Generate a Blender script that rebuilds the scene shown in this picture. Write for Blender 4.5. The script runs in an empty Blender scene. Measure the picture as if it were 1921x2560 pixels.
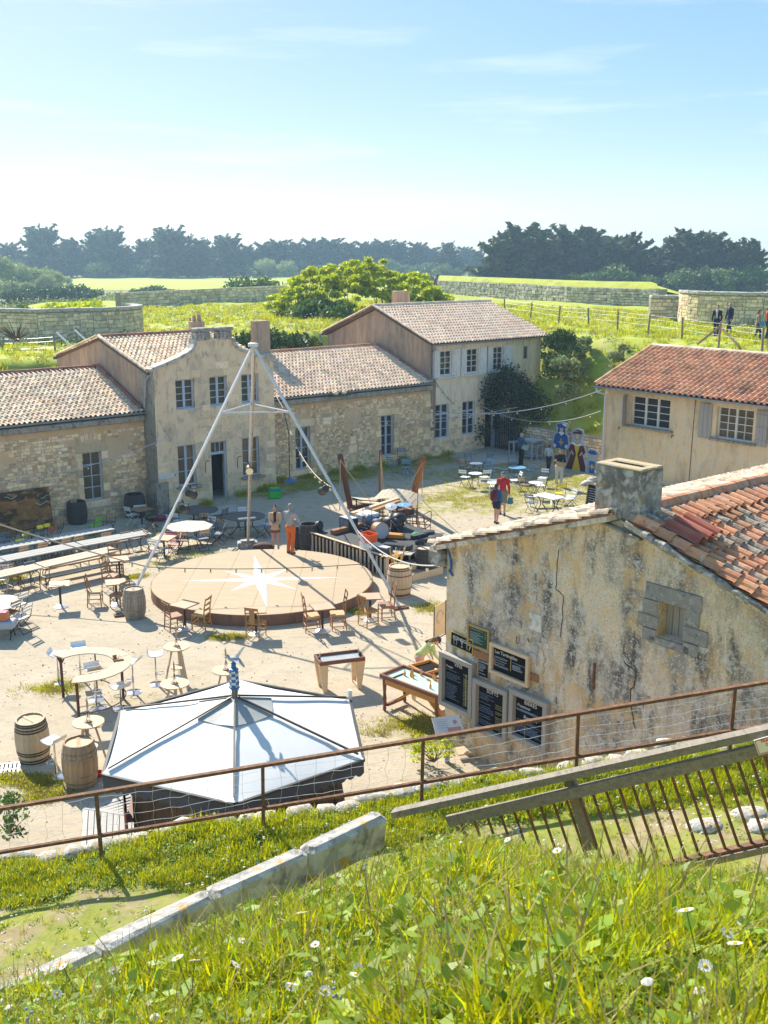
import bpy, math, random
import numpy as np
from mathutils import Vector, Matrix, Euler
cos, sin, PI_ = math.cos, math.sin, math.pi
rad = math.radians
R = random.Random(7)
run = R.uniform
Rot, Tra = Matrix.Rotation, Matrix.Translation
NR = np.random.default_rng(7)
scene = bpy.context.scene
col = scene.collection

# ---------------------------------------------------------------- camera, sky, sun, exposure
HC = 10.6                                   # eye height above the courtyard
TH = math.atan(646 / 2650)                  # the camera looks down by this angle
cam_d = bpy.data.cameras.new('camera')
cam = bpy.data.objects.new('camera', cam_d)
col.objects.link(cam)
cam.location = (0, 0, HC)
cam.rotation_euler = (PI_ / 2 - TH, 0, 0)
cam_d.sensor_fit = 'VERTICAL'
cam_d.sensor_height = 36
cam_d.lens = 36 * 2650 / 2560
cam_d.clip_end = 6000
cam_d.clip_start = 0.05
cam_d.dof.use_dof = True
cam_d.dof.focus_distance = 24
cam_d.dof.aperture_fstop = 16.0
scene.camera = cam

SUN_EL, SUN_AZ = rad(38), math.atan2(-0.53, 0.85)   # azimuth measured from +Y towards +X
sun_d = bpy.data.lights.new('sun', 'SUN')
sun = bpy.data.objects.new('sun', sun_d)
col.objects.link(sun)
sdir = Vector((sin(SUN_AZ) * cos(SUN_EL), cos(SUN_AZ) * cos(SUN_EL), sin(SUN_EL)))
sun.rotation_euler = sdir.to_track_quat('Z', 'Y').to_euler()
sun.location = sdir * 60
sun_d.energy = 2.6
sun_d.angle = rad(0.53)
sun_d.color = (1.0, 0.93, 0.80)

world = bpy.data.worlds.new('World')
scene.world = world
world.use_nodes = True
wn, wl = world.node_tree.nodes, world.node_tree.links
wn.clear()
w_out = wn.new('ShaderNodeOutputWorld')
w_bg = wn.new('ShaderNodeBackground')
w_sky = wn.new('ShaderNodeTexSky')
w_sky.sky_type = 'NISHITA'
w_sky.sun_disc = False
w_sky.sun_elevation = SUN_EL
w_sky.sun_rotation = SUN_AZ
w_sky.air_density = 0.7
w_sky.dust_density = 0.5
w_sky.ozone_density = 2.0
w_bg.inputs['Strength'].default_value = 0.088
# thin streaky cirrus over the sky
w_tc = wn.new('ShaderNodeTexCoord')
w_map = wn.new('ShaderNodeMapping')
w_map.inputs['Scale'].default_value = (1.6, 1.6, 17)
w_map.inputs['Rotation'].default_value = (rad(1.0), rad(-2.5), 0)
w_n = wn.new('ShaderNodeTexNoise')
w_n.inputs['Scale'].default_value = 1.9
w_n.inputs['Detail'].default_value = 7
w_n.inputs['Roughness'].default_value = 0.62
w_mr = wn.new('ShaderNodeMapRange')
w_mr.inputs['From Min'].default_value = 0.52
w_mr.inputs['From Max'].default_value = 0.82
w_mr.inputs['To Max'].default_value = 0.5
w_mix = wn.new('ShaderNodeMix')
w_mix.data_type = 'RGBA'
w_mix.inputs['B'].default_value = (4.3, 4.35, 4.4, 1)
wl.new(w_tc.outputs['Generated'], w_map.inputs['Vector'])
wl.new(w_map.outputs['Vector'], w_n.inputs['Vector'])
wl.new(w_n.outputs['Fac'], w_mr.inputs['Value'])
wl.new(w_mr.outputs['Result'], w_mix.inputs['Factor'])
w_g = wn.new('ShaderNodeGamma')            # a bright, evenly hazy spring sky
w_g.inputs['Gamma'].default_value = 0.35
w_sc = wn.new('ShaderNodeMix')
w_sc.data_type = 'RGBA'
w_sc.blend_type = 'MULTIPLY'
w_sc.inputs['Factor'].default_value = 1
w_sc.inputs['B'].default_value = (1.8, 1.8, 1.78, 1)
w_hs = wn.new('ShaderNodeHueSaturation')
w_hs.inputs['Saturation'].default_value = 2.4
wl.new(w_sky.outputs['Color'], w_g.inputs['Color'])
wl.new(w_g.outputs['Color'], w_sc.inputs['A'])
wl.new(w_sc.outputs['Result'], w_hs.inputs['Color'])
wl.new(w_hs.outputs['Color'], w_mix.inputs['A'])
wl.new(w_mix.outputs['Result'], w_bg.inputs['Color'])
wl.new(w_bg.outputs['Background'], w_out.inputs['Surface'])

scene.view_settings.view_transform = 'Standard'
scene.view_settings.look = 'None'
scene.view_settings.exposure = 1.8
scene.view_settings.gamma = 1.0
scene.view_settings.use_curve_mapping = False
scene.render.engine = 'CYCLES'
scene.cycles.use_denoising = True
scene.cycles.max_bounces = 8
scene.cycles.diffuse_bounces = 4
scene.cycles.transparent_max_bounces = 8
scene.cycles.volume_bounces = 0
scene.cycles.caustics_reflective = False
scene.cycles.caustics_refractive = False

# ---------------------------------------------------------------- surveying: metres on the ground
CT, STH = cos(TH), sin(TH)
def ray(px, py):
 x, v = (px - 960.5) / 2650, (py - 1280) / 2650
 return x, CT - v * STH, -STH - v * CT
def G(px, py, z=0.0):
 r = ray(px, py); t = (z - HC) / r[2]
 return Vector((r[0] * t, r[1] * t, z))
def GY(px, py, Y):
 r = ray(px, py); t = Y / r[1]
 return Vector((r[0] * t, Y, HC + r[2] * t))
BETA = rad(39.5)                            # direction of the long range of buildings
O = Vector((-5.0, 49.72, 0))
E1 = Vector((cos(BETA), sin(BETA), 0))
E2 = Vector((-sin(BETA), cos(BETA), 0))
def L(s, t, z=0.0):
 return O + E1 * s + E2 * t + Vector((0, 0, z))
def ST(p):
 d = Vector((p[0], p[1], 0)) - O
 return d.dot(E1), d.dot(E2)
def sstep(a, b, x):
 t = min(1, max(0, (x - a) / (b - a))); return t * t * (3 - 2 * t)
def hill(x, y, s=1.0):
 return (sin(x * 1.3 * s + 1.7) * cos(y * 1.1 * s - .6) + .5 * sin(x * 2.9 * s - y * 2.3 * s) + .25 * sin(x * 6.1 * s + y * 5.3 * s + 1)) / 1.75

# ---------------------------------------------------------------- mesh building
class MB:
 def __init__(self): self.v, self.f, self.r, self.cur, self.m, self.mi = [], [], [], 0.0, [], 0
 def add(self, vs, fs):
  n = len(self.v)
  self.v += [tuple(p) for p in vs]
  for f in fs:
   self.f.append(tuple(i + n for i in f)); self.r.append(self.cur); self.m.append(self.mi)
  return self
 def box(self, c, s, rz=0.0, M=None, bev=0.0):
  x, y, z = s[0] / 2, s[1] / 2, s[2] / 2
  if bev > 0:
   b = min(bev, x * .8, y * .8, z * .8); vs, fs = [], []
   for hz, ins in ((-z, b), (-z + b, 0), (z - b, 0), (z, b)):
    X, Y = x - ins, y - ins
    for px,py in ((-X + b,-Y),(X - b,-Y),(X,-Y + b),(X,Y - b),(X - b,Y),(-X + b,Y),(-X,Y - b),(-X,-Y + b)):
     vs.append(Vector((px, py, hz)))
   for i in range(3):
    for k in range(8): fs.append((i * 8 + k, i * 8 + (k + 1) % 8, i * 8 + 8 + (k + 1) % 8, i * 8 + 8 + k))
   fs += [tuple(range(8))[::-1], tuple(range(24, 32))]
  else:
   vs = [Vector((sx * x,sy * y,sz * z)) for sz in (-1,1) for sx,sy in ((-1,-1),(1,-1),(1,1),(-1,1))]
   fs = [(3, 2, 1, 0), (4, 5, 6, 7), (0, 1, 5, 4), (1, 2, 6, 5), (2, 3, 7, 6), (3, 0, 4, 7)]
  if M is None: M = Tra(Vector(c)) @ Rot(rz, 4, 'Z')
  return self.add([M @ p for p in vs], fs)
 def bar(self, a, b, w, h=None, roll=0.0):
  a, b = Vector(a), Vector(b); d = b - a; h = w if h is None else h
  y_ = d.normalized(); x_ = y_.cross(Vector((0, 0, 1)))
  x_ = x_.normalized() if x_.length > 1e-4 else Vector((1,0,0)); q = Matrix((x_,y_,x_.cross(y_))).transposed().to_4x4()
  M = Tra((a + b) / 2) @ q @ Rot(roll, 4, 'Y')
  return self.box(None, (w, d.length, h), M=M)
 def tube(self, pts, r, n=6, caps=True):
  pts = [Vector(p) for p in pts]; m = len(pts)
  rs = r if isinstance(r, (list, tuple)) else [r] * m
  vs, fs, up = [], [], None
  for i, p in enumerate(pts):
   d = (pts[min(i + 1, m - 1)] - pts[max(i - 1, 0)])
   d = d.normalized() if d.length > 1e-9 else Vector((0, 0, 1))
   if up is None: up = Vector((0, 0, 1)) if abs(d.z) < .9 else Vector((1, 0, 0))
   x = d.cross(up)
   if x.length < 1e-6: x = d.orthogonal()
   x.normalize(); y = x.cross(d).normalized(); up = y
   for k in range(n):
    a = 2 * PI_ * k / n
    vs.append(p + (x * cos(a) + y * sin(a)) * rs[i])
  for i in range(m - 1):
   for k in range(n):
    fs.append((i * n + k, i * n + (k + 1) % n, (i + 1) * n + (k + 1) % n, (i + 1) * n + k))
  if caps: fs += [tuple(range(n))[::-1], tuple((m - 1) * n + k for k in range(n))]
  return self.add(vs, fs)
 def lathe(self, prof, c=(0, 0, 0), n=16, M=None, caps=True):
  M = M or Tra(Vector(c)); vs, fs = [], []
  for r, z in prof:
   for k in range(n):
    a = 2 * PI_ * k / n
    vs.append(M @ Vector((r * cos(a), r * sin(a), z)))
  for i in range(len(prof) - 1):
   for k in range(n):
    fs.append((i * n + k, i * n + (k + 1) % n, (i + 1) * n + (k + 1) % n, (i + 1) * n + k))
  if caps: fs += [tuple(range(n))[::-1], tuple((len(prof) - 1) * n + k for k in range(n))]
  return self.add(vs, fs)
 def ell(self, c, r, n=10, m=6, M=None):
  r = (r, r, r) if isinstance(r, (int, float)) else r; vs, fs = [], []
  T = Tra(Vector(c)) @ (M or Matrix.Identity(4))
  for i in range(1, m):
   p = PI_ * i / m
   for k in range(n):
    a = 2 * PI_ * k / n
    vs.append(T @ Vector((r[0] * sin(p) * cos(a), r[1] * sin(p) * sin(a), -r[2] * cos(p))))
  b = len(vs); vs += [T @ Vector((0, 0, -r[2])), T @ Vector((0, 0, r[2]))]
  for i in range(m - 2):
   for k in range(n): fs.append((i * n + k, i * n + (k + 1) % n, (i + 1) * n + (k + 1) % n, (i + 1) * n + k))
  for k in range(n): fs += [(b, (k + 1) % n, k), (b + 1, (m - 2) * n + k, (m - 2) * n + (k + 1) % n)]
  return self.add(vs, fs)
 def prism(self, poly, z0, z1, M=None):
  n = len(poly); M = M or Matrix.Identity(4)
  vs = [M @ Vector((p[0], p[1], z0)) for p in poly] + [M @ Vector((p[0], p[1], z1)) for p in poly]
  fs = [tuple(range(n))[::-1],tuple(range(n,2 * n))] + [(k,(k + 1) % n,n + (k + 1) % n,n + k) for k in range(n)]
  return self.add(vs, fs)
 def mesh(self, name, mats, smooth=False):
  me = bpy.data.meshes.new(name)
  me.from_pydata(self.v, [], self.f)
  for m in (mats if isinstance(mats, (list, tuple)) else [mats]): me.materials.append(m)
  if any(self.r):
   a = me.attributes.new('rnd', 'FLOAT', 'FACE'); a.data.foreach_set('value', self.r)
  if any(self.m): me.polygons.foreach_set('material_index', self.m)
  if smooth: me.polygons.foreach_set('use_smooth', [True] * len(me.polygons))
  me.update()
  return me
 def build(self, name, mats, parent=None, smooth=False, **kw):
  return put(name, self.mesh(name, mats, smooth), parent, **kw)

def tag(o, label=None, cat=None, group=None, kind=None):
 if label: o['label'] = label
 if cat: o['category'] = cat
 if group: o['group'] = group
 if kind: o['kind'] = kind
 return o
def put(name,me,parent=None,loc=(0,0,0),rot=(0,0,0),scl=(1,1,1),label=None,cat=None,group=None,kind=None):
 o = bpy.data.objects.new(name, me); col.objects.link(o)
 o.location = loc; o.rotation_euler = rot; o.scale = scl
 if parent is not None: o.parent = parent
 return tag(o, label, cat, group, kind)
def thing(name, label, cat, loc=(0, 0, 0), rz=0.0, group=None):
 o = bpy.data.objects.new(name, None); col.objects.link(o)
 o.empty_display_size = .2
 o.location = loc; o.rotation_euler = (0, 0, rz)
 return tag(o, label, cat, group)
def copy_tree(root, loc=None, rz=None, label=None, group=None, mats=None):
 def cp(o, par):
  c = o.copy(); col.objects.link(c)
  if par is not None: c.parent = par
  if mats and o.data and o.name.split('.')[0] in mats:
   c.material_slots[0].link = 'OBJECT'; c.material_slots[0].material = mats[o.name.split('.')[0]]
  for ch in o.children: cp(ch, c)
  return c
 c = cp(root, None)
 if loc is not None: c.location = loc
 if rz is not None: c.rotation_euler = (0, 0, rz)
 if label: c['label'] = label
 if group: c['group'] = group
 return c
def heading(a, b):                          # rotation that turns local +X from a towards b
 d = Vector(b) - Vector(a); return math.atan2(d.y, d.x)
def sag(a, b, drop, n=14):
 a, b = Vector(a), Vector(b)
 return [a.lerp(b, i / n) - Vector((0, 0, 4 * drop * (i / n) * (1 - i / n))) for i in range(n + 1)]

# ---------------------------------------------------------------- materials
def mat(name,c,c2=None,c3=None,sc=4.0,rough=.8,bump=0.0,bsc=None,rnd=0.0,metal=0.0,trans=0.0,st=(1,1,1),spec=.35,layers=(),hue=0.0,tcol=None,dist=0.0,attr=None,wp=False):
 m = bpy.data.materials.new(name); m.use_nodes = True
 n, l = m.node_tree.nodes, m.node_tree.links
 b = n['Principled BSDF']; b.inputs['Roughness'].default_value = rough; b.inputs['Metallic'].default_value = metal
 b.inputs['Specular IOR Level'].default_value = spec
 tc = n.new('ShaderNodeTexCoord').outputs['Object'] if not wp else n.new('ShaderNodeNewGeometry').outputs['Position']   # wp: patches that run on over neighbouring pieces
 def noise(scale, stretch, detail=6, d=0.0, w=0.0):
  mp = n.new('ShaderNodeMapping'); mp.inputs['Scale'].default_value = stretch; mp.inputs['Location'].default_value = (w,w * .7,w * 1.3)
  l.new(tc, mp.inputs['Vector'])
  t = n.new('ShaderNodeTexNoise'); t.inputs['Scale'].default_value = scale; t.inputs['Detail'].default_value = detail
  t.inputs['Roughness'].default_value = .62; t.inputs['Distortion'].default_value = d
  l.new(mp.outputs['Vector'], t.inputs['Vector']); return t.outputs['Fac']
 def mixc(f, a, bcol):
  x = n.new('ShaderNodeMix'); x.data_type = 'RGBA'
  l.new(f, x.inputs['Factor'])
  for s, k in ((a, 'A'), (bcol, 'B')):
   if isinstance(s, (tuple, list)): x.inputs[k].default_value = (*s, 1)
   else: l.new(s, x.inputs[k])
  return x.outputs['Result']
 if c2 is None: c2 = tuple(q * .8 for q in c)
 r = n.new('ShaderNodeValToRGB'); e = r.color_ramp.elements
 e[0].position, e[1].position = .32, .68
 e[0].color, e[1].color = (*c, 1), (*c2, 1)
 if c3: x = e.new(.5); x.color = (*c3, 1)
 l.new(noise(sc, st, d=dist), r.inputs['Fac']); cur = r.outputs['Color']
 for i, ly in enumerate(layers):          # (colour, scale, stretch, lo, hi, amount)
  lc, ls, lst, lo, hi, am = ly
  mr = n.new('ShaderNodeMapRange'); mr.inputs['From Min'].default_value = lo - .06; mr.inputs['From Max'].default_value = hi - .05; mr.inputs['To Max'].default_value = am
  l.new(noise(ls, lst, 8, .3, 3.7 * i + 1.3), mr.inputs['Value'])
  cur = mixc(mr.outputs['Result'], cur, lc)
 if attr:                                 # (attribute, colour, noise scale): cover map carried by the mesh
  at = n.new('ShaderNodeAttribute'); at.attribute_name = attr[0]
  ad = n.new('ShaderNodeMath'); ad.operation = 'ADD'; l.new(at.outputs['Fac'],ad.inputs[0]); l.new(noise(attr[2],(1,1,1),8,0,9.1),ad.inputs[1])
  mr = n.new('ShaderNodeMapRange'); mr.inputs['From Min'].default_value = .95; mr.inputs['From Max'].default_value = 1.18; l.new(ad.outputs[0],mr.inputs['Value'])
  g = n.new('ShaderNodeValToRGB'); g.color_ramp.elements[0].position = .35; g.color_ramp.elements[1].position = .65
  g.color_ramp.elements[0].color = (*attr[1], 1); g.color_ramp.elements[1].color = (*attr[3], 1)
  l.new(noise(attr[2] * 2.3, (1, 1, 1), 6, 0, 4.4), g.inputs['Fac'])
  cur = mixc(mr.outputs['Result'], cur, g.outputs['Color'])
 if rnd or hue:
  oi = n.new('ShaderNodeObjectInfo'); at = n.new('ShaderNodeAttribute'); at.attribute_name = 'rnd'
  ad = n.new('ShaderNodeMath'); ad.operation = 'ADD'; l.new(oi.outputs['Random'],ad.inputs[0]); l.new(at.outputs['Fac'],ad.inputs[1])
  fr = n.new('ShaderNodeMath'); fr.operation = 'FRACT'; l.new(ad.outputs[0], fr.inputs[0])
  hs = n.new('ShaderNodeHueSaturation')
  v = n.new('ShaderNodeMapRange'); v.inputs['To Min'].default_value = 1 - rnd; v.inputs['To Max'].default_value = 1 + rnd; l.new(fr.outputs[0],v.inputs['Value'])
  m2 = n.new('ShaderNodeMath'); m2.operation = 'MULTIPLY'; m2.inputs[1].default_value = 7.31; l.new(fr.outputs[0],m2.inputs[0])
  f2 = n.new('ShaderNodeMath'); f2.operation = 'FRACT'; l.new(m2.outputs[0], f2.inputs[0])
  h = n.new('ShaderNodeMapRange'); h.inputs['To Min'].default_value = .5 - hue; h.inputs['To Max'].default_value = .5 + hue; l.new(f2.outputs[0],h.inputs['Value'])
  l.new(v.outputs['Result'],hs.inputs['Value']); l.new(h.outputs['Result'],hs.inputs['Hue']); l.new(cur,hs.inputs['Color']); cur = hs.outputs['Color']
 l.new(cur, b.inputs['Base Color'])
 if bump:
  bn = n.new('ShaderNodeBump'); bn.inputs['Strength'].default_value = min(1,bump); bn.inputs['Distance'].default_value = .03
  l.new(noise(bsc or sc * 4,st,8,0,2.2),bn.inputs['Height']); l.new(bn.outputs['Normal'],b.inputs['Normal'])
 if trans:
  tr = n.new('ShaderNodeBsdfTranslucent'); ms = n.new('ShaderNodeMixShader'); ms.inputs[0].default_value = trans
  if tcol:
   mm = n.new('ShaderNodeMix'); mm.data_type = 'RGBA'; mm.blend_type = 'MULTIPLY'; mm.inputs['Factor'].default_value = 1
   l.new(cur,mm.inputs['A']); mm.inputs['B'].default_value = (*tcol,1); l.new(mm.outputs['Result'],tr.inputs['Color'])
  else: l.new(cur, tr.inputs['Color'])
  l.new(b.outputs[0],ms.inputs[1]); l.new(tr.outputs[0],ms.inputs[2]); l.new(ms.outputs[0],n['Material Output'].inputs['Surface'])
 return m

GRY = (.10, .095, .085)
M = {}
M['sand'] = mat('sand', (.435, .362, .258), (.50, .42, .308), sc=.6, rough=.95, bump=.6, bsc=16,
    layers=(((.33,.275,.20),1.6,(1,2.2,1),.56,.72,.55),((.30,.25,.19),7,(1,1,1),.60,.75,.5),((.56,.49,.385),9,(1,1,1),.55,.75,.4),((.25,.22,.17),60,(1,1,1),.70,.78,.5)),
    attr=('grass', (.22, .24, .045), 2.2, (.36, .31, .10)))
M['paving'] = mat('paving', (.44, .41, .36), (.52, .49, .43), sc=2, bump=.2)
M['limestone'] = mat('limestone',(.76,.55,.31),(.90,.72,.47),c3=(.84,.63,.38),sc=1.6,rough=.9,bump=.5,bsc=20,rnd=.36,hue=.014,wp=True,
                     layers=(((.44,.34,.25),1.1,(1,1,.8),.58,.74,.55),((.30,.24,.19),9,(1,1,1),.61,.74,.55),((.86,.80,.68),6,(1,1,1),.58,.72,.5)))
M['mortar'] = mat('mortar', (.68, .48, .28), (.76, .56, .35), sc=1.2, rough=.95, bump=.5, bsc=16,
                  layers=(((.42,.32,.22),2.3,(1,1,.6),.58,.74,.5),((.70,.46,.19),1.1,(1,1,1),.58,.7,.6)))
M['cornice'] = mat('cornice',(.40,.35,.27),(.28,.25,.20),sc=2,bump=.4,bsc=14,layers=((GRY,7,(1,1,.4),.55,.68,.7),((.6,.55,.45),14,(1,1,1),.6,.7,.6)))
M['ashlar'] = mat('ashlar',(.84,.61,.36),(.90,.72,.47),sc=1.3,rough=.9,bump=.3,bsc=18,rnd=.17,hue=.007,wp=True,
                  layers=(((.46,.37,.28),1.2,(1,1,.7),.57,.74,.6),((.28,.24,.2),10,(1,1,1),.61,.73,.6),((.86,.78,.62),4,(1,1,1),.6,.72,.4)))
M['render_tan'] = mat('render_tan', (.82, .61, .39), (.88, .69, .46), sc=1.3, rough=.95, bump=.3, bsc=18,
                      layers=(((.38,.32,.26),1.0,(1,1,.6),.55,.71,.7),((.16,.14,.125),4,(1,1,.45),.59,.73,.6),((.80,.70,.54),4,(1,1,1),.58,.72,.5)))
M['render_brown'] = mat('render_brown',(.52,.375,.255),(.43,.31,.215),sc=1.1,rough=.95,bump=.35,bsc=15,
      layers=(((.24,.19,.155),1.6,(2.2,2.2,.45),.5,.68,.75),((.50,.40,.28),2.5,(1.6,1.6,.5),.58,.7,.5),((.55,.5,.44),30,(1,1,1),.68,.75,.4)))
M['render_cream'] = mat('render_cream', (.90, .78, .58), (.88, .73, .52), sc=.9, rough=.95, bump=.15, bsc=20,
      layers=(((.58,.47,.36),2.2,(1.8,1.8,.35),.53,.70,.6),((.40,.34,.28),5,(2,2,.3),.60,.74,.5),((.86,.82,.74),3,(1.5,1.5,.4),.58,.68,.5)))
M['render_gold'] = mat('render_gold', (.82, .59, .34), (.88, .68, .43), sc=.8, rough=.95, bump=.3, bsc=22,
                       layers=(((.54,.39,.23),1.5,(1.3,1.3,.5),.52,.68,.65),((.76,.68,.54),2.6,(1.4,1.4,.6),.58,.70,.6),((.24,.19,.14),18,(1,1,1),.64,.72,.5)))
M['render_old'] = mat('render_old',(.78,.59,.37),(.70,.53,.34),c3=(.82,.65,.44),sc=1.1,rough=.95,bump=.6,bsc=13,dist=.4,
                      layers=(((.30,.27,.24),.9,(1.3,1.3,.55),.51,.66,.85),((.085,.08,.076),1.8,(1.5,1.5,.38),.555,.69,.9),((.74,.69,.60),5.5,(1,1,1),.56,.66,.65),
                              ((.84,.80,.72),24,(1,1,1),.60,.68,.7),((.09,.085,.08),30,(1,1,1),.62,.70,.6),((.74,.48,.19),1.7,(1,1,1),.60,.72,.7)))
M['chimney_old'] = mat('chimney_old', (.36, .335, .30), (.26, .245, .225), sc=2.3, rough=.95, bump=.7, bsc=11,
                       layers=(((.10,.098,.095),3.3,(1,1,.6),.53,.66,.7),((.62,.60,.56),5,(1,1,1),.56,.66,.7),((.55,.36,.12),6,(1,1,1),.64,.72,.6)))
M['tile_pale'] = mat('tile_pale',(.80,.58,.39),(.88,.72,.52),sc=1.1,rough=.9,bump=.25,bsc=20,rnd=.20,hue=.012,wp=True,layers=(((.34,.26,.19),.9,(1,1,1),.56,.72,.6),((.20,.17,.13),7,(1,1,1),.60,.74,.6),((.86,.79,.66),5,(1,1,1),.58,.70,.5),((.60,.36,.22),1.7,(1,1,1),.60,.70,.5)))
M['tile_pink'] = mat('tile_pink',(.82,.60,.43),(.86,.69,.52),sc=1.0,rough=.9,bump=.2,bsc=20,rnd=.13,hue=.008,wp=True,layers=(((.52,.34,.24),1.2,(1,1,1),.58,.74,.5),((.30,.2,.14),8,(1,1,1),.62,.74,.5),((.86,.78,.64),4,(1,1,1),.6,.72,.4)))
M['tile_red'] = mat('tile_red',(.66,.32,.165),(.74,.43,.25),sc=1.2,rough=.85,bump=.25,bsc=20,rnd=.20,hue=.010,wp=True,layers=(((.22,.14,.10),1.3,(1,1,1),.57,.72,.65),((.16,.11,.08),6,(1,1,1),.6,.72,.6),((.62,.50,.36),3,(1,1,1),.6,.7,.5)))
M['tile_ridge'] = mat('tile_ridge',(.45,.17,.10),(.36,.13,.09),sc=3,rnd=.25,layers=(((.2,.13,.1),5,(1,1,1),.6,.7,.6),))
M['tile_old'] = mat('tile_old',(.50,.38,.27),(.40,.31,.23),sc=2,rough=.95,bump=.5,bsc=16,rnd=.24,hue=.008,wp=True,layers=(((.66,.60,.48),5,(1,1,1),.55,.67,.7),((.15,.13,.115),8,(1,1,1),.57,.68,.75),((.30,.25,.2),1.2,(1,1,1),.55,.7,.6)))
M['tile_new'] = mat('tile_new',(.70,.34,.18),(.63,.28,.14),sc=1.5,rough=.8,bump=.2,rnd=.16,hue=.006,wp=True,layers=(((.66,.54,.42),6,(1,1,1),.58,.7,.55),((.24,.15,.11),7,(1,1,1),.60,.72,.65)))
M['wood_ground'] = mat('roof_boards', (.16, .11, .075), (.11, .08, .06), sc=4)
M['zinc'] = mat('zinc',(.40,.43,.47),(.31,.34,.38),sc=4,rough=.45,metal=.5,layers=(((.2,.2,.2),5,(1,1,1),.58,.7,.5),))
M['paint_blue'] = mat('paint_bluegrey', (.50, .56, .66), (.46, .51, .60), sc=4, rough=.55)
M['paint_white'] = mat('paint_white', (.74, .74, .72), (.66, .65, .62), sc=4, rough=.55)
M['shutter_white'] = mat('shutter_white',(.84,.83,.80),(.66,.63,.57),sc=3,rough=.7,st=(3,3,.5),layers=(((.42,.38,.33),5,(3,3,.5),.6,.72,.5),))
M['shutter_grey'] = mat('shutter_grey',(.44,.40,.35),(.36,.33,.30),sc=4,rough=.8,st=(6,6,.5),bump=.3)
M['glass'] = mat('window_glass', (.025, .028, .032), (.045, .045, .042), sc=1.5, rough=.06, spec=.6)
M['glass_warm'] = mat('window_glass_warm', (.17, .125, .065), (.11, .085, .05), sc=.8, rough=.08, spec=.6)
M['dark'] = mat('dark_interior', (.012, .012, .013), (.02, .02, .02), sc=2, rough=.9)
M['black'] = mat('black_metal', (.025, .025, .027), (.04, .04, .042), sc=5, rough=.5)
M['steel'] = mat('galvanised_steel', (.66, .67, .68), (.56, .57, .58), sc=6, rough=.4, metal=.35)
M['chrome'] = mat('chrome', (.75, .75, .77), (.7, .7, .72), sc=6, rough=.12, metal=1)
M['rust'] = mat('rusty_iron',(.20,.095,.055),(.13,.07,.045),sc=7,rough=.85,bump=.3,layers=(((.33,.16,.07),12,(1,1,1),.56,.68,.7),((.07,.05,.04),9,(1,1,1),.6,.7,.5)))
M['wood_grey'] = mat('weathered_wood',(.33,.29,.23),(.23,.20,.165),sc=3,rough=.9,bump=.4,st=(9,1,9),layers=(((.12,.10,.085),4,(12,1,12),.58,.7,.5),))
M['wood_top_grey'] = mat('grey_table_boards',(.36,.35,.33),(.45,.43,.40),sc=5,rough=.85,st=(1,6,6),bump=.2)
M['wood_pale'] = mat('pale_wood', (.74, .57, .37), (.66, .49, .30), sc=3, rough=.75, st=(1, 7, 7), rnd=.06)
M['wood_lt'] = mat('bleached_wood', (.56, .46, .34), (.48, .39, .285), sc=3, rough=.8, st=(1, 8, 8))
M['ply'] = mat('plywood_deck',(.41,.305,.19),(.47,.365,.24),sc=1.2,rough=.8,st=(1,6,1),bump=.1,rnd=.05,layers=(((.44,.33,.22),2.2,(1,3,1),.56,.72,.5),((.58,.45,.31),8,(1,2,1),.6,.75,.3),((.30,.22,.14),14,(1,1.6,1),.63,.74,.4)))
M['disc_edge'] = mat('disc_edge',(.25,.14,.09),(.19,.11,.08),sc=4,layers=(((.1,.07,.05),5,(1,1,.3),.58,.7,.6),))
M['wood_chair'] = mat('varnished_chair_wood', (.36, .17, .07), (.28, .125, .05), sc=5, rough=.5, st=(4, 4, 1))
M['wood_chair2'] = mat('golden_chair_wood', (.46, .25, .085), (.38, .20, .07), sc=5, rough=.5, st=(4, 4, 1))
M['straw'] = mat('straw_seat', (.62, .46, .27), (.50, .35, .20), sc=18, rough=.85, bump=.4)
M['leather'] = mat('leather_seat', (.40, .22, .13), (.30, .16, .10), sc=8, rough=.5)
M['terracotta_top'] = mat('laminate_top', (.58, .35, .22), (.64, .42, .29), sc=2, rough=.45)
M['brown_top'] = mat('brown_top', (.34, .19, .11), (.28, .16, .10), sc=2, rough=.5)
M['tan_top'] = mat('tan_top', (.72, .48, .24), (.66, .43, .21), sc=3, rough=.55, st=(1, 6, 1))
M['barrel_wood'] = mat('barrel_oak',(.42,.28,.15),(.53,.37,.21),sc=2.5,rough=.8,st=(5,5,.6),bump=.2,rnd=.16,layers=(((.25,.17,.10),3,(4,4,.6),.56,.7,.6),))
M['barrel_pale'] = mat('barrel_pale_oak',(.56,.43,.28),(.62,.49,.33),sc=2.5,rough=.8,st=(5,5,.6),rnd=.1,layers=(((.36,.26,.16),3,(4,4,.6),.58,.72,.5),))
M['barrel_grey'] = mat('barrel_weathered',(.29,.24,.18),(.38,.32,.25),sc=2.5,rough=.9,st=(5,5,.7),bump=.3,rnd=.16,layers=(((.15,.12,.09),3,(3,3,.7),.54,.68,.7),((.5,.45,.38),5,(3,3,.5),.6,.7,.5)))
M['barrel_dark'] = mat('barrel_dark',(.045,.04,.042),(.07,.06,.055),sc=3,rough=.7,st=(5,5,.6),rnd=.2)
M['hoop'] = mat('iron_hoop', (.055, .05, .05), (.09, .075, .065), sc=6, rough=.5, metal=.4)
M['hoop_rust'] = mat('rusty_hoop', (.25, .09, .045), (.18, .075, .045), sc=6, rough=.8)
M['slate_top'] = mat('slate_tabletop', (.075, .078, .085), (.10, .10, .105), sc=3, rough=.5)
M['stone_top'] = mat('stone_tabletop',(.52,.49,.43),(.40,.37,.32),sc=4,rough=.8,layers=(((.65,.62,.56),6,(1,1,1),.56,.7,.5),))
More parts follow.
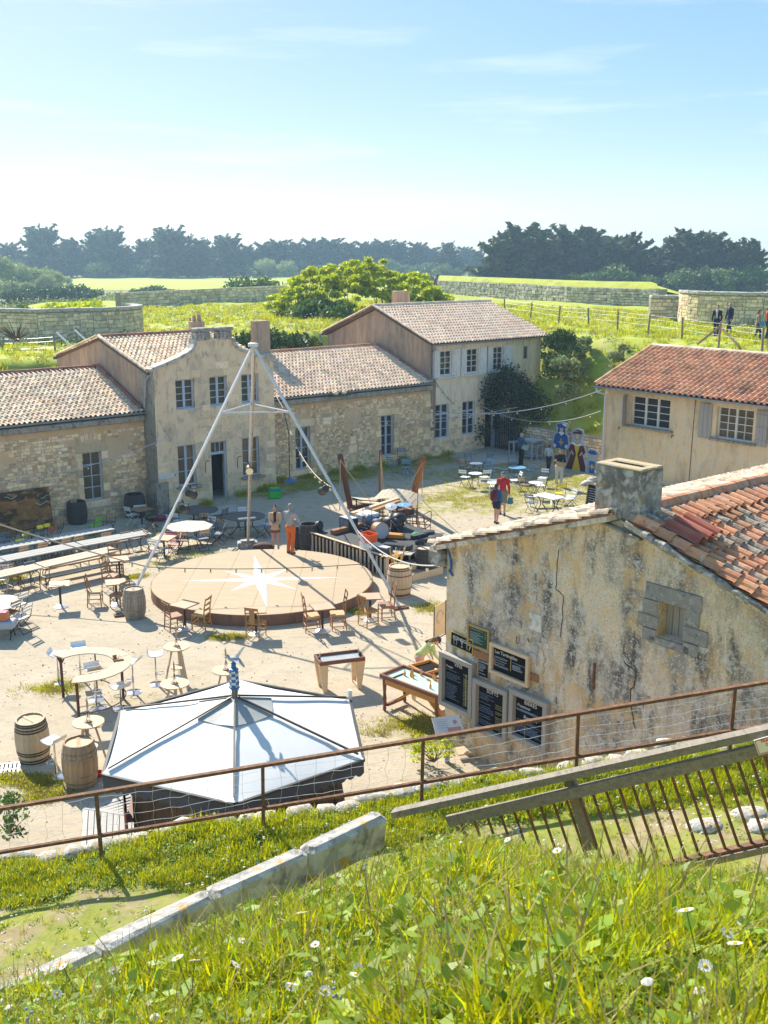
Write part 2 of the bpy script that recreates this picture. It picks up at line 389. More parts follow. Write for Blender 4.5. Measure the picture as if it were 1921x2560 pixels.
M['white'] = mat('white_plastic', (.80, .80, .79), (.76, .76, .76), sc=3, rough=.4)
M['white_metal'] = mat('white_painted_metal', (.78, .78, .76), (.7, .7, .68), sc=5, rough=.45)
M['slats_wood'] = mat('slat_wood', (.50, .32, .18), (.42, .26, .14), sc=6, rough=.65)
M['slats_brown'] = mat('slat_brown', (.27, .17, .11), (.22, .14, .09), sc=6, rough=.65)
M['slats_white'] = mat('slat_white', (.76, .76, .74), (.7, .7, .7), sc=6, rough=.5)
M['slats_blue'] = mat('slat_blue', (.22, .36, .47), (.19, .31, .42), sc=6, rough=.5)
M['slats_greyblue'] = mat('slat_greyblue', (.20, .24, .29), (.17, .20, .25), sc=6, rough=.5)
M['slats_green'] = mat('slat_green', (.22, .62, .02), (.19, .55, .02), sc=6, rough=.5)
M['slats_yellow'] = mat('slat_yellow', (.80, .66, .03), (.74, .6, .03), sc=6, rough=.5)
M['slats_orange'] = mat('slat_orange', (.62, .20, .08), (.55, .17, .07), sc=6, rough=.5)
M['slats_magenta'] = mat('slat_magenta', (.36, .03, .11), (.32, .03, .1), sc=6, rough=.5)
M['slats_pink'] = mat('slat_pink', (.60, .34, .30), (.55, .31, .27), sc=6, rough=.6)
M['blue_top'] = mat('blue_tabletop', (.13, .34, .56), (.12, .30, .50), sc=4, rough=.45)
M['bluegrey_top'] = mat('bluegrey_tabletop', (.16, .22, .30), (.14, .19, .26), sc=4, rough=.5)
M['grey_paint'] = mat('grey_painted_wood', (.40, .46, .54), (.35, .40, .48), sc=4, rough=.6)
M['canvas'] = mat('white_canvas',(.70,.70,.69),(.74,.74,.73),sc=1.3,rough=.85,bump=.12,bsc=2.5,layers=(((.76,.75,.72),2,(1,1,1),.62,.8,.3),))
M['canvas_grey'] = mat('grey_canvas', (.34, .35, .34), (.42, .42, .40), sc=2.5, rough=.5, bump=.3, bsc=4)
M['canvas_navy'] = mat('navy_valance', (.055, .06, .075), (.08, .085, .10), sc=3, rough=.75)
M['kiosk_wood'] = mat('dark_stained_boards',(.05,.03,.018),(.085,.048,.025),sc=2,rough=.5,st=(7,7,.6),rnd=.35)
M['deck'] = mat('grey_decking', (.44, .43, .40), (.50, .48, .45), sc=2.5, rough=.9, st=(4, 1, 4), rnd=.06)
M['stage_black'] = mat('stage_floor', (.035, .036, .042), (.05, .05, .056), sc=2, rough=.7)
M['beam_red'] = mat('oxblood_timber',(.10,.042,.032),(.15,.06,.04),sc=3,rough=.8,st=(6,6,.6),bump=.2)
M['beam_orange'] = mat('ochre_timber',(.40,.16,.035),(.20,.08,.03),sc=3,rough=.8,st=(4,4,.7),bump=.3)
M['wood_orange'] = mat('orange_game_wood', (.62, .29, .055), (.54, .24, .05), sc=3, rough=.45, st=(1, 5, 5))
M['wood_redbrown'] = mat('redbrown_wood', (.22, .085, .05), (.17, .07, .045), sc=4, rough=.5)
M['chalk'] = mat('chalkboard', (.010, .011, .013), (.018, .018, .02), sc=3, rough=.9, spec=.1)
M['chalk_green'] = mat('green_chalkboard', (.018, .055, .03), (.03, .09, .05), sc=14, rough=.8)
M['chalk_white'] = mat('chalk_white', (.80, .80, .78), (.72, .72, .70), sc=9, rough=.9)
M['chalk_yellow'] = mat('chalk_yellow', (.78, .68, .22), (.7, .6, .2), sc=9, rough=.9)
M['chalk_blue'] = mat('chalk_blue', (.42, .50, .62), (.36, .43, .54), sc=9, rough=.9)
M['frame_grey'] = mat('grey_timber_frame',(.42,.39,.34),(.36,.33,.29),sc=3,rough=.8,st=(6,6,1),bump=.15)
M['frame_yellow'] = mat('yellow_frame', (.60, .48, .08), (.5, .4, .08), sc=6, rough=.7)
M['frame_gold'] = mat('golden_wood_frame',(.50,.32,.10),(.42,.26,.08),sc=6,rough=.7,layers=(((.7,.5,.15),14,(1,1,1),.6,.68,.6),))
M['red'] = mat('red_plastic', (.70, .035, .02), (.62, .03, .02), sc=3, rough=.35)
M['orange_plastic'] = mat('orange_plastic', (.80, .13, .02), (.74, .11, .02), sc=3, rough=.4)
M['green_box'] = mat('green_plastic', (.03, .55, .05), (.03, .48, .05), sc=3, rough=.4)
M['blue_lid'] = mat('blue_plastic', (.05, .17, .42), (.04, .14, .36), sc=3, rough=.4)
M['rope'] = mat('rope', (.55, .45, .31), (.45, .36, .25), sc=40, rough=.9)
M['cable'] = mat('black_cable', (.03, .03, .03), (.05, .05, .05), sc=9, rough=.6)
M['bulb'] = mat('warm_bulb_glass', (.85, .72, .40), (.85, .75, .5), sc=3, rough=.15)
M['grass_leaf'] = mat('grass_blade',(.30,.39,.008),(.52,.50,.02),sc=2.0,rough=.55,rnd=.34,hue=.025,trans=.5,tcol=(1.4,1.25,.5),spec=.3)
M['grass_dry'] = mat('dry_grass_blade', (.36, .29, .11), (.42, .34, .14), sc=2.5, rough=.7, rnd=.25, trans=.3)
M['clover'] = mat('clover_leaf',(.17,.29,.015),(.30,.38,.04),sc=3,rough=.5,rnd=.3,hue=.015,trans=.35,tcol=(1.2,1.2,.6))
M['bank_soil'] = mat('bank_soil',(.36,.29,.16),(.26,.21,.10),sc=2.2,rough=.95,bump=.5,bsc=10,layers=(((.46,.38,.24),3.7,(1,1,1),.57,.70,.7),((.16,.12,.07),9,(1,1,1),.58,.7,.6)),attr=('grass',(.19,.23,.03),2.2,(.30,.30,.06)))
M['turf'] = mat('turf_soil',(.17,.19,.035),(.24,.22,.06),sc=2.2,rough=.95,bump=.5,bsc=10,layers=(((.30,.22,.12),1.7,(1,1,1),.57,.70,.8),((.10,.13,.025),4,(1,1,1),.56,.7,.6)))
M['turf_far'] = mat('turf_far',(.42,.45,.04),(.32,.38,.03),sc=.35,rough=.95,bump=.6,bsc=2.2,layers=(((.50,.45,.20),.5,(1,1,1),.58,.74,.6),((.17,.22,.03),.9,(1,1,1),.58,.70,.6),((.50,.47,.34),2.6,(1,1,1),.62,.72,.5)))
M['field'] = mat('field',(.42,.50,.03),(.36,.44,.03),sc=.02,rough=.95,layers=(((.40,.36,.15),.012,(1,3,1),.56,.66,.6),))
M['land'] = mat('land',(.26,.27,.07),(.20,.22,.06),sc=.02,rough=.95,layers=(((.14,.17,.05),.03,(1,1,1),.54,.66,.7),((.37,.32,.17),.05,(1,1,1),.6,.7,.5)))
M['cypress'] = mat('cypress_foliage',(.065,.092,.026),(.13,.15,.04),sc=.5,rough=.7,rnd=.30,hue=.015,trans=.15)
M['pine'] = mat('pine_foliage',(.055,.09,.035),(.09,.125,.05),sc=.4,rough=.7,rnd=.30,hue=.015,trans=.12)
M['leaf_fig'] = mat('fig_leaf',(.38,.48,.012),(.54,.58,.03),sc=1.2,rough=.5,rnd=.30,hue=.02,trans=.42,tcol=(1.25,1.2,.5))
M['leaf_mid'] = mat('shrub_leaf',(.10,.18,.03),(.17,.25,.05),sc=.8,rough=.6,rnd=.32,hue=.02,trans=.25)
M['leaf_pale'] = mat('pale_shrub_leaf',(.30,.38,.10),(.38,.43,.17),sc=.5,rough=.6,rnd=.28,hue=.02,trans=.3)
M['leaf_ivy'] = mat('ivy_leaf',(.05,.10,.018),(.09,.16,.03),sc=1.2,rough=.6,rnd=.35,hue=.015,trans=.2,spec=.25)
M['leaf_olive'] = mat('bramble_leaf',(.22,.28,.09),(.34,.38,.16),sc=1.5,rough=.6,rnd=.35,hue=.02,trans=.25,spec=.3)
M['leaf_bay'] = mat('dark_shrub_leaf',(.035,.055,.018),(.055,.08,.025),sc=1.2,rough=.5,rnd=.35,hue=.015,trans=.12)
M['vine'] = mat('vine_leaf', (.26, .33, .05), (.32, .36, .08), sc=1, rough=.6, rnd=.3, trans=.35)
M['purple_shrub'] = mat('russet_shrub_leaf', (.14, .08, .07), (.10, .07, .06), sc=1, rough=.7, rnd=.3)
M['bark'] = mat('bark', (.13, .10, .075), (.19, .15, .115), sc=5, rough=.95, st=(3, 3, .6), bump=.4)
M['twig'] = mat('dry_twigs', (.16, .095, .055), (.12, .07, .045), sc=6, rough=.9)
M['petal'] = mat('daisy_petal', (.80, .80, .80), (.82, .78, .80), sc=8, rough=.6, trans=.3)
M['pollen'] = mat('daisy_centre', (.80, .52, .03), (.7, .42, .02), sc=20, rough=.8)
M['blue_flower'] = mat('blue_flower', (.32, .40, .62), (.42, .48, .66), sc=8, rough=.7, trans=.3)
M['kerb'] = mat('lichen_stone',(.44,.41,.37),(.55,.52,.47),sc=5,rough=.95,bump=.6,bsc=14,layers=(((.14,.13,.12),6,(1,1,1),.56,.66,.7),((.72,.70,.66),8,(1,1,1),.55,.64,.7),((.62,.34,.04),3.4,(1,1,1),.62,.67,.85)))
M['rubble_grey'] = mat('grey_rubble_stone',(.62,.57,.50),(.50,.46,.40),sc=2,rough=.95,bump=.4,rnd=.32,hue=.008,wp=True,layers=(((.66,.63,.58),5,(1,1,1),.55,.67,.6),((.16,.15,.13),6,(1,1,1),.6,.7,.6)))
M['rubble_tan'] = mat('tan_rubble_stone',(.80,.61,.38),(.86,.70,.48),sc=2,rough=.95,bump=.4,rnd=.28,hue=.01,wp=True,layers=(((.34,.29,.23),4,(1,1,1),.57,.68,.6),))
M['joint_grey'] = mat('wall_joint', (.36, .32, .26), (.28, .25, .21), sc=2, rough=.95, bump=.5)
M['skin'] = mat('skin', (.58, .33, .23), (.54, .30, .20), sc=3, rough=.55)
# ---------------------------------------------------------------- ground, land, haze
def in_ell(p, c, rx, ry, a=0.0):
 d = p - c; x = d.x * cos(a) + d.y * sin(a); y = -d.x * sin(a) + d.y * cos(a)
 return max(0.0, 1.25 - math.sqrt((x / rx) ** 2 + (y / ry) ** 2))
def gz(x, y):
 s, t = ST((x, y))
 return -.34 * sstep(-2, -7, s) * sstep(-9, -3, t)
def GG(px, py):                              # a point of the gently falling courtyard
 p = G(px, py)
 for _ in range(4): p = G(px, py, gz(p.x, p.y))
 return p
def grid_sheet(name, x0, x1, y0, y1, st, zf, material, attr=None):
 nx, ny = int((x1 - x0) / st), int((y1 - y0) / st)
 v, f, av = [], [], []
 for j in range(ny + 1):
  for i in range(nx + 1):
   x, y = x0 + i * st, y0 + j * st
   v.append((x, y, zf(x, y))); 
   if attr: av.append(attr(x, y))
 for j in range(ny):
  for i in range(nx):
   a = j * (nx + 1) + i; f.append((a, a + 1, a + nx + 2, a + nx + 1))
 me = bpy.data.meshes.new(name); me.from_pydata(v, [], f); me.materials.append(material)
 if attr: at = me.attributes.new(attr.__name__, 'FLOAT', 'POINT'); at.data.foreach_set('value', av)
 me.polygons.foreach_set('use_smooth', [True] * len(me.polygons))
 return put(name, me, kind='structure')
PATCH = [(G(1330,1255),8.0,2.6,.25,.55),(G(1480,1215),3.2,3.2,.2,.6),(G(1140,1245),3.4,1.7,.5,.42),(G(1200,1180),5.5,2.4,.65,.50),(G(760,1215),4.5,1.4,.70,.62),(G(1330,1215),6,2.4,.4,.6),
         (G(900,1185),5.5,1.2,.70,.62),(G(1090,1150),4.5,1.3,.70,.6),(G(940,1255),2.5,1.4,.3,.25),(G(140,1720),.75,.4,.1,.62),(G(315,1755),.5,.3,.3,.55),(G(575,1593),.55,.2,.1,.5),(G(15,1447),.9,.3,.6,.55),
         (G(90,1960),.6,.22,.0,.42),(G(30,1945),.9,.2,.0,.45),(G(120,1990),.45,.3,.0,.45),(G(1085,1520),.6,.5,.2,.35),(G(1010,1825),1.2,.8,.2,.45),(G(340,1442),.35,.2,.3,.45),
         (G(625,1220),1.0,.5,.7,.7),(G(900,1530),.35,.2,.2,.42),(G(1040,1810),.7,.35,.4,.35),(G(240,1330),3,1.2,.7,.32),(G(420,1300),2.0,.7,.7,.4),(G(1050,1840),.9,.7,0,.55),(G(460,1395),2.4,1.2,.5,.3)]
def grass(x, y):
 p = Vector((x, y, 0)); b = 0.0
 for c, rx, ry, a, am in PATCH: b = max(b, min(1, in_ell(p, c, rx, ry, a) * 1.6) * am)
 return b
grid_sheet('courtyard_ground',-24,18,13,64,.3,lambda x,y: gz(x,y) + .012 * hill(x,y,.9),M['sand'],grass)
mb = MB(); mb.prism([(-2500,-60),(2500,-60),(2500,96),(-2500,96)],-1.3,-1.0); mb.prism([(-2500,96),(2500,96),(2500,3500),(-2500,3500)],-1.3,1.6)
mb.build('land', M['land'], kind='structure')
# fields beyond the ramparts
mb = MB(); mb.add([(-150,265,1.66),(30,285,1.66),(26,440,1.66),(-205,430,1.66)],[(0,1,2,3)]); mb.build('field',M['field'],kind='structure')
mb = MB(); mb.add([(72,150,1.67),(190,150,1.67),(190,240,1.67),(72,240,1.67)],[(0,1,2,3)]); mb.build('field',M['turf_far'],kind='structure')

HZ = MB(); HZ.box((0, 400, 13), (2600, 1300, 31)); hz = HZ.build('haze', [], kind='stuff')
hm = bpy.data.materials.new('haze_air'); hm.use_nodes = True; hn = hm.node_tree.nodes; hn.remove(hn['Principled BSDF'])
hv = hn.new('ShaderNodeVolumePrincipled'); hv.inputs['Color'].default_value = (.50,.76,1,1); hv.inputs['Density'].default_value = .00055; hv.inputs['Anisotropy'].default_value = .35
hm.node_tree.links.new(hv.outputs[0], hn['Material Output'].inputs['Volume']); hz.data.materials.append(hm)

# rampart platform behind the buildings: an earth bank with a walk on top
def plat(s, t):                              # height in the frame of the buildings
 left = 5.15 + .25 * hill(s * .3, t * .3)
 right = 5.95 + .15 * hill(s * .3, t * .3)
 k = sstep(2, 16, s)
 z = left * (1 - k) + right * k
 back = sstep(10.2, 13.2, t) if s < 18 else 1.0        # bank behind the long range
 side = sstep(14.5, 21.5 + .5 * sin(t * .7), s)   # bank on the right of the courtyard
 if s >= 18 and t < 13.2: back = side
 f = max(back if t > 9.5 else 0, side if t > -32 else 0)
 bump = .22 * hill(s * .9, t * .9) * min(1, 4 * f * (1 - f) + .15)
 base = 1.25 if s > 14.2 else 0
 return base + (z - base) * f + bump
ns, nt = 170, 110
vs, fs = [], []
S0, S1, T0, T1 = -26, 60, -24, 60
for j in range(nt + 1):
 for i in range(ns + 1):
  s, t = S0 + (S1 - S0) * i / ns, T0 + (T1 - T0) * j / nt
  p = L(s, t, plat(s, t)); vs.append(p)
keep = lambda s, t: (t > 9.8 and s > -26) or (s > 14.3 and t > -24)
for j in range(nt):
 for i in range(ns):
  s, t = S0 + (S1 - S0) * (i + .5) / ns, T0 + (T1 - T0) * (j + .5) / nt
  if keep(s, t):
   a = j * (ns + 1) + i; fs.append((a, a + 1, a + ns + 2, a + ns + 1))
mb = MB(); mb.v = vs; mb.f = fs; mb.r = [0] * len(fs); mb.m = [0] * len(fs)
mb.build('rampart_bank', M['turf_far'], smooth=True, kind='structure')

# ---------------------------------------------------------------- building kit (wall frame: x right, y into the wall, z up)
def wall_panel(mb, w, z0, z1, holes, reveal=.24, thick=.4, top=None):
 us = sorted({0,w} | {h[0] for h in holes} | {h[1] for h in holes}); zs = sorted({z0,z1} | {h[2] for h in holes} | {h[3] for h in holes})
 for a, b in zip(us, us[1:]):
  for c, d in zip(zs, zs[1:]):
   um, zm = (a + b) / 2, (c + d) / 2
   if any(h[0] < um < h[1] and h[2] < zm < h[3] for h in holes): continue
   mb.add([(a, 0, c), (b, 0, c), (b, 0, d), (a, 0, d)], [(0, 1, 2, 3)])
 for a, b, c, d in holes:
  y = reveal
  mb.add([(a,0,c),(a,0,d),(a,y,d),(a,y,c)],[(0,1,2,3)]); mb.add([(b,0,c),(b,y,c),(b,y,d),(b,0,d)],[(0,1,2,3)])
  mb.add([(a,0,d),(b,0,d),(b,y,d),(a,y,d)],[(0,1,2,3)]); mb.add([(a,0,c),(a,y,c),(b,y,c),(b,0,c)],[(0,1,2,3)])
 for a, b in zip(us, us[1:]):             # inner leaf
  for c, d in zip(zs, zs[1:]):
   um, zm = (a + b) / 2, (c + d) / 2
   if not any(h[0] < um < h[1] and h[2] < zm < h[3] for h in holes): mb.add([(a,thick,c),(b,thick,c),(b,thick,d),(a,thick,d)],[(3,2,1,0)])
 if top:                                  # gable outline above z1
  pts = [(0, thick, z1)] + [(u, thick, z) for u, z in top] + [(w, thick, z1)]
  mb.add(pts, [tuple(range(len(pts)))])
  pts = [(0, 0, z1)] + [(u, 0, z) for u, z in top] + [(w, 0, z1)]
  mb.add(pts, [tuple(range(len(pts)))[::-1]])
 mb.add([(0, 0, z0), (0, 0, z1), (0, thick, z1), (0, thick, z0)], [(0, 1, 2, 3)])
 mb.add([(w, 0, z0), (w, thick, z0), (w, thick, z1), (w, 0, z1)], [(0, 1, 2, 3)])
 if not top: mb.add([(0, 0, z1), (w, 0, z1), (w, thick, z1), (0, thick, z1)], [(0, 1, 2, 3)])
PANES = {}
def window(par,u0,u1,z0,z1,cols,rows,ym=.10,frame=None,gl='glass',mull=(),fw=.06,name='window',transom=None,label=None):
 """frame with glazing bars; each pane a piece of its own"""
 frame = frame or M['paint_blue']; mb = MB(); w, h = u1 - u0, z1 - z0
 for c, s in (((w / 2, 0, fw / 2), (w, .08, fw)), ((w / 2, 0, h - fw / 2), (w, .08, fw))): mb.box(c, s)
 for x in (fw / 2, w - fw / 2): mb.box((x, 0, h / 2), (fw, .078, h - 2 * fw))
 xs = [fw + (w - 2 * fw) * i / cols for i in range(cols + 1)]; hz = h - 2 * fw
 zs = [fw + hz * i / rows for i in range(rows + 1)]
 if transom: zs = [fw + hz * q for q in transom]
 for i in range(1, cols): mb.box((xs[i], -.004, h / 2), (.11 if i in mull else .032, .07, hz))
 for i in range(1,len(zs) - 1): mb.box((w / 2,.004,zs[i]),(w - 2 * fw,.05,.10 if (transom and i == len(zs) - 2) else .032))
 o = mb.build(name, frame, par, loc=(u0, ym, z0), label=label)
 for i in range(cols):
  for k in range(len(zs) - 1):
   pw, ph = xs[i + 1] - xs[i], zs[k + 1] - zs[k]; key = (round(pw, 3), round(ph, 3), gl)
   if key not in PANES:
    q = MB(); q.box((0, 0, 0), (pw, .012, ph)); PANES[key] = q.mesh('pane', M[gl])
   put('pane',PANES[key],o,loc=((xs[i] + xs[i + 1]) / 2,.03,(zs[k] + zs[k + 1]) / 2),rot=(rad(run(-.8,.8)),0,rad(run(-.8,.8))))
 return o
def stone_proto(k, material):
 rr = random.Random(k * 13 + 5); mb = MB(); o1, o2 = [], []
 for a, b in ((-.5, -.5), (.0, -.5), (.5, -.5), (.5, 0), (.5, .5), (0, .5), (-.5, .5), (-.5, 0)):
  j = .07; o1.append((a + rr.uniform(-j, j) * (abs(a) < .4 or 1) * .8, b + rr.uniform(-j, j) * .8))
 for a, b in o1: o2.append((a * .86 + rr.uniform(-.02, .02), b * .82 + rr.uniform(-.02, .02)))
 vs = [(a,.0,b) for a,b in o1] + [(a,-.7 - rr.uniform(0,.15),b) for a,b in o1] + [(a,-1,b) for a,b in o2]
 fs = []
 for lv in (0, 8):
  for i in range(8): fs.append((lv + i, lv + (i + 1) % 8, lv + 8 + (i + 1) % 8, lv + 8 + i))
 fs.append(tuple(range(16, 24)))
 mb.add(vs, fs); return mb.mesh('stone', material)
PROTO = {}
def protos(matkey, n=8):
 if matkey not in PROTO: PROTO[matkey] = [stone_proto(k, M[matkey]) for k in range(n)]
 return PROTO[matkey]
def proto_arrays(me):
 v = np.array([q.co[:] for q in me.vertices]); return v, [tuple(p.vertices) for p in me.polygons]
def joined(name, protos_, xf, material, par, smooth=False, label=None):
 """many transformed copies of the prototypes as one piece of geometry"""
 vs, fs, rn, off = [], [], [], 0; cache = [proto_arrays(p) for p in protos_]
 for i, (k, Mx) in enumerate(xf):
  v, f = cache[k]; m = np.array(Mx); vv = v @ m[:3, :3].T + m[:3, 3]
  vs.append(vv); fs += [tuple(a + off for a in q) for q in f]; r = R.random(); rn += [r] * len(f); off += len(v)
 me = bpy.data.meshes.new(name); me.from_pydata(np.concatenate(vs).tolist(),[],fs); me.materials.append(material)
 a = me.attributes.new('rnd', 'FLOAT', 'FACE'); a.data.foreach_set('value', rn)
 if smooth: me.polygons.foreach_set('use_smooth', [True] * len(me.polygons))
 return put(name, me, par, kind='stuff')
def scatter_pieces(name, rects, matkey, par, limit=300, proud=.03, flat=None):
 """rects (u, z, w, h[, y]) in the wall frame -> the largest as single pieces, the others joined"""
 pr = protos(matkey); rects = sorted(rects, key=lambda q: -q[2] * q[3]); rest = []
 for i, q in enumerate(rects):
  u,z,w,h = q[:4]; k = R.randrange(len(pr)); d = run(.5,1.4) * (flat or proud); y = q[4] if len(q) > 4 else 0
  if i < limit: put(name, pr[k], par, loc=(u, y, z), scl=(w, d, h), rot=(0, rad(run(-1.5, 1.5)), 0))
  else: rest.append((k, Tra((u, y, z)) @ Matrix.Diagonal((w, d, h, 1))))
 if rest: joined('small_' + name + 's', pr, rest, M[matkey], par)
def courses(w, z0, z1, holes, hr=(.13, .24), wr=(.18, .46), gap=.018, skip=None, m=.02):
 out, z = [], z0
 while z < z1 - .06:
  h = min(run(*hr), z1 - z); u = -run(0, .2)
  while u < w:
   b = run(*wr) * (h / hr[1]) ** .5; a0, a1 = max(u, 0), min(u + b, w)
   if a1 - a0 > .07 and not any(a0 < q[1] + m and a1 > q[0] - m and z < q[3] + m and z + h > q[2] - m for q in holes):
    if not (skip and skip((a0 + a1) / 2, z + h / 2)):
     jz = run(-.012, .012); out.append(((a0 + a1) / 2, z + h / 2 + jz, a1 - a0 - gap, h - gap))
   u += b
  z += h
 return out
def clean(w): return w
# roof tiles: one S-shaped canal tile, laid course over course
def tile_mesh(name, material, w=.215, ln=.43, hgt=.085, lift=.05):
 k = w / .215
 xs = [x * k for x in (-.012,.02,.052,.084,.097,.128,.162,.196,.215)]; zs = [q * hgt / .085 for q in (.022,.002,.004,.026,.058,.084,.084,.058,.024)]
 mb = MB(); n = len(xs)
 v = [(x,0,z + lift) for x,z in zip(xs,zs)] + [(x * .96,ln,z) for x,z in zip(xs,zs)] + [(x,.002,z + lift - .022) for x,z in zip(xs,zs)]
 mb.add(v,[(i,i + 1,n + i + 1,n + i) for i in range(n - 1)] + [(2 * n + i,2 * n + i + 1,i + 1,i) for i in range(n - 1)])
 return mb.mesh(name, material)
TILES = {}
def roof_slope(bld,loc,rot,w,ln,key,slab='wood_ground',tw=.215,exp=.34,limit=300,near=None,name='roof',thick=.10,mixk=None,rag=0.0,hgt=.085,under=.0):
 """roof part whose own frame is: x along the eave, y up the slope, z out of the roof"""
 mb = MB(); mb.box((w / 2,ln / 2,-thick / 2 - .005),(w,ln,thick)); rf = mb.build(name,M[slab],bld,loc=loc,rot=rot)
 keys = [key] + ([mixk] if mixk else [])
 for k in keys:
  if (k, tw, hgt) not in TILES: TILES[(k, tw, hgt)] = tile_mesh('tile', M[k], tw, exp + .09, hgt)
 pos = []
 nu, nv = int(w / tw), int(ln / exp)
 for j in range(nv + 1):
  for i in range(nu):
   y = j * exp - .06
   if y + exp + .05 > ln + .04: y = ln - exp - .05
   kk = mixk if (mixk and R.random() < .5) else key
   pos.append((kk,i * tw + (w - nu * tw) / 2 + run(-1,1) * .006,y + run(-1,1) * (.012 + rag),run(0,.006),rad(run(-1.6,1.6)),rad(run(-.5,.8))))
 if near: pos.sort(key=lambda q: near(q[1], q[2]))
 rest = {k: [] for k in keys}
 for i, (kk, x, y, z, a, b) in enumerate(pos):
  if i < limit: put('tile', TILES[(kk, tw, hgt)], rf, loc=(x, y, z), rot=(b, 0, a))
  else: rest[kk].append((0, Tra((x, y, z)) @ Euler((b, 0, a)).to_matrix().to_4x4()))
 for kk, q in rest.items():
  if q: joined('tile_field', [TILES[(kk, tw, hgt)]], q, M[kk], rf)
 return rf
def ridge_row(par, a, b, key='tile_ridge', ln=.42, r=.11, name='ridge_tile'):
 a, b = Vector(a), Vector(b); d = b - a; n = max(1, int(d.length / ln)); q = MB(); m = 6
 vs = []
 for y, s in ((0, 1.0), (d.length / n + .05, .86)):
  for k in range(m + 1): vs.append((cos(PI_ * k / m) * r * s, y, sin(PI_ * k / m) * r * s - .02))
 vs += [(x * .86, .002, (z + .02) * .86 - .02) for x, y, z in vs[:m + 1]]
 q.add(vs,[(k + 1,k,m + 1 + k,m + 2 + k) for k in range(m)] + [(k,k + 1,2 * (m + 1) + k + 1,2 * (m + 1) + k) for k in range(m)])
 me = q.mesh(name, M[key]); rz = math.atan2(-d.x, d.y); rx = math.atan2(d.z, math.hypot(d.x, d.y))
 for i in range(n): put(name,me,par,loc=a + d * i / n + Vector((0,0,run(0,.012))),rot=(rx + .03,0,rz + rad(run(-1.5,1.5))))
def gutter(par, a, b, r=.07, name='gutter'):
 mb = MB(); a,b = Vector(a),Vector(b); d = (b - a).normalized(); n = d.cross(Vector((0,0,1))).normalized(); vs = []
 for p in (a, b):
  for k in range(7): t = PI_ * (1 + k / 6); vs.append(p + n * cos(t) * r + Vector((0, 0, sin(t) * r)))
 mb.add(vs, [(k, k + 1, 8 + k, 7 + k) for k in range(6)] + [(k + 1, k, 7 + k, 8 + k) for k in range(0)])
 L0 = (b - a).length; k = .0
 while k < L0: mb.tube([a + d * k + n * -r,a + d * k + Vector((0,0,-r - .008)),a + d * k + n * r],.012,4); k += 1.6
 return mb.build(name, M['zinc'], par)
FZ = rad(-90)
def bld(name, label, s, t): return thing(name, label, 'building', L(s, t, 0), BETA)

# ================================================================ long low range, left wing
lw = bld('stone_wing','low stone wing with pale tile roof and one tall window behind the long tables',-6.95,0)
W0 = 9.6
holes = [(W0 - 2.88, W0 - 2.02, .46, 2.52), (W0 - 8.2, W0 - 7.34, .46, 2.52)]
mb = MB(); wall_panel(mb, W0, -.6, 3.62, holes); wl_ = mb.build('wall', M['mortar'], lw, loc=(-W0, 0, 0))
blocks = []
for a, b, c, d in holes:
 blocks.append(((a + b) / 2,d + .19,b - a + .5,.34)); blocks.append(((a + b) / 2,c - .17,b - a + .7,.28))
 z = c
 for i in range(6):
  wd = .30 if i % 2 else .22
  for sx, u in ((-1, a), (1, b)): blocks.append((u + sx * wd / 2, z + .17, wd - .01, .325))
  z += .345
 for k in range(-3, 4):
  blocks.append(((a + b) / 2 + k * .19, d + .68 - .018 * k * k, .165, .26))
area = [(q[0] - q[2] / 2, q[0] + q[2] / 2, q[1] - q[3] / 2, q[1] + q[3] / 2) for q in blocks] + holes
skip = lambda u, z: (hill(u * .9, z * 1.3) > .38 and z > 1.0) or z > 3.35 or R.random() < .06
scatter_pieces('stone',blocks + courses(W0,-.5,3.5,area,skip=skip,hr=(.09,.18),wr=(.13,.36),gap=.022),'limestone',wl_,300,.034)
for a, b, c, d in holes:
 window(lw, a - W0, b - W0, c, d, 2, 4, ym=.16, gl='glass_warm', fw=.05)
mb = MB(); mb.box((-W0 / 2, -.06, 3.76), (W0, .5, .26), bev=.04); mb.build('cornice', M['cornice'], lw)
gutter(lw, (-W0, -.30, 4.02), (0, -.30, 4.02), .075)
ang = math.atan2(5.56 - 4.08, 4.15)
roof_slope(lw, (-W0, -.22, 4.02), (ang, 0, 0), W0, 4.45, 'tile_pale', near=lambda x, y: -x)
ridge_row(lw, (-W0, 4.1, 5.62), (0, 4.1, 5.62))
roof_slope(lw, (0, 8.4, 4.05), (ang, 0, PI_), W0, 4.45, 'tile_pale', limit=0, name='rear_roof')
mb = MB(); mb.box((-W0 / 2,8.0,2.0),(W0,.3,4.1)); mb.box((-W0 + .15,4.0,2.0),(.3,7.7,4.1)); mb.build('rear_wall',M['render_brown'],lw)
ridge_row(lw, (-.12, -.15, 4.16), (-.12, 3.95, 5.62), r=.10)

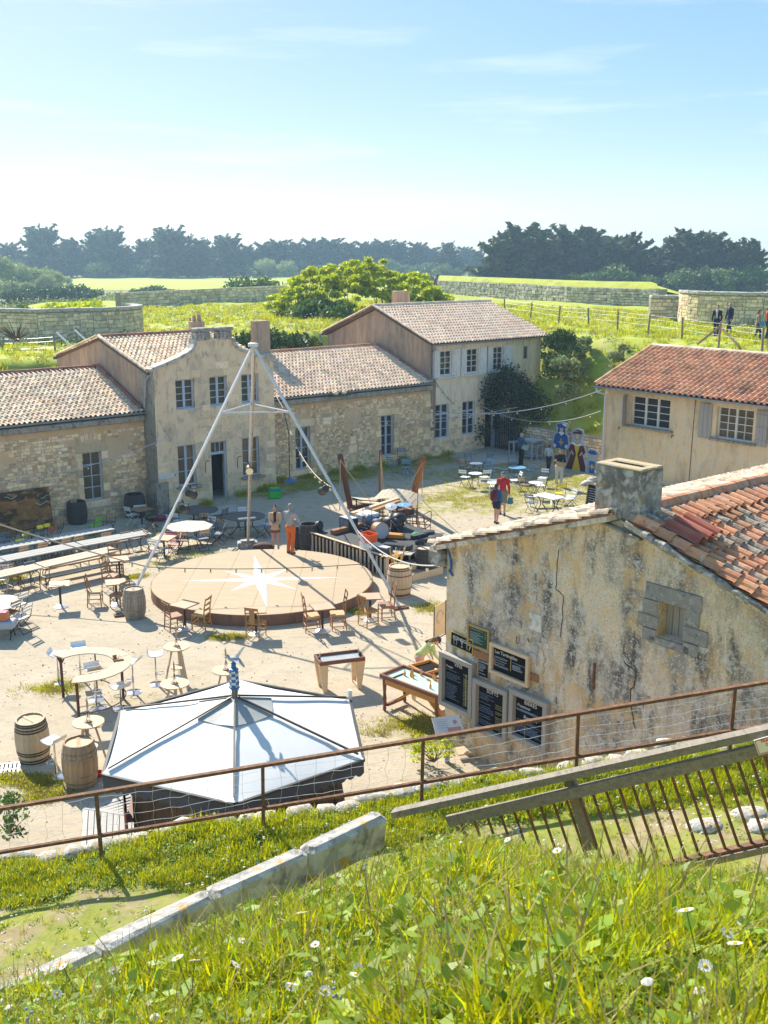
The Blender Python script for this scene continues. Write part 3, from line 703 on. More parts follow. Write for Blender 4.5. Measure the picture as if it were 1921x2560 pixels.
# ================================================================ central house with the curved parapet
ch = bld('gabled_house','two storey stone house with curved parapet, open door and six blue-grey windows',-6.95,-1.1)
W1 = 6.02
up = [(1.02, 1.92, 4.12, 5.38), (2.68, 3.56, 4.12, 5.40), (4.30, 5.20, 4.12, 5.38)]
dn = [(.98, 1.86, .74, 2.54), (4.24, 5.14, .74, 2.53)]
door = (2.62, 3.42, -.36, 2.52)
holes = up + dn + [door]
prof = [(0,5.78),(.02,5.86),(.6,6.02),(1.2,6.22),(1.7,6.42),(1.95,6.58),(2.08,6.80),(2.12,7.02),(3.86,7.02),(3.90,6.80),(4.04,6.58),(4.3,6.42),(4.85,6.22),(5.45,6.02),(6.0,5.86),(6.02,5.78)]
mb = MB(); wall_panel(mb,W1,-.6,5.6,holes,reveal=.26,top=prof); cw = mb.build('wall',M['render_tan'],ch)
sk = lambda u,z: (z > 3.55 and not (1.9 < u < 5.0 and z < 6.6 and hill(u,z) < .45)) or (u < 1.0 and z > 2.3) or (abs(u - 1.45) < .5 and z > 2.6) or (z > 5.75 and hill(u * 2,z * 2) > .1)
tr = [(a - .0, b + .0, c, d) for a, b, c, d in holes]
scatter_pieces('block',courses(W1,-.55,6.7,tr,hr=(.29,.335),wr=(.42,.80),gap=.016,skip=sk,m=.0),'ashlar',cw,300,.02)
mb = MB(); mb.add([(-.001,0,-.6),(-.001,0,5.78),(-.001,1.25,5.78),(-.001,1.25,-.6)],[(0,1,2,3)])
mb.prism([(-.16, -.10), (.42, -.10), (.42, -.004), (-.16, -.004)], -.5, 1.05)
mb.prism([(-.16, -.004), (-.003, -.004), (-.003, .9), (-.16, .9)], -.5, 1.05)
mb.build('side_return', M['cornice'], ch)
# coping following the curve
mb = MB(); cp = [(-.08, 5.80)] + prof[1:8]; cq = prof[8:-1] + [(6.10, 5.80)]
for seg in (cp, cq):
 for (a, za), (b, zb) in zip(seg, seg[1:]):
  v = [(a,-.10,za),(b,-.10,zb),(b,.42,zb),(a,.42,za)]; n_ = Vector((za - zb,0,b - a)).normalized() * .13
  vs = [Vector(q) for q in v] + [Vector(q) + n_ for q in v]; mb.add(vs,[(3,2,1,0),(4,5,6,7),(0,1,5,4),(1,2,6,5),(2,3,7,6),(3,0,4,7)])
mb.build('coping',mat('coping_stone',(.62,.58,.51),(.44,.41,.36),sc=3,bump=.4,layers=((GRY,5,(1,1,1),.57,.68,.7),)),ch)
for x in (2.45, 3.53):
 mb = MB(); mb.box((0,0,.16),(.62,.56,.34),bev=.03); mb.box((0,0,.42),(.78,.66,.16),bev=.04); mb.build('chimney_block',M['chimney_old'],ch,loc=(x,.17,7.0))
for a, b, c, d in up: window(ch, a, b, c, d, 2, 4, ym=.17, mull=(1,))
for a, b, c, d in dn: window(ch, a, b, c, d, 2, 3, ym=.17, mull=(1,), gl='glass_warm')
for a, b, c, d in dn:
 mb = MB(); mb.box(((a + b) / 2,-.09,c - .05),(b - a + .28,.34,.10),bev=.025); mb.build('window_sill',M['cornice'],ch)
for a, b, c, d in up:
 mb = MB(); mb.box(((a + b) / 2,.08,c - .015),(b - a - .01,.2,.05),bev=.01); mb.build('window_sill',M['paint_blue'],ch)
window(ch, door[0], door[1], 1.98, 2.52, 3, 1, ym=.17, name='fanlight')
mb = MB(); mb.box((door[0] + .03,.17,.85),(.06,.1,2.24)); mb.box((door[1] - .03,.17,.85),(.06,.1,2.24)); mb.box(((door[0] + door[1]) / 2,.17,1.955),(.8,.104,.06)); mb.build('door_frame',M['paint_blue'],ch)
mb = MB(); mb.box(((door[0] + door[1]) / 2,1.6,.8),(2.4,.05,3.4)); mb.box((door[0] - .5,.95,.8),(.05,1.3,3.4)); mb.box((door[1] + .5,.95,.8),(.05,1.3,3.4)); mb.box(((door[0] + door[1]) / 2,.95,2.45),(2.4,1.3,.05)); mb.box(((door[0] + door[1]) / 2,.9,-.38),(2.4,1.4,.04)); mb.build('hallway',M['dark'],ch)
mb = MB(); mb.box((door[0] + .06, .55, .80), (.05, .72, 2.2)); mb.build('door', M['paint_blue'], ch)
mb = MB(); mb.box((3.02, -.30, -.36), (1.25, .6, .16), bev=.02); mb.build('door_step', M['cornice'], ch)
for x in (2.30, 3.95):                       # wrought brackets beside the door
 mb = MB(); mb.tube([(x,-.03,1.2),(x,-.03,1.62),(x + .03,-.04,1.70),(x + .12,-.06,1.74),(x + .18,-.06,1.70)],.014,5); mb.build('iron_bracket',M['black'],ch)
mb = MB(); mb.box((.42,-.03,1.30),(.85,.03,.20)); mb.prism([(.86,1.2),(.86,1.4),(.94,1.3)],.015,.045,M=Rot(rad(90),4,'X')); sg = mb.build('direction_plate',M['paint_white'],ch)
mb = MB(); mb.prism([(.73,1.24),(.77,1.24),(.83,1.30),(.77,1.36),(.73,1.36),(.79,1.30)],.0,.005,M=Tra((0,-.047,0)) @ Rot(rad(90),4,'X')); mb.build('arrow',M['black'],sg)
# left gable wall, roof
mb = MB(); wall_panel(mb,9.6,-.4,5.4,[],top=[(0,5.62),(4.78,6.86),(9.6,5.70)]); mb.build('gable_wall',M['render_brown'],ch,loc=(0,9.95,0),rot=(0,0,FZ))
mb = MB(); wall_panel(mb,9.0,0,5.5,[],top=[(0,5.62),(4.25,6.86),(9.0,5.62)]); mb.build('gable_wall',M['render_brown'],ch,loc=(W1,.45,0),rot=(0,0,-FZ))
a1 = math.atan2(6.93 - 5.78, 4.55)
roof_slope(ch, (-.10, .32, 5.74), (a1, 0, 0), W1 + .2, 4.72, 'tile_pale', near=lambda x, y: -y)
ridge_row(ch, (-.1, 4.86, 6.98), (W1 + .1, 4.86, 6.98))
roof_slope(ch,(W1 + .1,10.2,5.66),(math.atan2(1.24,5.2),0,PI_),W1 + .2,5.4,'tile_pale',limit=0,name='rear_roof')
ridge_row(ch,(-.13,9.9,5.76),(-.13,4.95,7.0),key='tile_pale',r=.09,name='verge_tile'); ridge_row(ch,(-.13,.3,5.84),(-.13,4.8,7.0),key='tile_pale',r=.09,name='verge_tile')
mb = MB(); mb.box((5.0,5.0,7.2),(.62,.5,.5),bev=.02); mb.lathe([(.11,0),(.09,.3)],(4.88,5.0,7.44),8); mb.lathe([(.11,0),(.09,.34)],(5.14,5.0,7.44),8); mb.build('chimney',M['render_brown'],ch)
for dx in (.05, .12, .2):
 mb = MB(); mb.tube(sag((dx - .1,-.03 - dx,5.75),(-.03 - dx * .3,.1,3.9),-.1 * dx),.012,4); mb.build('wall_cable',M['rope'],ch)
mb = MB(); mb.tube([(.02,.35,5.62),(-.09,.5,5.4),(-.09,.75,4.2)],.05,6); mb.build('downpipe',M['zinc'],ch)

# ================================================================ right wing
rw = bld('stone_wing','low rubble stone wing with two tall windows between the gabled house and the taller house',-.93,0)
W2 = 10.58
holes = [(.93 + .28, .93 + 1.06, .82, 2.82), (.93 + 5.55, .93 + 6.28, .55, 2.62)]
hl = []
for px0, py0, px1, py1 in ((738, 1069, 777, 1170), (953, 1040, 985, 1137)):
 def S_(px, py):
  r = ray(px,py); k = (O.x * E2.x + O.y * E2.y) / (r[0] * E2.x + r[1] * E2.y); P_ = Vector((r[0] * k,r[1] * k,0)); return ST(P_)[0] + .93,HC + r[2] * k
 a, z1_ = S_(px0, py0); b, z0_ = S_(px1, py1); hl.append((a, b, z0_, z1_))
holes = hl
mb = MB(); wall_panel(mb, W2, -.3, 3.62, holes); rwl = mb.build('wall', M['mortar'], rw)
blocks = []
for a, b, c, d in holes:
 blocks.append(((a + b) / 2,d + .19,b - a + .55,.34)); blocks.append(((a + b) / 2,c - .15,b - a + .6,.26)); z = c
 for i in range(6):
  wd = .34 if i % 2 else .22
  for sx, u in ((-1, a), (1, b)): blocks.append((u + sx * wd / 2, z + .17, wd - .01, .325))
  z += .345
 for k in range(-4, 5): blocks.append(((a + b) / 2 + k * .17, d + .80 - .02 * k * k, .15, .28))
for i in range(10): blocks.append((W2 - (.24 if i % 2 else .17), .1 + i * .35, .48 if i % 2 else .34, .33))
for i in range(4): blocks.append(((holes[0][1] + holes[1][0]) / 2 + .4,.15 + i * .45,.34 if i % 2 else .5,.40))
for i in range(6): blocks.append((holes[0][1] + 1.0 + (i % 2) * .06, 2.55 + .18 * i, .5, .17))
area = [(q[0] - q[2] / 2, q[0] + q[2] / 2, q[1] - q[3] / 2, q[1] + q[3] / 2) for q in blocks] + holes
skip = lambda u, z: (hill(u * .8 + 3, z * 1.2) > .62) or z > 3.5 or R.random() < .05
scatter_pieces('stone',blocks + courses(W2,-.2,3.58,area,skip=skip,hr=(.08,.15),wr=(.10,.28),gap=.02),'limestone',rwl,300,.034)
for a, b, c, d in holes:
 window(rw, a, b, c, d, 2, 4, ym=.17, mull=(1,))
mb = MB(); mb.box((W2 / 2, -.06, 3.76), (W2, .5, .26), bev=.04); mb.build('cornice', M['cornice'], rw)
gutter(rw, (0, -.30, 4.02), (W2, -.30, 4.02), .075)
roof_slope(rw, (0, -.22, 4.02), (ang, 0, 0), W2, 4.72, 'tile_pale', near=lambda x, y: y, mixk='tile_pink')
ridge_row(rw, (0, 4.35, 5.72), (W2, 4.35, 5.72), key='tile_new')
roof_slope(rw, (W2, 8.6, 4.0), (ang, 0, PI_), W2, 4.5, 'tile_pale', limit=0, name='rear_roof')
mb = MB(); mb.box((W2 / 2, 8.2, 2.0), (W2, .3, 4.0)); mb.build('rear_wall', M['render_brown'], rw)
ridge_row(rw, (W2 - .16, -.1, 4.16), (W2 - .16, 4.3, 5.72), r=.10)
mb = MB()
for i in range(6): mb.box((W2 - .35 + .0,.2 + i * .72,4.30 + i * .255),(.4,.7,.02),M=Tra((W2 - .06,.2 + i * .72,4.34 + i * .235)) @ Rot(ang,4,'X'))
mb.build('flashing', M['zinc'], rw)
mb = MB(); mb.box((2.95, 4.45, 6.3), (.85, .5, 2.0), bev=.015); mb.build('chimney', M['render_brown'], rw)
# ================================================================ taller house at the end of the range
fh = bld('tall_house','taller cream house with white shutters, blue-grey ground floor windows and pink tile roof',9.65,0)
W3 = 8.5
def FW(px, py):
 r = ray(px,py); k = (O.x * E2.x + O.y * E2.y) / (r[0] * E2.x + r[1] * E2.y); P_ = Vector((r[0] * k,r[1] * k,0)); return ST(P_)[0] - 9.65,HC + r[2] * k
def rect(x0, y0, x1, y1):
 a, d = FW(x0, y0); b, c = FW(x1, y1); return (a, b, c, d)
upw = [rect(1101, 872, 1130, 935), rect(1168, 866, 1196, 928), rect(1234, 862, 1258, 922)]
upw = [(a, b, 4.30, 5.62) for a, b, c, d in upw]
upw.append((7.05, 7.5, 4.75, 5.55))
gw = [rect(1089, 1010, 1122, 1085), rect(1157, 1002, 1187, 1076)]
gw = [(a, b, .95, 2.78) for a, b, c, d in gw]
dr = rect(1214, 995, 1252, 1128); dr = (dr[0], dr[1] + .1, 0.02, 2.78)
holes = upw + gw + [dr]
mb = MB(); wall_panel(mb, W3, -.2, 6.0, holes, reveal=.2); fw_ = mb.build('wall', M['render_cream'], fh)
scatter_pieces('stone',courses(dr[0] - .05,-.15,2.95,holes,hr=(.12,.19),wr=(.16,.42),gap=.014,skip=lambda u,z: (z > 1.0 and R.random() < .25) or (z > 2.5 and R.random() < .4)),'rubble_tan',fw_,300,.022)
for a, b, c, d in upw[:3]: window(fh, a, b, c, d, 2, 4, ym=.12, frame=M['paint_white'], mull=())
window(fh, *upw[3], 1, 1, ym=.1, frame=M['paint_white'])
for a, b, c, d in gw: window(fh, a, b, c, d, 2, 4, ym=.14, mull=(1,), transom=(0, .24, .48, .72, 1.0))
window(fh, dr[0], dr[1], 2.25, 2.78, 3, 1, ym=.12, name='fanlight')
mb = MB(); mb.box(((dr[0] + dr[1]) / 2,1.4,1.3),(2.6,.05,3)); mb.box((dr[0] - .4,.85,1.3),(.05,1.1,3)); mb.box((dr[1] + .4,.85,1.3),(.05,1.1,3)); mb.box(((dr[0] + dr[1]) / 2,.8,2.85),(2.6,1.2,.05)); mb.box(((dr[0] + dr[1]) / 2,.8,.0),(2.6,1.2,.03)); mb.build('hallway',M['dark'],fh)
lf = window(fh, dr[0] + (dr[1] - dr[0]) * .42, dr[1] - .03, .9, 2.2, 1, 4, ym=.10, name='door_leaf', fw=.10)
mb = MB(); mb.box(((dr[1] - dr[0]) * .29,0,-.42),((dr[1] - dr[0]) * .58 - .03,.05,.86)); mb.box(((dr[1] - dr[0]) * .29,-.03,-.40),((dr[1] - dr[0]) * .28,.02,.5)); mb.build('door_panel',M['paint_blue'],lf)
shm = {}
def shutter(x, z0, z1, w, ang_, key='shutter_white'):
 mb = MB(); n = 3; h = z1 - z0
 for i in range(n): mb.box((w * (i + .5) / n, 0, h / 2), (w / n - .006, .03, h), bev=.005)
 for zz in (.18, .5, .82): mb.box((w / 2, -.024, h * zz), (w - .03, .02, .07))
 return mb.build('shutter', M[key], fh, loc=(x, -.03, z0), rot=(0, 0, ang_))
for i, (a, b, c, d) in enumerate(upw[:3]):
 w = .44
 shutter(a - .06, c - .10, d + .06, w, PI_ + rad(9)); shutter(b + .10, c - .10, d + .06, w, rad(-9))
 mb = MB(); mb.box(((a + b) / 2,-.05,c - .10),(b - a + .5,.28,.09),bev=.02); mb.build('window_sill',M['shutter_white'],fh)
 mb = MB(); mb.box((b + .05,-.002,(c + d) / 2),(.085,.05,d - c)); mb.box((a - .04,-.002,(c + d) / 2),(.06,.05,d - c)); mb.build('window_reveal',M['shutter_white'],fh)
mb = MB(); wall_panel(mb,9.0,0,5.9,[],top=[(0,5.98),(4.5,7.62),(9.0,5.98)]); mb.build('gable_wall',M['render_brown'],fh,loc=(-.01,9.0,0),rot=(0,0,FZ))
mb = MB(); wall_panel(mb,9.0,0,5.9,[],top=[(0,5.98),(4.5,7.62),(9.0,5.98)]); mb.build('gable_wall',M['render_cream'],fh,loc=(W3,0,0),rot=(0,0,-FZ))
mb = MB(); mb.box((W3 / 2, 8.8, 3), (W3, .3, 6)); mb.build('rear_wall', M['render_brown'], fh)
a3 = math.atan2(7.80 - 6.08, 4.85)
roof_slope(fh,(-.25,-.35,6.04),(a3,0,0),W3 + .55,5.15,'tile_pink',near=lambda x,y: x + y * .3,tw=.215,exp=.345)
roof_slope(fh, (W3 + .3, 9.35, 6.04), (a3, 0, PI_), W3 + .55, 5.15, 'tile_pink', limit=0, name='rear_roof')
ridge_row(fh, (-.25, 4.5, 7.84), (W3 + .3, 4.5, 7.84), key='tile_pink')
ridge_row(fh,(-.27,-.35,6.13),(-.27,4.45,7.84),key='tile_pink',r=.085,name='verge_tile'); ridge_row(fh,(-.27,9.3,6.13),(-.27,4.55,7.84),key='tile_pink',r=.085,name='verge_tile')
gutter(fh, (-.2, -.42, 6.0), (W3 + .3, -.42, 6.0), .07); gutter(fh, (W3, 9.42, 6.0), (-.3, 9.42, 6.0), .07)
mb = MB(); mb.tube([(.02,-.40,5.95),(-.02,-.30,5.78),(.12,-.08,5.62),(.12,-.08,4.2),(-.1,-.12,4.08)],.05,7); mb.build('downpipe',M['zinc'],fh)
mb = MB(); mb.tube([(-.3,9.4,5.95),(-.28,9.3,5.7),(-.05,9.05,5.5),(-.05,9.05,3)],.05,7); mb.build('downpipe',M['zinc'],fh)
mb = MB(); mb.box((3.2, 6.2, 7.9), (1.0, .5, 1.2), bev=.02); mb.build('chimney', M['render_brown'], fh)

# ================================================================ house on the right
rb = bld('ochre_house','ochre rendered house with red tile roof and grey shutters at right edge',13.47,-8.5)
W4 = 12.0
def RWp(px, py):
 s0 = 13.47; r = ray(px,py); k = (s0 + O.x * E1.x + O.y * E1.y) / (r[0] * E1.x + r[1] * E1.y); P_ = Vector((r[0] * k,r[1] * k,0)); return -8.5 - ST(P_)[1],HC + r[2] * k
a, d = RWp(1580, 985); b, c = RWp(1672, 1082); win1 = (a, b, 2.62, 4.02)
a, d = RWp(1795, 1010); b, c = RWp(1879, 1112); win2 = (a, b, 2.60, 4.02)
a,d = RWp(1571,1172); b,c = RWp(1600,1190); lo1 = [(RWp(1571 + k * 33,1180)[0],RWp(1595 + k * 31,1180)[0],-.1,.44) for k in range(3)]
holes = [win1, win2] + lo1
mb = MB(); wall_panel(mb,W4,-.4,4.3,holes,reveal=.3); rwall = mb.build('wall',M['render_gold'],rb,rot=(0,0,FZ))
window(rwall, *win1, 3, 4, ym=.2, frame=M['shutter_white'], mull=(1, 2), fw=.05)
window(rwall, *win2, 4, 4, ym=.2, frame=M['shutter_white'], mull=(2,), gl='glass_warm', fw=.06)
for q in lo1: window(rwall, *q, 1, 2, ym=.2, frame=M['shutter_white'], fw=.05)
for q in (win1, win2):
 mb = MB(); mb.box(((q[0] + q[1]) / 2,-.02,q[2] - .06),(q[1] - q[0] + .5,.34,.10),bev=.02); mb.build('window_sill',M['cornice'],rwall)
def shut2(u, q, w, a_):
 mb = MB(); h = q[3] - q[2] + .14
 for i in range(3): mb.box((w * (i + .5) / 3, 0, h / 2), (w / 3 - .008, .03, h), bev=.005)
 for zz in (.15, .5, .85): mb.box((w / 2, -.025, h * zz), (w - .04, .022, .09))
 mb.build('shutter', M['shutter_grey'], rwall, loc=(u, -.035, q[2] - .08), rot=(0, 0, a_))
shut2(win1[0] - .22,win1,.60,rad(-72)); shut2(win2[0] - .22,win2,.62,PI_ + rad(6)); shut2(win2[1] + .16,win2,.60,rad(-8)); shut2(win2[1] + .95,win2,.60,rad(-6))
mb = MB(); mb.box((.26, -.02, .62), (.07, .04, .34), bev=.015); mb.build('meter_box', M['paint_white'], rwall)
cx_ = RWp(1735,1075)[0]; mb = MB(); mb.tube([(cx_,-.015,4.25),(cx_ - .03,-.015,3.0),(cx_ - .06,-.015,.4),(cx_ + .6,-.015,.3)],.015,5); mb.build('wall_cable',M['cable'],rwall)
for q, zz in ((win1[0] - .62, 2.4), (win1[1] + .25, 2.4)):
 mb = MB(); mb.box((q,-.05,zz),(.1,.08,.03)); mb.box((q - .03,-.07,zz - .05),(.025,.03,.12)); mb.build('shutter_stay',M['rust'],rwall)
mb = MB(); mb.box((4.2,-.15,2),(8.2,.3,4.6)); mb.box((8.2,-6,2),(.3,12,4.6)); mb.build('side_wall',M['render_gold'],rb)
a4 = math.atan2(6.02 - 4.42, 4.3)
roof_slope(rb,(-.42,.28,4.36),(a4,0,FZ),12.4,4.62,'tile_red',tw=.29,exp=.36,near=lambda x,y: x + y * .1,hgt=.115)
roof_slope(rb,(8.7,-12.1,4.36),(a4,0,-FZ),12.4,4.62,'tile_red',tw=.29,limit=0,name='rear_roof',hgt=.115)
ridge_row(rb,(3.98,.3,6.04),(3.98,-12,6.04),key='tile_pale',r=.14,ln=.48); ridge_row(rb,(-.4,.32,4.46),(3.95,.32,6.06),key='tile_red',r=.10,name='verge_tile')
gutter(rb, (-.50, .35, 4.34), (-.50, -12, 4.34), .075)
mb = MB(); mb.tube([(-.46,.2,4.26),(-.42,.1,4.05),(-.1,-.12,3.92),(-.1,-.12,0)],.055,8); mb.build('downpipe',mat('white_zinc',(.66,.68,.72),(.58,.60,.64),sc=4,rough=.4),rb)

for o in [q for q in rwall.children if q.name.split('.')[0] == 'window']:
 u = o.location.copy(); o.parent = rb; o.location = (u.y, -u.x, u.z); o.rotation_euler = (0, 0, FZ)
# ================================================================ near building whose gable fills the right foreground
nb = bld('old_bar_building','weathered stained gable building with menu boards, chimney and orange tile roof in the right foreground',-12.83,-25.55)
W5 = 9.3
def NW(px, py):
 s0 = -12.83; r = ray(px,py); k = (s0 + O.x * E1.x + O.y * E1.y) / (r[0] * E1.x + r[1] * E1.y); P_ = Vector((r[0] * k,r[1] * k,0)); return -25.55 - ST(P_)[1],HC + r[2] * k
a, d = NW(1648, 1502); b, c = NW(1707, 1612)
nwin = (a, b, max(c, 4.05), d)
rf_ = lambda u: 4.52 + u * .3209 if u < 4.55 else 5.98 - (u - 4.55) * .3242
mb = MB(); wall_panel(mb, W5, -.3, 4.03, [])
for y, fl in ((0, 1), (.4, -1)):
 n0, n1, za, zb_ = nwin
 for poly in ([(0,4.03),(n0,4.03),(n0,rf_(n0)),(4.55,5.98),(0,4.52)],[(n0,zb_),(n1,zb_),(n1,rf_(n1)),(n0,rf_(n0))],[(n1,4.03),(W5,4.03),(W5,rf_(W5)),(n1,rf_(n1))],[(n0,4.03),(n1,4.03),(n1,za),(n0,za)]):
  mb.add([(u, y, z) for u, z in poly], [tuple(range(len(poly)))[::fl]])
n0, n1, za, zb_ = nwin
mb.add([(n0,0,za),(n0,0,zb_),(n0,.34,zb_),(n0,.34,za)],[(0,1,2,3)]); mb.add([(n1,0,za),(n1,.34,za),(n1,.34,zb_),(n1,0,zb_)],[(0,1,2,3)]); mb.add([(n0,0,zb_),(n1,0,zb_),(n1,.34,zb_),(n0,.34,zb_)],[(0,1,2,3)]); mb.add([(n0,0,za),(n0,.34,za),(n1,.34,za),(n1,0,za)],[(0,1,2,3)])
nwall = mb.build('wall', M['render_old'], nb, rot=(0, 0, FZ))
rects = []
uw = nwin[1] - nwin[0]; um = (nwin[0] + nwin[1]) / 2
sm = mat('window_dressing',(.34,.32,.29),(.27,.255,.235),sc=3,bump=.5,layers=(((.5,.47,.42),9,(1,1,1),.58,.68,.6),((.1,.1,.1),12,(1,1,1),.62,.7,.6)))
for (u,z,w,h) in ((um + .02,nwin[3] + .14,uw + .62,.30),(nwin[0] - .17,nwin[3] - .15,.32,.26),(nwin[0] - .20,nwin[3] - .42,.44,.24),(nwin[0] - .16,nwin[3] - .66,.30,.22),(nwin[1] + .16,nwin[3] - .14,.30,.28),(nwin[1] + .24,nwin[3] - .44,.50,.28),(nwin[1] + .16,nwin[3] - .70,.30,.22),(um,nwin[2] - .08,uw + .30,.14)):
 mb = MB(); mb.box((u, -.004, z), (w, .03, h), bev=.012); mb.build('dressed_stone', sm, nwall)
mb = MB(); n = 4
for i in range(n): mb.box((nwin[0] + uw * (i + .5) / n,.26,(nwin[2] + nwin[3]) / 2),(uw / n - .012,.03,nwin[3] - nwin[2]))
mb.build('board_shutter', M['shutter_grey'], nwall)
mb = MB(); mb.box((um,.33,(nwin[2] + nwin[3]) / 2),(uw,.01,nwin[3] - nwin[2])); mb.build('dark_backing',M['dark'],nwall)
# crack lines, rusty cramp and exposed stones
crk = mat('crack', (.06, .055, .05), (.09, .08, .07), sc=9)
def crack(pts, r=.010):
 q = []
 for (x0, y0), (x1, y1) in zip(pts, pts[1:]):
  for k in range(4):
   u,z = NW(x0 + (x1 - x0) * k / 4,y0 + (y1 - y0) * k / 4); q.append((u + run(-.015,.015),-.002,z + run(-.012,.012)))
 mb = MB(); mb.tube(q, r * .8, 4); mb.build('crack', crk, nwall)
crack([(1396,1375),(1393,1440),(1390,1470),(1408,1490),(1408,1545),(1400,1610)],.013); crack([(1560,1655),(1590,1680),(1588,1712),(1575,1730),(1580,1780),(1590,1835)],.016)
crack([(1320, 1595), (1325, 1610)], .02); crack([(1292, 1590), (1290, 1605), (1300, 1612)], .014)
u,z = NW(1487,1690); mb = MB(); mb.box((u,-.02,z),(.035,.05,.52)); mb.build('iron_cramp',M['rust'],nwall)
rects = []
for px,py,w,h in ((1298,1560,.16,.12),(1340,1555,.3,.34),(1350,1612,.14,.10),(1338,1622,.2,.14),(1362,1600,.16,.10),(1335,1640,.2,.12),(1375,1630,.14,.10),(1600,1760,.16,.12),(1620,1745,.12,.09)):
 u, z = NW(px, py); rects.append((u, z, w, h))
scatter_pieces('stone', rects, 'rubble_grey', nwall, 300, .02)
mb = MB(); mb.box((6.5, -.15, 2), (13, .3, 4.6)); mb.build('side_wall', M['render_old'], nb, loc=(.3, 0, 0))
mb = MB(); mb.box((6.5, -9.2, 2), (13, .3, 4.6)); mb.build('side_wall', M['render_old'], nb, loc=(.3, 0, 0))
a5 = math.atan2(6.06 - 4.52, 4.62)
rL = roof_slope(nb,(13.2,.30,4.50),(a5,0,PI_),13.45,4.95,'tile_old',slab='render_old',tw=.24,exp=.36,near=lambda x,y: -x,mixk='tile_pale',hgt=.10)
rR = roof_slope(nb,(-.12,-9.85,4.36),(math.atan2(1.70,5.25),0,0),13.3,5.4,'tile_old',slab='render_old',tw=.245,exp=.33,near=lambda x,y: abs(x - 2) * .6 - y,mixk='tile_new',rag=.03,hgt=.11)
ridge_row(nb, (.9, -4.62, 6.12), (13.2, -4.62, 6.12), key='tile_new', r=.15, ln=.40)
mb = MB(); 
for i in range(60): mb.ell((.95 + i * .2, -4.84 - run(-.02, .02), 6.05), (.14, .07, .06), 7, 4)
mb.build('mortar_bed', M['chimney_old'], nb)
tn = tile_mesh('tile', M['tile_new'], .26, .48, .12)
for i in range(40): put('tile',tn,rR,loc=(1.0 + i * .262,5.4 - .60 + run(-.03,.02),.055),rot=(0,0,rad(run(-2,2))))
for i in range(15): put('tile',tn,rR,loc=(.0 + run(-.01,.01),.05 + i * .34,.045),rot=(0,0,rad(run(-2,2))))
for i in range(3): put('tile',tile_mesh('tile',mat('tile_wine',(.36,.10,.07),(.42,.14,.09),sc=3,rnd=.2),.30,.75,.13),rR,loc=(.30 + i * .24,4.15 - i * .0,.11 + .02 * i),rot=(0,0,rad(run(-3,3))))
mb = MB(); k = 0
mb.tube([(-.14 + run(-.015,.015),-9.8 + i * .12,4.37 + i * .12 * .3236 + run(-.02,.02)) for i in range(40)],[run(.045,.075) for i in range(40)],7)
mb.build('verge_mortar', M['chimney_old'], nb)
mb = MB()
for i in range(27):
 y = .25 - i * .17; mb.box((0,0,0),(.42,.175,.07),M=Tra((.06,y - .085,4.52 + (.30 - y + .085) * .335 + .07)) @ Rot(-math.atan(.335),4,'X'),bev=.02)
mb.build('verge_coping',mat('verge_cement',(.66,.56,.45),(.56,.44,.34),sc=3,bump=.5,layers=(((.72,.66,.56),6,(1,1,1),.56,.68,.6),((.3,.26,.22),9,(1,1,1),.6,.7,.6))),nb)
mb = MB()
for i in range(14): y = .2 - i * .33; mb.tube([(-.13,y,4.50 + (.30 - y) * .335),(-.13,y - .33,4.50 + (.63 - y) * .335)],.035,5)
mb.build('verge_edge', M['tile_new'], nb)
ca, cz = NW(1481, 1300); cb, _ = NW(1592, 1330)
mb = MB(); w = cb - ca; yb = -(ca + cb) / 2
for c_,s_ in (((.10,yb,6.33),(.20,w,1.12)),((.52,yb,6.33),(.2,w,1.12)),((.31,yb + w / 2 - .08,6.33),(.22,.16,1.12)),((.31,yb - w / 2 + .08,6.33),(.22,.16,1.12)),((.31,yb,6.80),(.22,w - .32,.06))): mb.box(c_,s_)
chm = mb.build('chimney', M['chimney_old'], nb, loc=(.05, 0, 0))
mb = MB()
for c_,s_ in (((.10,yb,6.915),(.22,w + .02,.05)),((.52,yb,6.915),(.22,w + .02,.05)),((.31,yb + w / 2 - .08,6.915),(.20,.18,.05)),((.31,yb - w / 2 + .08,6.915),(.20,.18,.05))): mb.box(c_,s_,bev=.02)
mb.build('chimney_cap', mat('cap_lichen', (.55, .38, .14), (.42, .38, .32), sc=6, bump=.5), chm)
mb = MB(); mb.box((.31, yb, 6.845), (.2, w - .34, .02)); mb.build('flue_gap', M['dark'], chm)
mb = MB(); mb.box((.3,yb - w / 2 - .10,5.98),(.55,.22,.16),bev=.06); mb.build('mossy_fillet',mat('moss_cement',(.36,.29,.11),(.24,.22,.16),sc=9,bump=.6),nb)
mb = MB(); mb.box((0,0,0),(.30,1.5,.05),M=Tra((.03,yb + .08,5.86)) @ Rot(rad(10),4,'X'),bev=.015); mb.build('cement_flaunch',M['cornice'],nb)
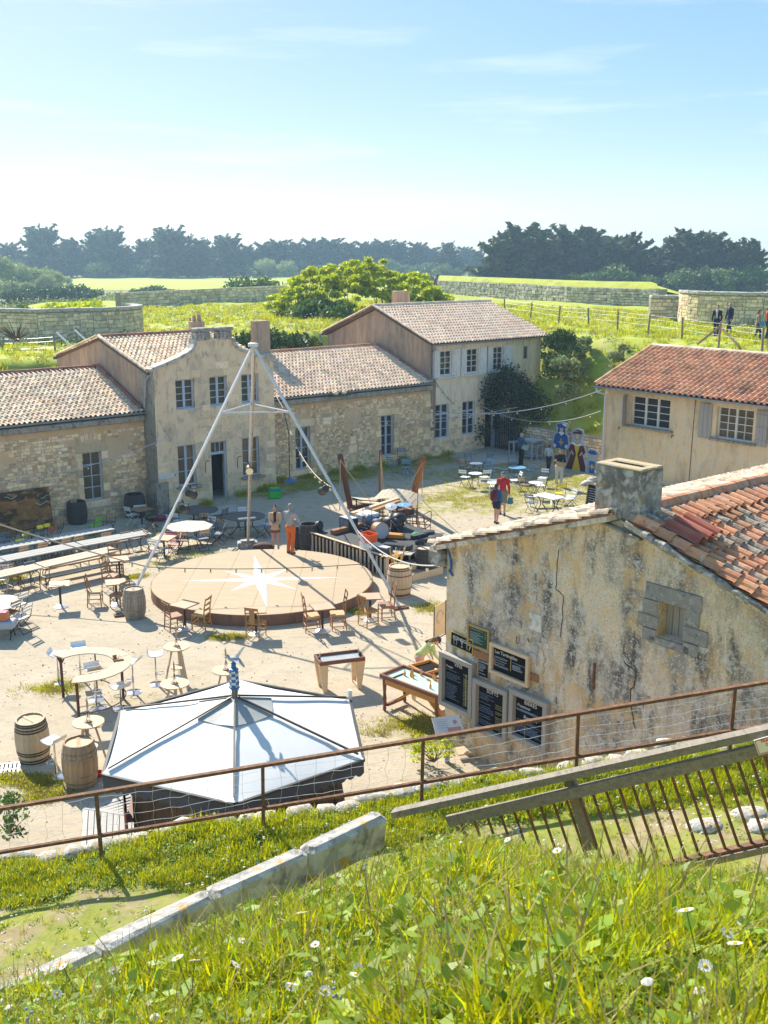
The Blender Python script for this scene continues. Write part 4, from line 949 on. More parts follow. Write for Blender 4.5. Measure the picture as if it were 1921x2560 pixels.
# stone bracket, spotlight and cable on the far corner
mb = MB(); mb.box((.35, .28, 4.22), (.9, .5, .36), bev=.05); mb.build('corbel_stone', M['chimney_old'], nb)
mb = MB(); mb.lathe([(.10,-.16),(.13,.02),(.14,.10)],n=12,M=Tra((.55,.5,3.92)) @ Rot(rad(100),4,'Y')); mb.tube([(.5,.5,4.05),(.5,.5,3.9)],.02,5); mb.tube(sag((.2,.52,4.1),(.9,.5,3.95),.12),.012,4); mb.build('floodlight',M['black'],nb)
mb = MB(); mb.box((.1, .12, 4.62), (.16, .2, .18), bev=.03); mb.build('zinc_cap', M['zinc'], nb)
mb = MB(); mb.tube([(.0,-.03,4.45),(-.03,-.12,4.3),(-.03,-.16,4.1),(-.03,-.1,4.0),(-.03,-.22,3.92)],.025,5); mb.build('blue_cable',M['blue_lid'],nb)
# ---------------------------------------------------------------- vegetation kit
def leaf_cloud(pts, nrm, size, n_per=1, aspect=1.6, jitter=.6):
 """numpy: one small folded leaf (two triangles) per point; pts (N,3), size (N,)"""
 N = len(pts); d = NR.normal(size=(N, 3)); d /= np.linalg.norm(d, axis=1)[:, None]
 a = nrm * (1 - jitter) + d * jitter; a /= np.linalg.norm(a, axis=1)[:, None] + 1e-9
 b = np.cross(a, NR.normal(size=(N, 3))); b /= np.linalg.norm(b, axis=1)[:, None] + 1e-9
 c = np.cross(a, b); s = size[:, None]
 v = np.stack([pts - b * s * aspect / 2,pts + c * s / 2,pts + b * s * aspect / 2,pts - c * s / 2 + a * s * .15],1).reshape(-1,3)
 return v
def leaf_mesh(name, v, material, rnd=None):
 N = len(v) // 4; me = bpy.data.meshes.new(name)
 me.vertices.add(len(v)); me.vertices.foreach_set('co', np.ascontiguousarray(v, dtype=np.float32).ravel())
 me.loops.add(4 * N); me.loops.foreach_set('vertex_index', np.arange(4 * N, dtype=np.int32))
 me.polygons.add(N); me.polygons.foreach_set('loop_start',np.arange(0,4 * N,4,dtype=np.int32)); me.polygons.foreach_set('loop_total',np.full(N,4,dtype=np.int32))
 a = me.attributes.new('rnd','FLOAT','FACE'); a.data.foreach_set('value',(rnd if rnd is not None else NR.random(N)).astype(np.float32))
 me.materials.append(material); me.update(calc_edges=True); return me
def blob_points(c, r, n, shell=.75):
 d = NR.normal(size=(n, 3)); d /= np.linalg.norm(d, axis=1)[:, None]
 rr = (shell + (1 - shell) * NR.random(n)) * (NR.random(n) ** .25)
 return np.array(c) + d * rr[:, None] * np.array(r), d
def clump_crown(blobs, n, size, jitter=.6, shell=.6, flat=None):
 P, D = [], []
 tot = sum(b[1][0] * b[1][1] for b in blobs)
 for c, r in blobs:
  k = max(8, int(n * r[0] * r[1] / tot)); p, d = blob_points(c, r, k, shell); P.append(p); D.append(d)
 P, D = np.concatenate(P), np.concatenate(D)
 return leaf_cloud(P, D, size * NR.uniform(.6, 1.35, len(P)), jitter=jitter)
def limbs(mb, base, blobs, r0, k=14, wob=.12):
 base = Vector(base)
 for c, r in blobs[:k]:
  c = Vector(c); m = base.lerp(c, .45) + Vector((run(-wob, wob), run(-wob, wob), 0)) * (c - base).length
  m.z = base.z + (c.z - base.z) * .55
  mb.tube([base,base.lerp(m,.5) + Vector((run(-.05,.05),0,0)),m,c],[r0,r0 * .75,r0 * .45,r0 * .12],5)
def cypress_proto(seed, h, w, n=5200, key='cypress', spiky=1.0, bare=.0):
 """flat-topped, layered conifer: ragged plates of foliage on rising, tapering boughs"""
 rr = random.Random(seed); P,D,mb = [],[],MB(); mb.tube([(0,0,0),(.1,0,h * .3),(-.1,.1,h * .6),(0,0,h * .9)],[w * .035,w * .027,w * .016,w * .004],7)
 nb = int(74 + 50 * spiky); wts = []
 br = []
 for i in range(nb):
  f = (i + rr.random()) / nb; z0 = h * (.03 + bare + (.80 - bare) * f ** .95); a = i * 2.399 + rr.uniform(-.5,.5)
  env = w / 2 * (.80 + .25 * sin(f * 5.2 + seed) * .5) * (1 - max(0,f - .35) ** 1.6 * 1.15); ln = max(w * .10,env * rr.uniform(.62,1.12)); up = rr.uniform(.02,.32) + .75 * f ** 2.2 * spiky
  br.append((z0, a, ln, up)); wts.append(ln ** 1.35)
 tot = sum(wts)
 for (z0, a, ln, up), wt in zip(br, wts):
  k = max(12, int(n * wt / tot)); t = .18 + .82 * NR.random(k) ** .75; c, s = cos(a), sin(a)
  lat = NR.normal(size=k) * ln * .20 * (1.08 - t) ** .6; ver = NR.normal(size=k) * h * .011 * (1.15 - t) - .03 * h * (1 - t) * NR.random(k); r = ln * t
  P.append(np.stack([c * r - s * lat,s * r + c * lat,z0 + up * r * (.4 + .6 * t) + ver],1)); D.append(np.stack([c * .5 + 0 * t,s * .5 + 0 * t,.8 + 0 * t],1))
  mb.tube([(0,0,z0),(c * ln * .5,s * ln * .5,z0 + up * ln * .32),(c * ln * .97,s * ln * .97,z0 + up * ln * .95)],[w * .010,w * .006,w * .0015],4)
 k = int(n * .22); zz = NR.random(k) ** .8; th = NR.random(k) * 6.28; q = np.sqrt(NR.random(k)) * w * .30 * (1 - zz * .75); P.append(np.stack([q * np.cos(th),q * np.sin(th),h * (.03 + bare + (.80 - bare) * zz)],1)); D.append(NR.normal(size=(k,3)))
 P,D = np.concatenate(P),np.concatenate(D); v = leaf_cloud(P,D,w * .040 * NR.uniform(.6,1.4,len(P)),jitter=.7,aspect=2.2)
 return leaf_mesh('crown', v, M[key]), mb.mesh('trunk', M['bark'])
def bush_proto(seed, w, h, n, leaf, key, lumps=16, core=.45, stem=True, dpt=None):
 rr = random.Random(seed); blobs = []; dpt = dpt or w
 for j in range(lumps):
  a = rr.uniform(0,6.28); q = math.sqrt(rr.random()) * .78; z = h * (.30 + .52 * (1 - q ** 2) * rr.uniform(.7,1.1)); s = rr.uniform(.16,.27)
  blobs.append(((q * cos(a) * w / 2, q * sin(a) * dpt / 2, z), (s * w, s * dpt, s * h * 1.15)))
 for j in range(lumps // 2):
  a = rr.uniform(0,6.28); blobs.append(((cos(a) * w * .40,sin(a) * dpt * .40,h * .2),(.15 * w,.15 * dpt,.2 * h)))
 v = clump_crown(blobs, n, leaf, jitter=.7, shell=.5)
 v = v[np.repeat(v.reshape(-1, 4, 3)[:, :, 2].min(1) > 0.0, 4)]
 mb = MB(); limbs(mb, (0, 0, 0), blobs, max(.02, w * .012), 12)
 return leaf_mesh('foliage', v, M[key]), mb.mesh('stem', M['bark'])
def plant(name, protos_, loc, label, cat, group=None, s=1.0, rz=None, sz=None, names=('crown', 'trunk')):
 t = thing(name, label, cat, loc, run(0, 6.28) if rz is None else rz, group)
 t.scale = (s, s, sz or s)
 for n, me in zip(names, protos_): put(n, me, t)
 return t
def at_px(px, Y, z): 
 r = ray(px, 700); return Vector((r[0] / r[1] * Y, Y, z))

# ---------------------------------------------------------------- far wood and the trees on the right
CY = [cypress_proto(k, 20, 16 + 2 * k, 4200, 'cypress', 1.1) for k in range(3)]
PI = [cypress_proto(20 + k, 18, 17 + k, 3800, 'pine', .45, .0) for k in range(3)]
BIGC = cypress_proto(50, 17.5, 21, 14000, 'cypress', 1.0)
MIDC = [cypress_proto(60 + k, 16, 19, 11000, 'cypress', 1.25) for k in range(2)]
# px, distance, top row in the photo
far = [(-40,420,612),(30,430,600),(110,415,563),(180,425,585),(245,420,572),(275,430,568),(318,440,608),(365,430,592),(425,415,566),(470,425,580),(505,430,590),(570,420,586),(622,430,604),(665,440,600),
       (700,450,592),(745,455,595),(785,460,590),(830,455,588),(875,465,596),(915,460,598),(960,470,592),(1000,465,594),(1045,480,600),(1080,500,612),(1120,430,598),(1162,520,612),(1190,560,622)]
for i, (px, Y, top) in enumerate(far):
 p = at_px(px, Y, 1.6); H = GY(px, top, Y).z - 1.6
 sp = px in (110, 245, 275, 365, 425, 470, 505, 570, 1120)
 pr = CY[i % 3] if sp else PI[i % 3]
 plant('cypress_tree' if sp else 'pine_tree',pr,p,'dark ragged-topped cypress in the hazy wood across the field' if sp else 'hazy blue-green rounded pine in the wood across the field','tree','cypresses of the far wood' if sp else 'pines of the far wood',s=H / (20 if sp else 18) * 1.3,rz=i * 2.1,sz=H / (20 if sp else 18))
for i in range(20):                           # second rank closing the gaps between them
 px = -60 + i * 66; Y = 470 + (i * 37) % 50; p = at_px(px, Y, 1.6); H = GY(px, 612 + (i * 29) % 16, Y).z - 1.6
 plant('pine_tree',PI[i % 3],p,'hazy blue-green rounded pine in the wood across the field','tree','pines of the far wood',s=H / 18 * 1.05,rz=i * 1.3,sz=H / 18)
UB = [bush_proto(80 + k, 14, 7, 1500, .55, 'leaf_mid', 14) for k in range(2)]
for i in range(26):
 px = 250 + i * 36; p = at_px(px, 408 + (i * 17) % 40, 1.6)
 plant('understorey_bush',UB[i % 2],p,'low hazy bush at the foot of the far wood','bush','bushes at the foot of the far wood',s=run(.55,.95),names=('foliage','stem'))
right = [(1300,250,562,BIGC,17.5,'broad dark cypress with layered boughs, leftmost of the near trees on the right'),(1437,262,576,MIDC[0],16,'dark cypress standing right of the broad layered cypress'),
         (1545,268,592,MIDC[1],16,'dark wind-swept cypress in the middle of the right hand row'),(1640,275,628,MIDC[0],16,'lower cypress left of the tallest wind-swept one on the right'),(1738,262,584,MIDC[1],16,'tall wind-swept cypress with ragged twin tops on the right'),(1850,255,608,MIDC[0],16,'dark rounded cypress at the right end of the row')]
for i, (px, Y, top, pr, hh, lab) in enumerate(right):
 p = at_px(px, Y, 1.6); H = GY(px, top, Y).z - 1.6
 plant('cypress_tree',pr,p,lab,'tree','cypresses right of the field',s=H / hh * 1.35,rz=i * 1.9 + .4,sz=H / hh)
for i in range(9):
 p = at_px(1200 + i * 85,248,1.6); plant('hedge_bush',UB[i % 2],p,'grey-green bush at the foot of the cypress row','bush','bushes under the cypress row',s=run(.6,.9),names=('foliage','stem'))
p = at_px(1112,210,1.6); plant('russet_bush',bush_proto(91,6.5,5,1500,.35,'purple_shrub',10),p,'russet brown rounded bush beyond the fig thicket','bush',s=1.0,names=('foliage','stem'))
GB = [bush_proto(95 + k, 11, 5.5, 1800, .40, 'leaf_mid', 14) for k in range(2)]
for i,(px,Y,s) in enumerate(((1040,230,.8),(1085,245,.9),(1140,200,.55),(1170,195,.6),(1195,230,.8),(1010,250,.8))):
 plant('garden_bush',GB[i % 2],at_px(px,Y,1.6),'green garden bush beyond the rampart near the russet one','bush','bushes beyond the rampart',s=s,names=('foliage','stem'))
WL = [bush_proto(100 + k, 15, 10, 2600, .62, 'leaf_pale', 18) for k in range(3)]
for i,(px,Y,top) in enumerate(((-15,255,640),(40,262,665),(80,268,668),(125,275,672),(-30,225,690),(20,232,702),(70,240,706),(115,262,690),(165,290,690),(660,415,648),(720,425,655),(610,418,662))):
 H = GY(px,top,Y).z - 1.6; plant('willow_scrub',WL[i % 3],at_px(px,Y,1.6),'pale yellow-green scrub tree in front of the far wood','tree','pale scrub trees by the field',s=H / 10.5,sz=H / 9.0,names=('crown','trunk'))
BR = [bush_proto(110 + k, 12, 4.2, 1700, .38, 'leaf_ivy', 14) for k in range(2)]
for i,(px,Y,s) in enumerate(((40,190,.7),(85,195,.8),(130,195,.75),(175,198,.85),(215,200,.7),(350,215,.55),(380,212,.7),(410,214,.6),(435,216,.5))):
 plant('bramble_mound',BR[i % 2],at_px(px,Y,1.6),'dark low bramble mound at the edge of the vineyard','bush','bramble mounds by the vineyard',s=s,names=('foliage','stem'))
p = at_px(640,125,2.0); plant('round_shrub',bush_proto(120,9.6,6.2,5200,.30,'leaf_mid',20),p,'rounded dark green shrub behind the long rampart wall','bush',s=1.0,names=('foliage','stem'))
# vineyard: rows of young vines with stakes
V, SV = [], MB()
for rrow in range(26):
 Y = 112 + rrow * 4.4
 for i in range(70):
  x = -62 + i * 1.25 + (rrow % 2) * .6
  if x < -Y * .40 or x > -Y * .05: continue
  p,d = blob_points((x,Y,2.75),(.42,.3,.38),12,.3); V.append(leaf_cloud(p,d,NR.uniform(.16,.3,12)))
  if i % 3 == 0: SV.tube([(x, Y, 1.6), (x, Y, 3.5)], .035, 3)
put('vine_rows',leaf_mesh('vine_rows',np.concatenate(V),M['vine']),kind='stuff'); SV.build('vine_stakes',M['bark'],kind='stuff')

# ---------------------------------------------------------------- rampart walls
def curved_wall(name,label,pts,zb,zt,th,key,ch=(.2,.3),cw=(.3,.65),cap=True,joint='joint_grey',limit=300,capkey='kerb',proud=.05):
 """pts: ground line as seen from the courtyard, left to right; stones one by one on its face"""
 pts = [Vector((p[0], p[1], 0)) for p in pts]
 t = thing(name,label,'wall',(pts[0].x,pts[0].y,zb)); o = Vector((pts[0].x,pts[0].y,zb)); mb = MB(); stones = []; caps = []; H = zt - zb
 for a, b in zip(pts, pts[1:]):
  d = b - a; ln = d.length; an = math.atan2(d.y, d.x); nrm = Vector((-d.y, d.x, 0)).normalized()
  vs = [a - o, b - o, b - o + nrm * th, a - o + nrm * th]
  for q in vs: q.z = -1.2
  mb.add(vs + [q + Vector((0,0,H + 1.2)) for q in vs],[(0,1,5,4),(1,2,6,5),(2,3,7,6),(3,0,4,7),(4,5,6,7)])
  for (u,z,w,h) in courses(ln,.0,H - (.12 if cap else 0),[],hr=ch,wr=cw,gap=.03): stones.append((a - Vector((o.x,o.y,0)) + d.normalized() * u + Vector((0,0,z)),an,w,h))
  if cap:
   k = max(1, int(ln / .75))
   for i in range(k): caps.append((a - Vector((o.x,o.y,0)) + d * ((i + .5) / k) + nrm * (th / 2 - .03) + Vector((0,0,H + .05)),an,ln / k - .02,th + .12))
 w = mb.build('wall_core', M[joint], t); pr = protos(key); rest = []
 stones.sort(key=lambda q: -q[2] * q[3])
 for i, (p, an, sw, sh) in enumerate(stones):
  k = R.randrange(len(pr)); dp = run(.5, 1.3) * proud
  if i < limit: put('stone', pr[k], t, loc=p, rot=(0, 0, an), scl=(sw, dp, sh))
  else: rest.append((k, Tra(p) @ Rot(an, 4, 'Z') @ Matrix.Diagonal((sw, dp, sh, 1))))
 if rest: joined('small_stones', pr, rest, M[key], t)
 if caps:
  cm = MB(); cm.box((0, 0, 0), (1, 1, .2), bev=.03); me = cm.mesh('coping_stone', M[capkey])
  for p,an,sw,sd in caps: put('coping_stone',me,t,loc=p,rot=(rad(run(-1.5,1.5)),rad(run(-1,1)),an + rad(run(-1,1))),scl=(sw,sd,1))
 return t
ZL = 5.0
lp = [G(-60, 862, ZL), G(100, 868, ZL), G(205, 862, ZL)]
lp = [(p.x, p.y) for p in lp]; q = Vector((*lp[-1], 0)); 
arc = [(q.x + 3.1 * sin(a),q.y + 3.3 - 3.3 * cos(a)) for a in [rad(k) for k in (15,32,50,68,86,104,122,140)]]
curved_wall('bastion_wall','rounded pale stone bastion wall at the far left behind the low wing',lp + arc,ZL - .2,ZL + 2.15,.55,'rubble_tan',joint='joint_grey')
a, b = G(305, 800, ZL), G(722, 768, ZL)
curved_wall('rampart_wall','long straight stone rampart wall running back to the dark round shrub',[(a.x,a.y),tuple(a.lerp(b,.3).xy),tuple(a.lerp(b,.65).xy),(b.x,b.y)],ZL - .2,ZL + 2.3,.6,'rubble_tan',cap=False,limit=300,ch=(.22,.34),cw=(.4,.9))
pts = [G(1095,742,5.6),G(1180,748,5.6),G(1300,757,5.6),G(1420,766,5.6),G(1530,772,5.6),G(1645,775,5.7)]
dw = curved_wall('dry_stone_wall','grey rubble retaining wall topped with grass below the cypresses',[(p.x,p.y) for p in pts],5.3,7.5,1.2,'rubble_grey',cap=False,ch=(.2,.38),cw=(.3,.8),proud=.14)
pts2 = [G(1625, 802, 5.9), G(1700, 802, 5.9), G(1740, 800, 5.9)]
curved_wall('bastion_wall','short pale wall end left of the round bastion on the right',[(p.x,p.y) for p in pts2],5.2,7.55,.6,'rubble_tan',cw=(.3,.6))
c0 = G(1722, 812, 5.9); cc = c0 + Vector((5.5, 1.8, 0))
arc = [(cc.x + 5.6 * cos(a), cc.y + 5.0 * sin(a)) for a in [rad(k) for k in range(170, 311, 12)]]
curved_wall('round_bastion','large rounded pale stone bastion behind the strolling visitors on the right',arc,5.4,8.0,.6,'rubble_tan',limit=300)
# grass-topped bank behind the rubble wall
mb = MB(); n = len(pts); vs = []
for i, p in enumerate(pts):
 for k,(dy,z) in enumerate(((.2,7.46),(1.6,7.95),(5,8.0),(16,6.5),(40,3))): vs.append((p.x + dy * .1,p.y + dy,z + .12 * hill(p.x,dy)))
f = [(i * 5 + k, i * 5 + 5 + k, i * 5 + 6 + k, i * 5 + 1 + k) for i in range(n - 1) for k in range(4)]
mb.add(vs, f); e0 = len(mb.v)
mb.add([(pts[-1].x,pts[-1].y + .2,7.46),(pts[-1].x + 7,pts[-1].y + 10,6.2),(pts[-1].x + 9,pts[-1].y + 40,3),(pts[-1].x,pts[-1].y + 40,3),(pts[-1].x,pts[-1].y + 5,8.0)],[(0,1,2,3,4)])
mb.build('grass_bank', M['turf_far'], smooth=True, kind='structure')
# low wall, gate and ivy at the end of the courtyard
t = curved_wall('low_wall','low rubble wall behind the painted face-in-hole boards',[tuple(L(14.3,-2.4).xy),tuple(L(14.3,-5.5).xy),tuple(L(14.35,-8.4).xy)],-.1,1.52,.45,'rubble_tan',ch=(.10,.17),cw=(.15,.38),cap=False,proud=.03)
gt = thing('iron_gate', 'black iron bar gate beside the tall shrub', 'gate', L(14.3, -.25), BETA)
mb = MB()
for z in (.15, .95, 1.62): mb.box((0, -.95, z), (.05, 1.9, .05))
mb.build('rail', M['black'], gt)
q = MB(); q.box((0,0,.9),(.035,.05,1.75)); q.tube([(0,0,1.75),(0,0,1.88)],[.03,.002],4); bm_ = q.mesh('bar',M['black'])
for k in range(12): put('bar', bm_, gt, loc=(0, -.08 - k * .16, 0))

BAY = bush_proto(130, 4.3, 4.8, 9000, .10, 'leaf_bay', 22)
plant('tall_shrub',BAY,L(14.9,-.9,.1),'tall dark evergreen shrub at the right end of the cream house','bush',names=('foliage','stem'))
# ivy and brambles on the banks
IV = [bush_proto(140 + k, 3.6, 2.6, 2600, .16, 'leaf_ivy', 14) for k in range(2)]
OL = [bush_proto(150 + k, 2.4, 1.7, 2200, .13, 'leaf_olive', 12) for k in range(3)]
for i, (px, py, z, s) in enumerate(((1375, 878, 4.6, 1.0), (1395, 930, 4.0, 1.0), (1400, 855, 5.4, .8))):
 plant('ivy_mass',IV[i % 2],G(px,py + 20,z),'dark ivy mass on the bank right of the cream house','ivy','ivy on the right bank',s=s * .6,names=('foliage','stem'))
for i,(px,py,z,s) in enumerate(((1425,885,4.8,.9),(1445,865,5.2,.8),(1410,930,4.2,.9),(1436,940,3.7,.9),(1420,985,3.0,.8),(1455,905,4.2,.6),(1560,868,5.5,.4),(1540,890,5.0,.5))):
 plant('bramble',OL[i % 3],G(px,py + 16,z),'grey-green bramble clump on the grassy bank right of the cream house','bush','brambles on the right bank',s=s * .8,names=('foliage','stem'))
# retaining wall with ivy behind the right wing
curved_wall('ivy_wall','rough stone retaining wall half hidden by ivy behind the chimney',[tuple(L(-2.5,10.9).xy),tuple(L(3.5,10.9).xy),tuple(L(9.0,10.9).xy)],2.5,5.6,.5,'rubble_grey',cap=False,proud=.10,ch=(.14,.26),cw=(.2,.5),limit=200)
for i,(s_,z,sc) in enumerate(((-1.5,3.4,1.1),(0,3.6,1.2),(1.0,3.3,1.1),(2.2,3.9,.8),(5.2,3.5,1.2),(6.4,3.2,1.2),(7.8,3.6,1.2),(-2.6,4.4,1.0),(-.6,4.7,.9),(6,4.6,.9))):
 plant('ivy_mass',IV[i % 2],L(s_,10.4,z - .3),'glossy ivy hanging over the retaining wall behind the right wing','ivy','ivy behind the right wing',s=sc,names=('foliage','stem'))
# the big fig thicket
rr = random.Random(5); blobs = []
for j in range(230):
 a = rr.uniform(0, 6.28); q = math.sqrt(rr.random()); x = q * cos(a) * 7.4; y = q * sin(a) * 3.4
 top = 4.9 * (1 - (abs(x) / 8.6) ** 2.4) + rr.uniform(-.5, .25)
 z = top * rr.uniform(.7, 1.0) if rr.random() < .5 else top * rr.uniform(.12, .75)
 blobs.append(((x, y, z), (rr.uniform(.35, .75), rr.uniform(.35, .7), rr.uniform(.22, .42))))
fv = clump_crown(blobs, 36000, .17, jitter=.75, shell=.45)
mb = MB()
for k in range(14):
 bx,by = rr.uniform(-6,6),rr.uniform(-2,2); sub = sorted(blobs,key=lambda b: abs(b[0][0] - bx) + abs(b[0][1] - by))[:6]; limbs(mb,(bx,by,-.2),sub,.07,6,.15)
fig = thing('fig_thicket','wide bright yellow-green fig thicket rising behind the right wing','tree',at_px(905,82,5.15)); put('crown',leaf_mesh('crown',fv,M['leaf_fig']),fig); put('trunk',mb.mesh('trunk',M['bark']),fig)
plant('undergrowth',bush_proto(160,6,3.0,3500,.2,'leaf_mid',16),at_px(800,78,4.6),'dark green undergrowth below the left side of the fig thicket','bush',names=('foliage','stem'))
plant('shrub',bush_proto(161,3,1.4,1600,.14,'leaf_fig',12),G(150,815,6.0) + Vector((0,3.5,-.6)),'bright green shrub standing behind the round bastion wall on the left','bush',s=1.6,names=('foliage','stem'))
plant('shrub',bush_proto(162,2,1.6,1200,.1,'leaf_mid',10),at_px(45,70,5.9),'small grey-green rounded shrub behind the bastion wall on the left','bush',names=('foliage','stem'))
# dry bush on the bastion wall
mb = MB(); p0 = G(45, 868, ZL + .3) + Vector((0, -.15, .4))
for k in range(26):
 a = rad(run(25,155)); l = run(.5,1.25); mb.tube([(0,0,0),(cos(a) * l * .5,-.1,sin(a) * l * .5),(cos(a) * l + run(-.1,.1),-run(0,.25),sin(a) * l)],[.05,.03,.008],4)
db = thing('dry_bush','leafless reddish brown bush growing on the left bastion wall','bush',p0); mb.build('branches',M['twig'],db)

# ---------------------------------------------------------------- fence posts and people fence on the ramparts
def fence(name, label, pts, h=1.15, r=.06, wires=(.5, .85, 1.08), brace=()):
 t = thing(name,label,'fence',pts[0]); o = Vector(pts[0]); q = MB(); q.tube([(0,0,-.2),(0,0,h)],r,6); me = q.mesh('post',M['wood_grey'])
 for p in pts: put('post', me, t, loc=Vector(p) - o, rot=(rad(run(-4, 4)), rad(run(-4, 4)), 0))
 mb = MB()
 for w in wires:
  for a,b in zip(pts,pts[1:]): mb.tube(sag(Vector(a) - o + Vector((0,0,w)),Vector(b) - o + Vector((0,0,w)),.03,5),.008,3)
 mb.build('wire', M['steel'], t); return t
dm = lambda px, py, z: G(px, py, z)
fence('post_fence','thin dark post and wire fence along the right rampart',[dm(1262,785,6.0),dm(1327,795,6.0),dm(1397,808,6.0),dm(1472,815,6.0),dm(1544,823,6.0),dm(1620,834,6.05),dm(1705,845,6.05),dm(1797,862,6.05),dm(1905,880,6.05)])
t = thing('brace_post','pair of slanting wooden braces at the fence post by the visitors','fence brace',dm(1797,862,6.05)); mb = MB(); mb.tube([(-1.05,.2,0),(.02,0,.95)],.06,6); mb.build('brace',M['wood_grey'],t); mb = MB(); mb.tube([(1.0,-.4,-.1),(.03,0,.9)],.06,6); mb.build('brace',M['wood_lt'],t)
fence('post_fence','post fence behind the gabled house and fig thicket',[dm(480,838,ZL),dm(613,806,ZL),dm(669,800,ZL)] ,h=1.2)
fence('post_fence','short post fence on the grass at the far left',[dm(8,895,4.7),dm(140,890,4.9),dm(195,872,5.0)],h=1.25)
for i, (px, py) in enumerate(((145, 880), (190, 872))):
 t = thing('white_rail','white slanting rail, %s of two behind the gabled house roof' % ('left' if i == 0 else 'right'),'rail',G(px,py,5.2)); mb = MB(); mb.bar((0,0,1.1),(1.6,-1.0,-.1),.09,.06); mb.build('bar',M['white_metal'],t)

# ================================================================ foreground bank, ledge and retaining wall
K0, K1 = Vector((-2.35, 4.98, 6.62)), Vector((-.02, 7.78, 6.24))
def ledge_z(x): return 1.85 + .15 * (min(max(x, -9), 9) + 4.2)
def rail_y(x): return 14.1 + .06 * (x + 4.2)
def crest_y(x):
 if x < -.02: return 4.98 + (x + 2.35) * 1.2 + .18
 return 7.9 - 1.75 * sstep(0, 1.4, x) - .9 * sstep(1.4, 3, x)
def bank_z(x, y):
 z = 10.1 + .231 * x - .569 * y + .10 * (1 - ((y - 3.7) / 1.8) ** 2) * (1 if y > 2 else .4)
 z += .20 * math.exp(-((x - .45) ** 2 / .9 + (y - 6.2) ** 2 / 1.6)) - .46 * sstep(.45, 1.7, x)
 z += (.07 - .05 * sstep(-.8,-1.9,x)) * math.exp(-((y - crest_y(x)) / .7) ** 2) * sstep(.1,-.5,x) if x < .1 else 0
 z -= .36 * sstep(-.25, -1.7, x) * sstep(2.8, 4.5, y)
 return z + .035 * hill(x * 1.6, y * 1.6)
def terrain(x, y):
 yc = crest_y(x); lz = ledge_z(x) + .05 * hill(x, y)
 if y <= yc: return bank_z(x, y)
 zc = bank_z(x, yc)
 drop = zc - (y - yc) * 1.35 - .10 * sstep(0, .3, y - yc)
 return max(lz, drop)
def edge_y(x): return rail_y(x) + .46 + .10 * sin(x * 1.7) + .06 * sin(x * 4.3 + 1)
def path(x,y): return 0.10 if abs(y - (rail_y(x) - 2.0 + .25 * sin(x))) < .95 + .2 * hill(x * 2,y * 2) else 1.0
def cover(x, y):
 if y > 8.6: return .80 if path(x, y) > .5 else .60 + .25 * hill(x * 1.9, y * 2.2)
 return .22 if hill(x * 2.6 + 4, y * 2.2) > .45 else .62
vs,fs = [],[]; xs = np.linspace(-11,11,150); ys = list(np.linspace(-2.5,9,110)) + list(np.linspace(9.1,1,1))
ny = 190
for i, x in enumerate(xs):
 ey = edge_y(x)
 for j in range(ny):
  f = j / (ny - 1); y = -2.5 + (ey + 2.5) * f; z = terrain(x, y); 
  if f > .985: z -= .05
  vs.append((x, y, z))
for i in range(len(xs) - 1):
 for j in range(ny - 1):
  a = i * ny + j; fs.append((a, a + ny, a + ny + 1, a + 1))
me = bpy.data.meshes.new('foreground_bank'); me.from_pydata(vs,[],fs); me.materials.append(M['bank_soil']); at = me.attributes.new('grass','FLOAT','POINT'); at.data.foreach_set('value',[cover(q[0],q[1]) for q in vs]); me.polygons.foreach_set('use_smooth',[True] * len(fs))
put('foreground_bank', me, kind='structure')
# retaining wall below the ledge, its top stones one by one
rwt = thing('retaining_wall','rough stone retaining wall carrying the ledge with the rusty railing','wall',(0,edge_y(0),0)); mb = MB()
for a, b in zip(xs, xs[1:]):
 mb.add([(a,edge_y(a) - edge_y(0),-.3),(b,edge_y(b) - edge_y(0),-.3),(b,edge_y(b) - edge_y(0),ledge_z(b)),(a,edge_y(a) - edge_y(0),ledge_z(a))],[(1,0,3,2)])
mb.build('wall_core', M['joint_grey'], rwt)
mb = MB(); mb.ell((0, 0, 0), (.5, .5, .5), 8, 5); rk = []
for k in range(5):
 q = MB(); q.ell((0,0,0),(.5,.5,.5),9,6); q.v = [(x + .13 * hill(x * 4 + k,y * 4 + z),y + .13 * hill(y * 4 - k,z * 4),z + .1 * hill(z * 4,x * 4 + k)) for x,y,z in q.v]; rk.append(q.mesh('stone',M['kerb'],True))
x = -10.5
while x < 8.5:
 w = run(.22,.55); put('stone',rk[R.randrange(5)],rwt,loc=(x,edge_y(x) - edge_y(0) - .05,ledge_z(x) + .0),scl=(w * 1.15,run(.3,.45),run(.18,.30)),rot=(0,0,run(-.3,.3))); x += w * run(.85,1.3)
for px, py in ((1770, 2058), (1880, 2040), (1912, 2075), (1830, 1880)):
 p = G(px,py,3.2); put('boulder',rk[px % 5],thing('boulder','pale boulder on the grass path, %s' % {1770: 'seen through the balusters, leftmost',1880: 'middle one of those right of the balusters',1912: 'rightmost by the picture edge',1830: 'by the foot of the right hand railing post'}[px],'stone',(p.x,p.y,terrain(p.x,p.y) - .03)),scl=(.55,.36,.26))
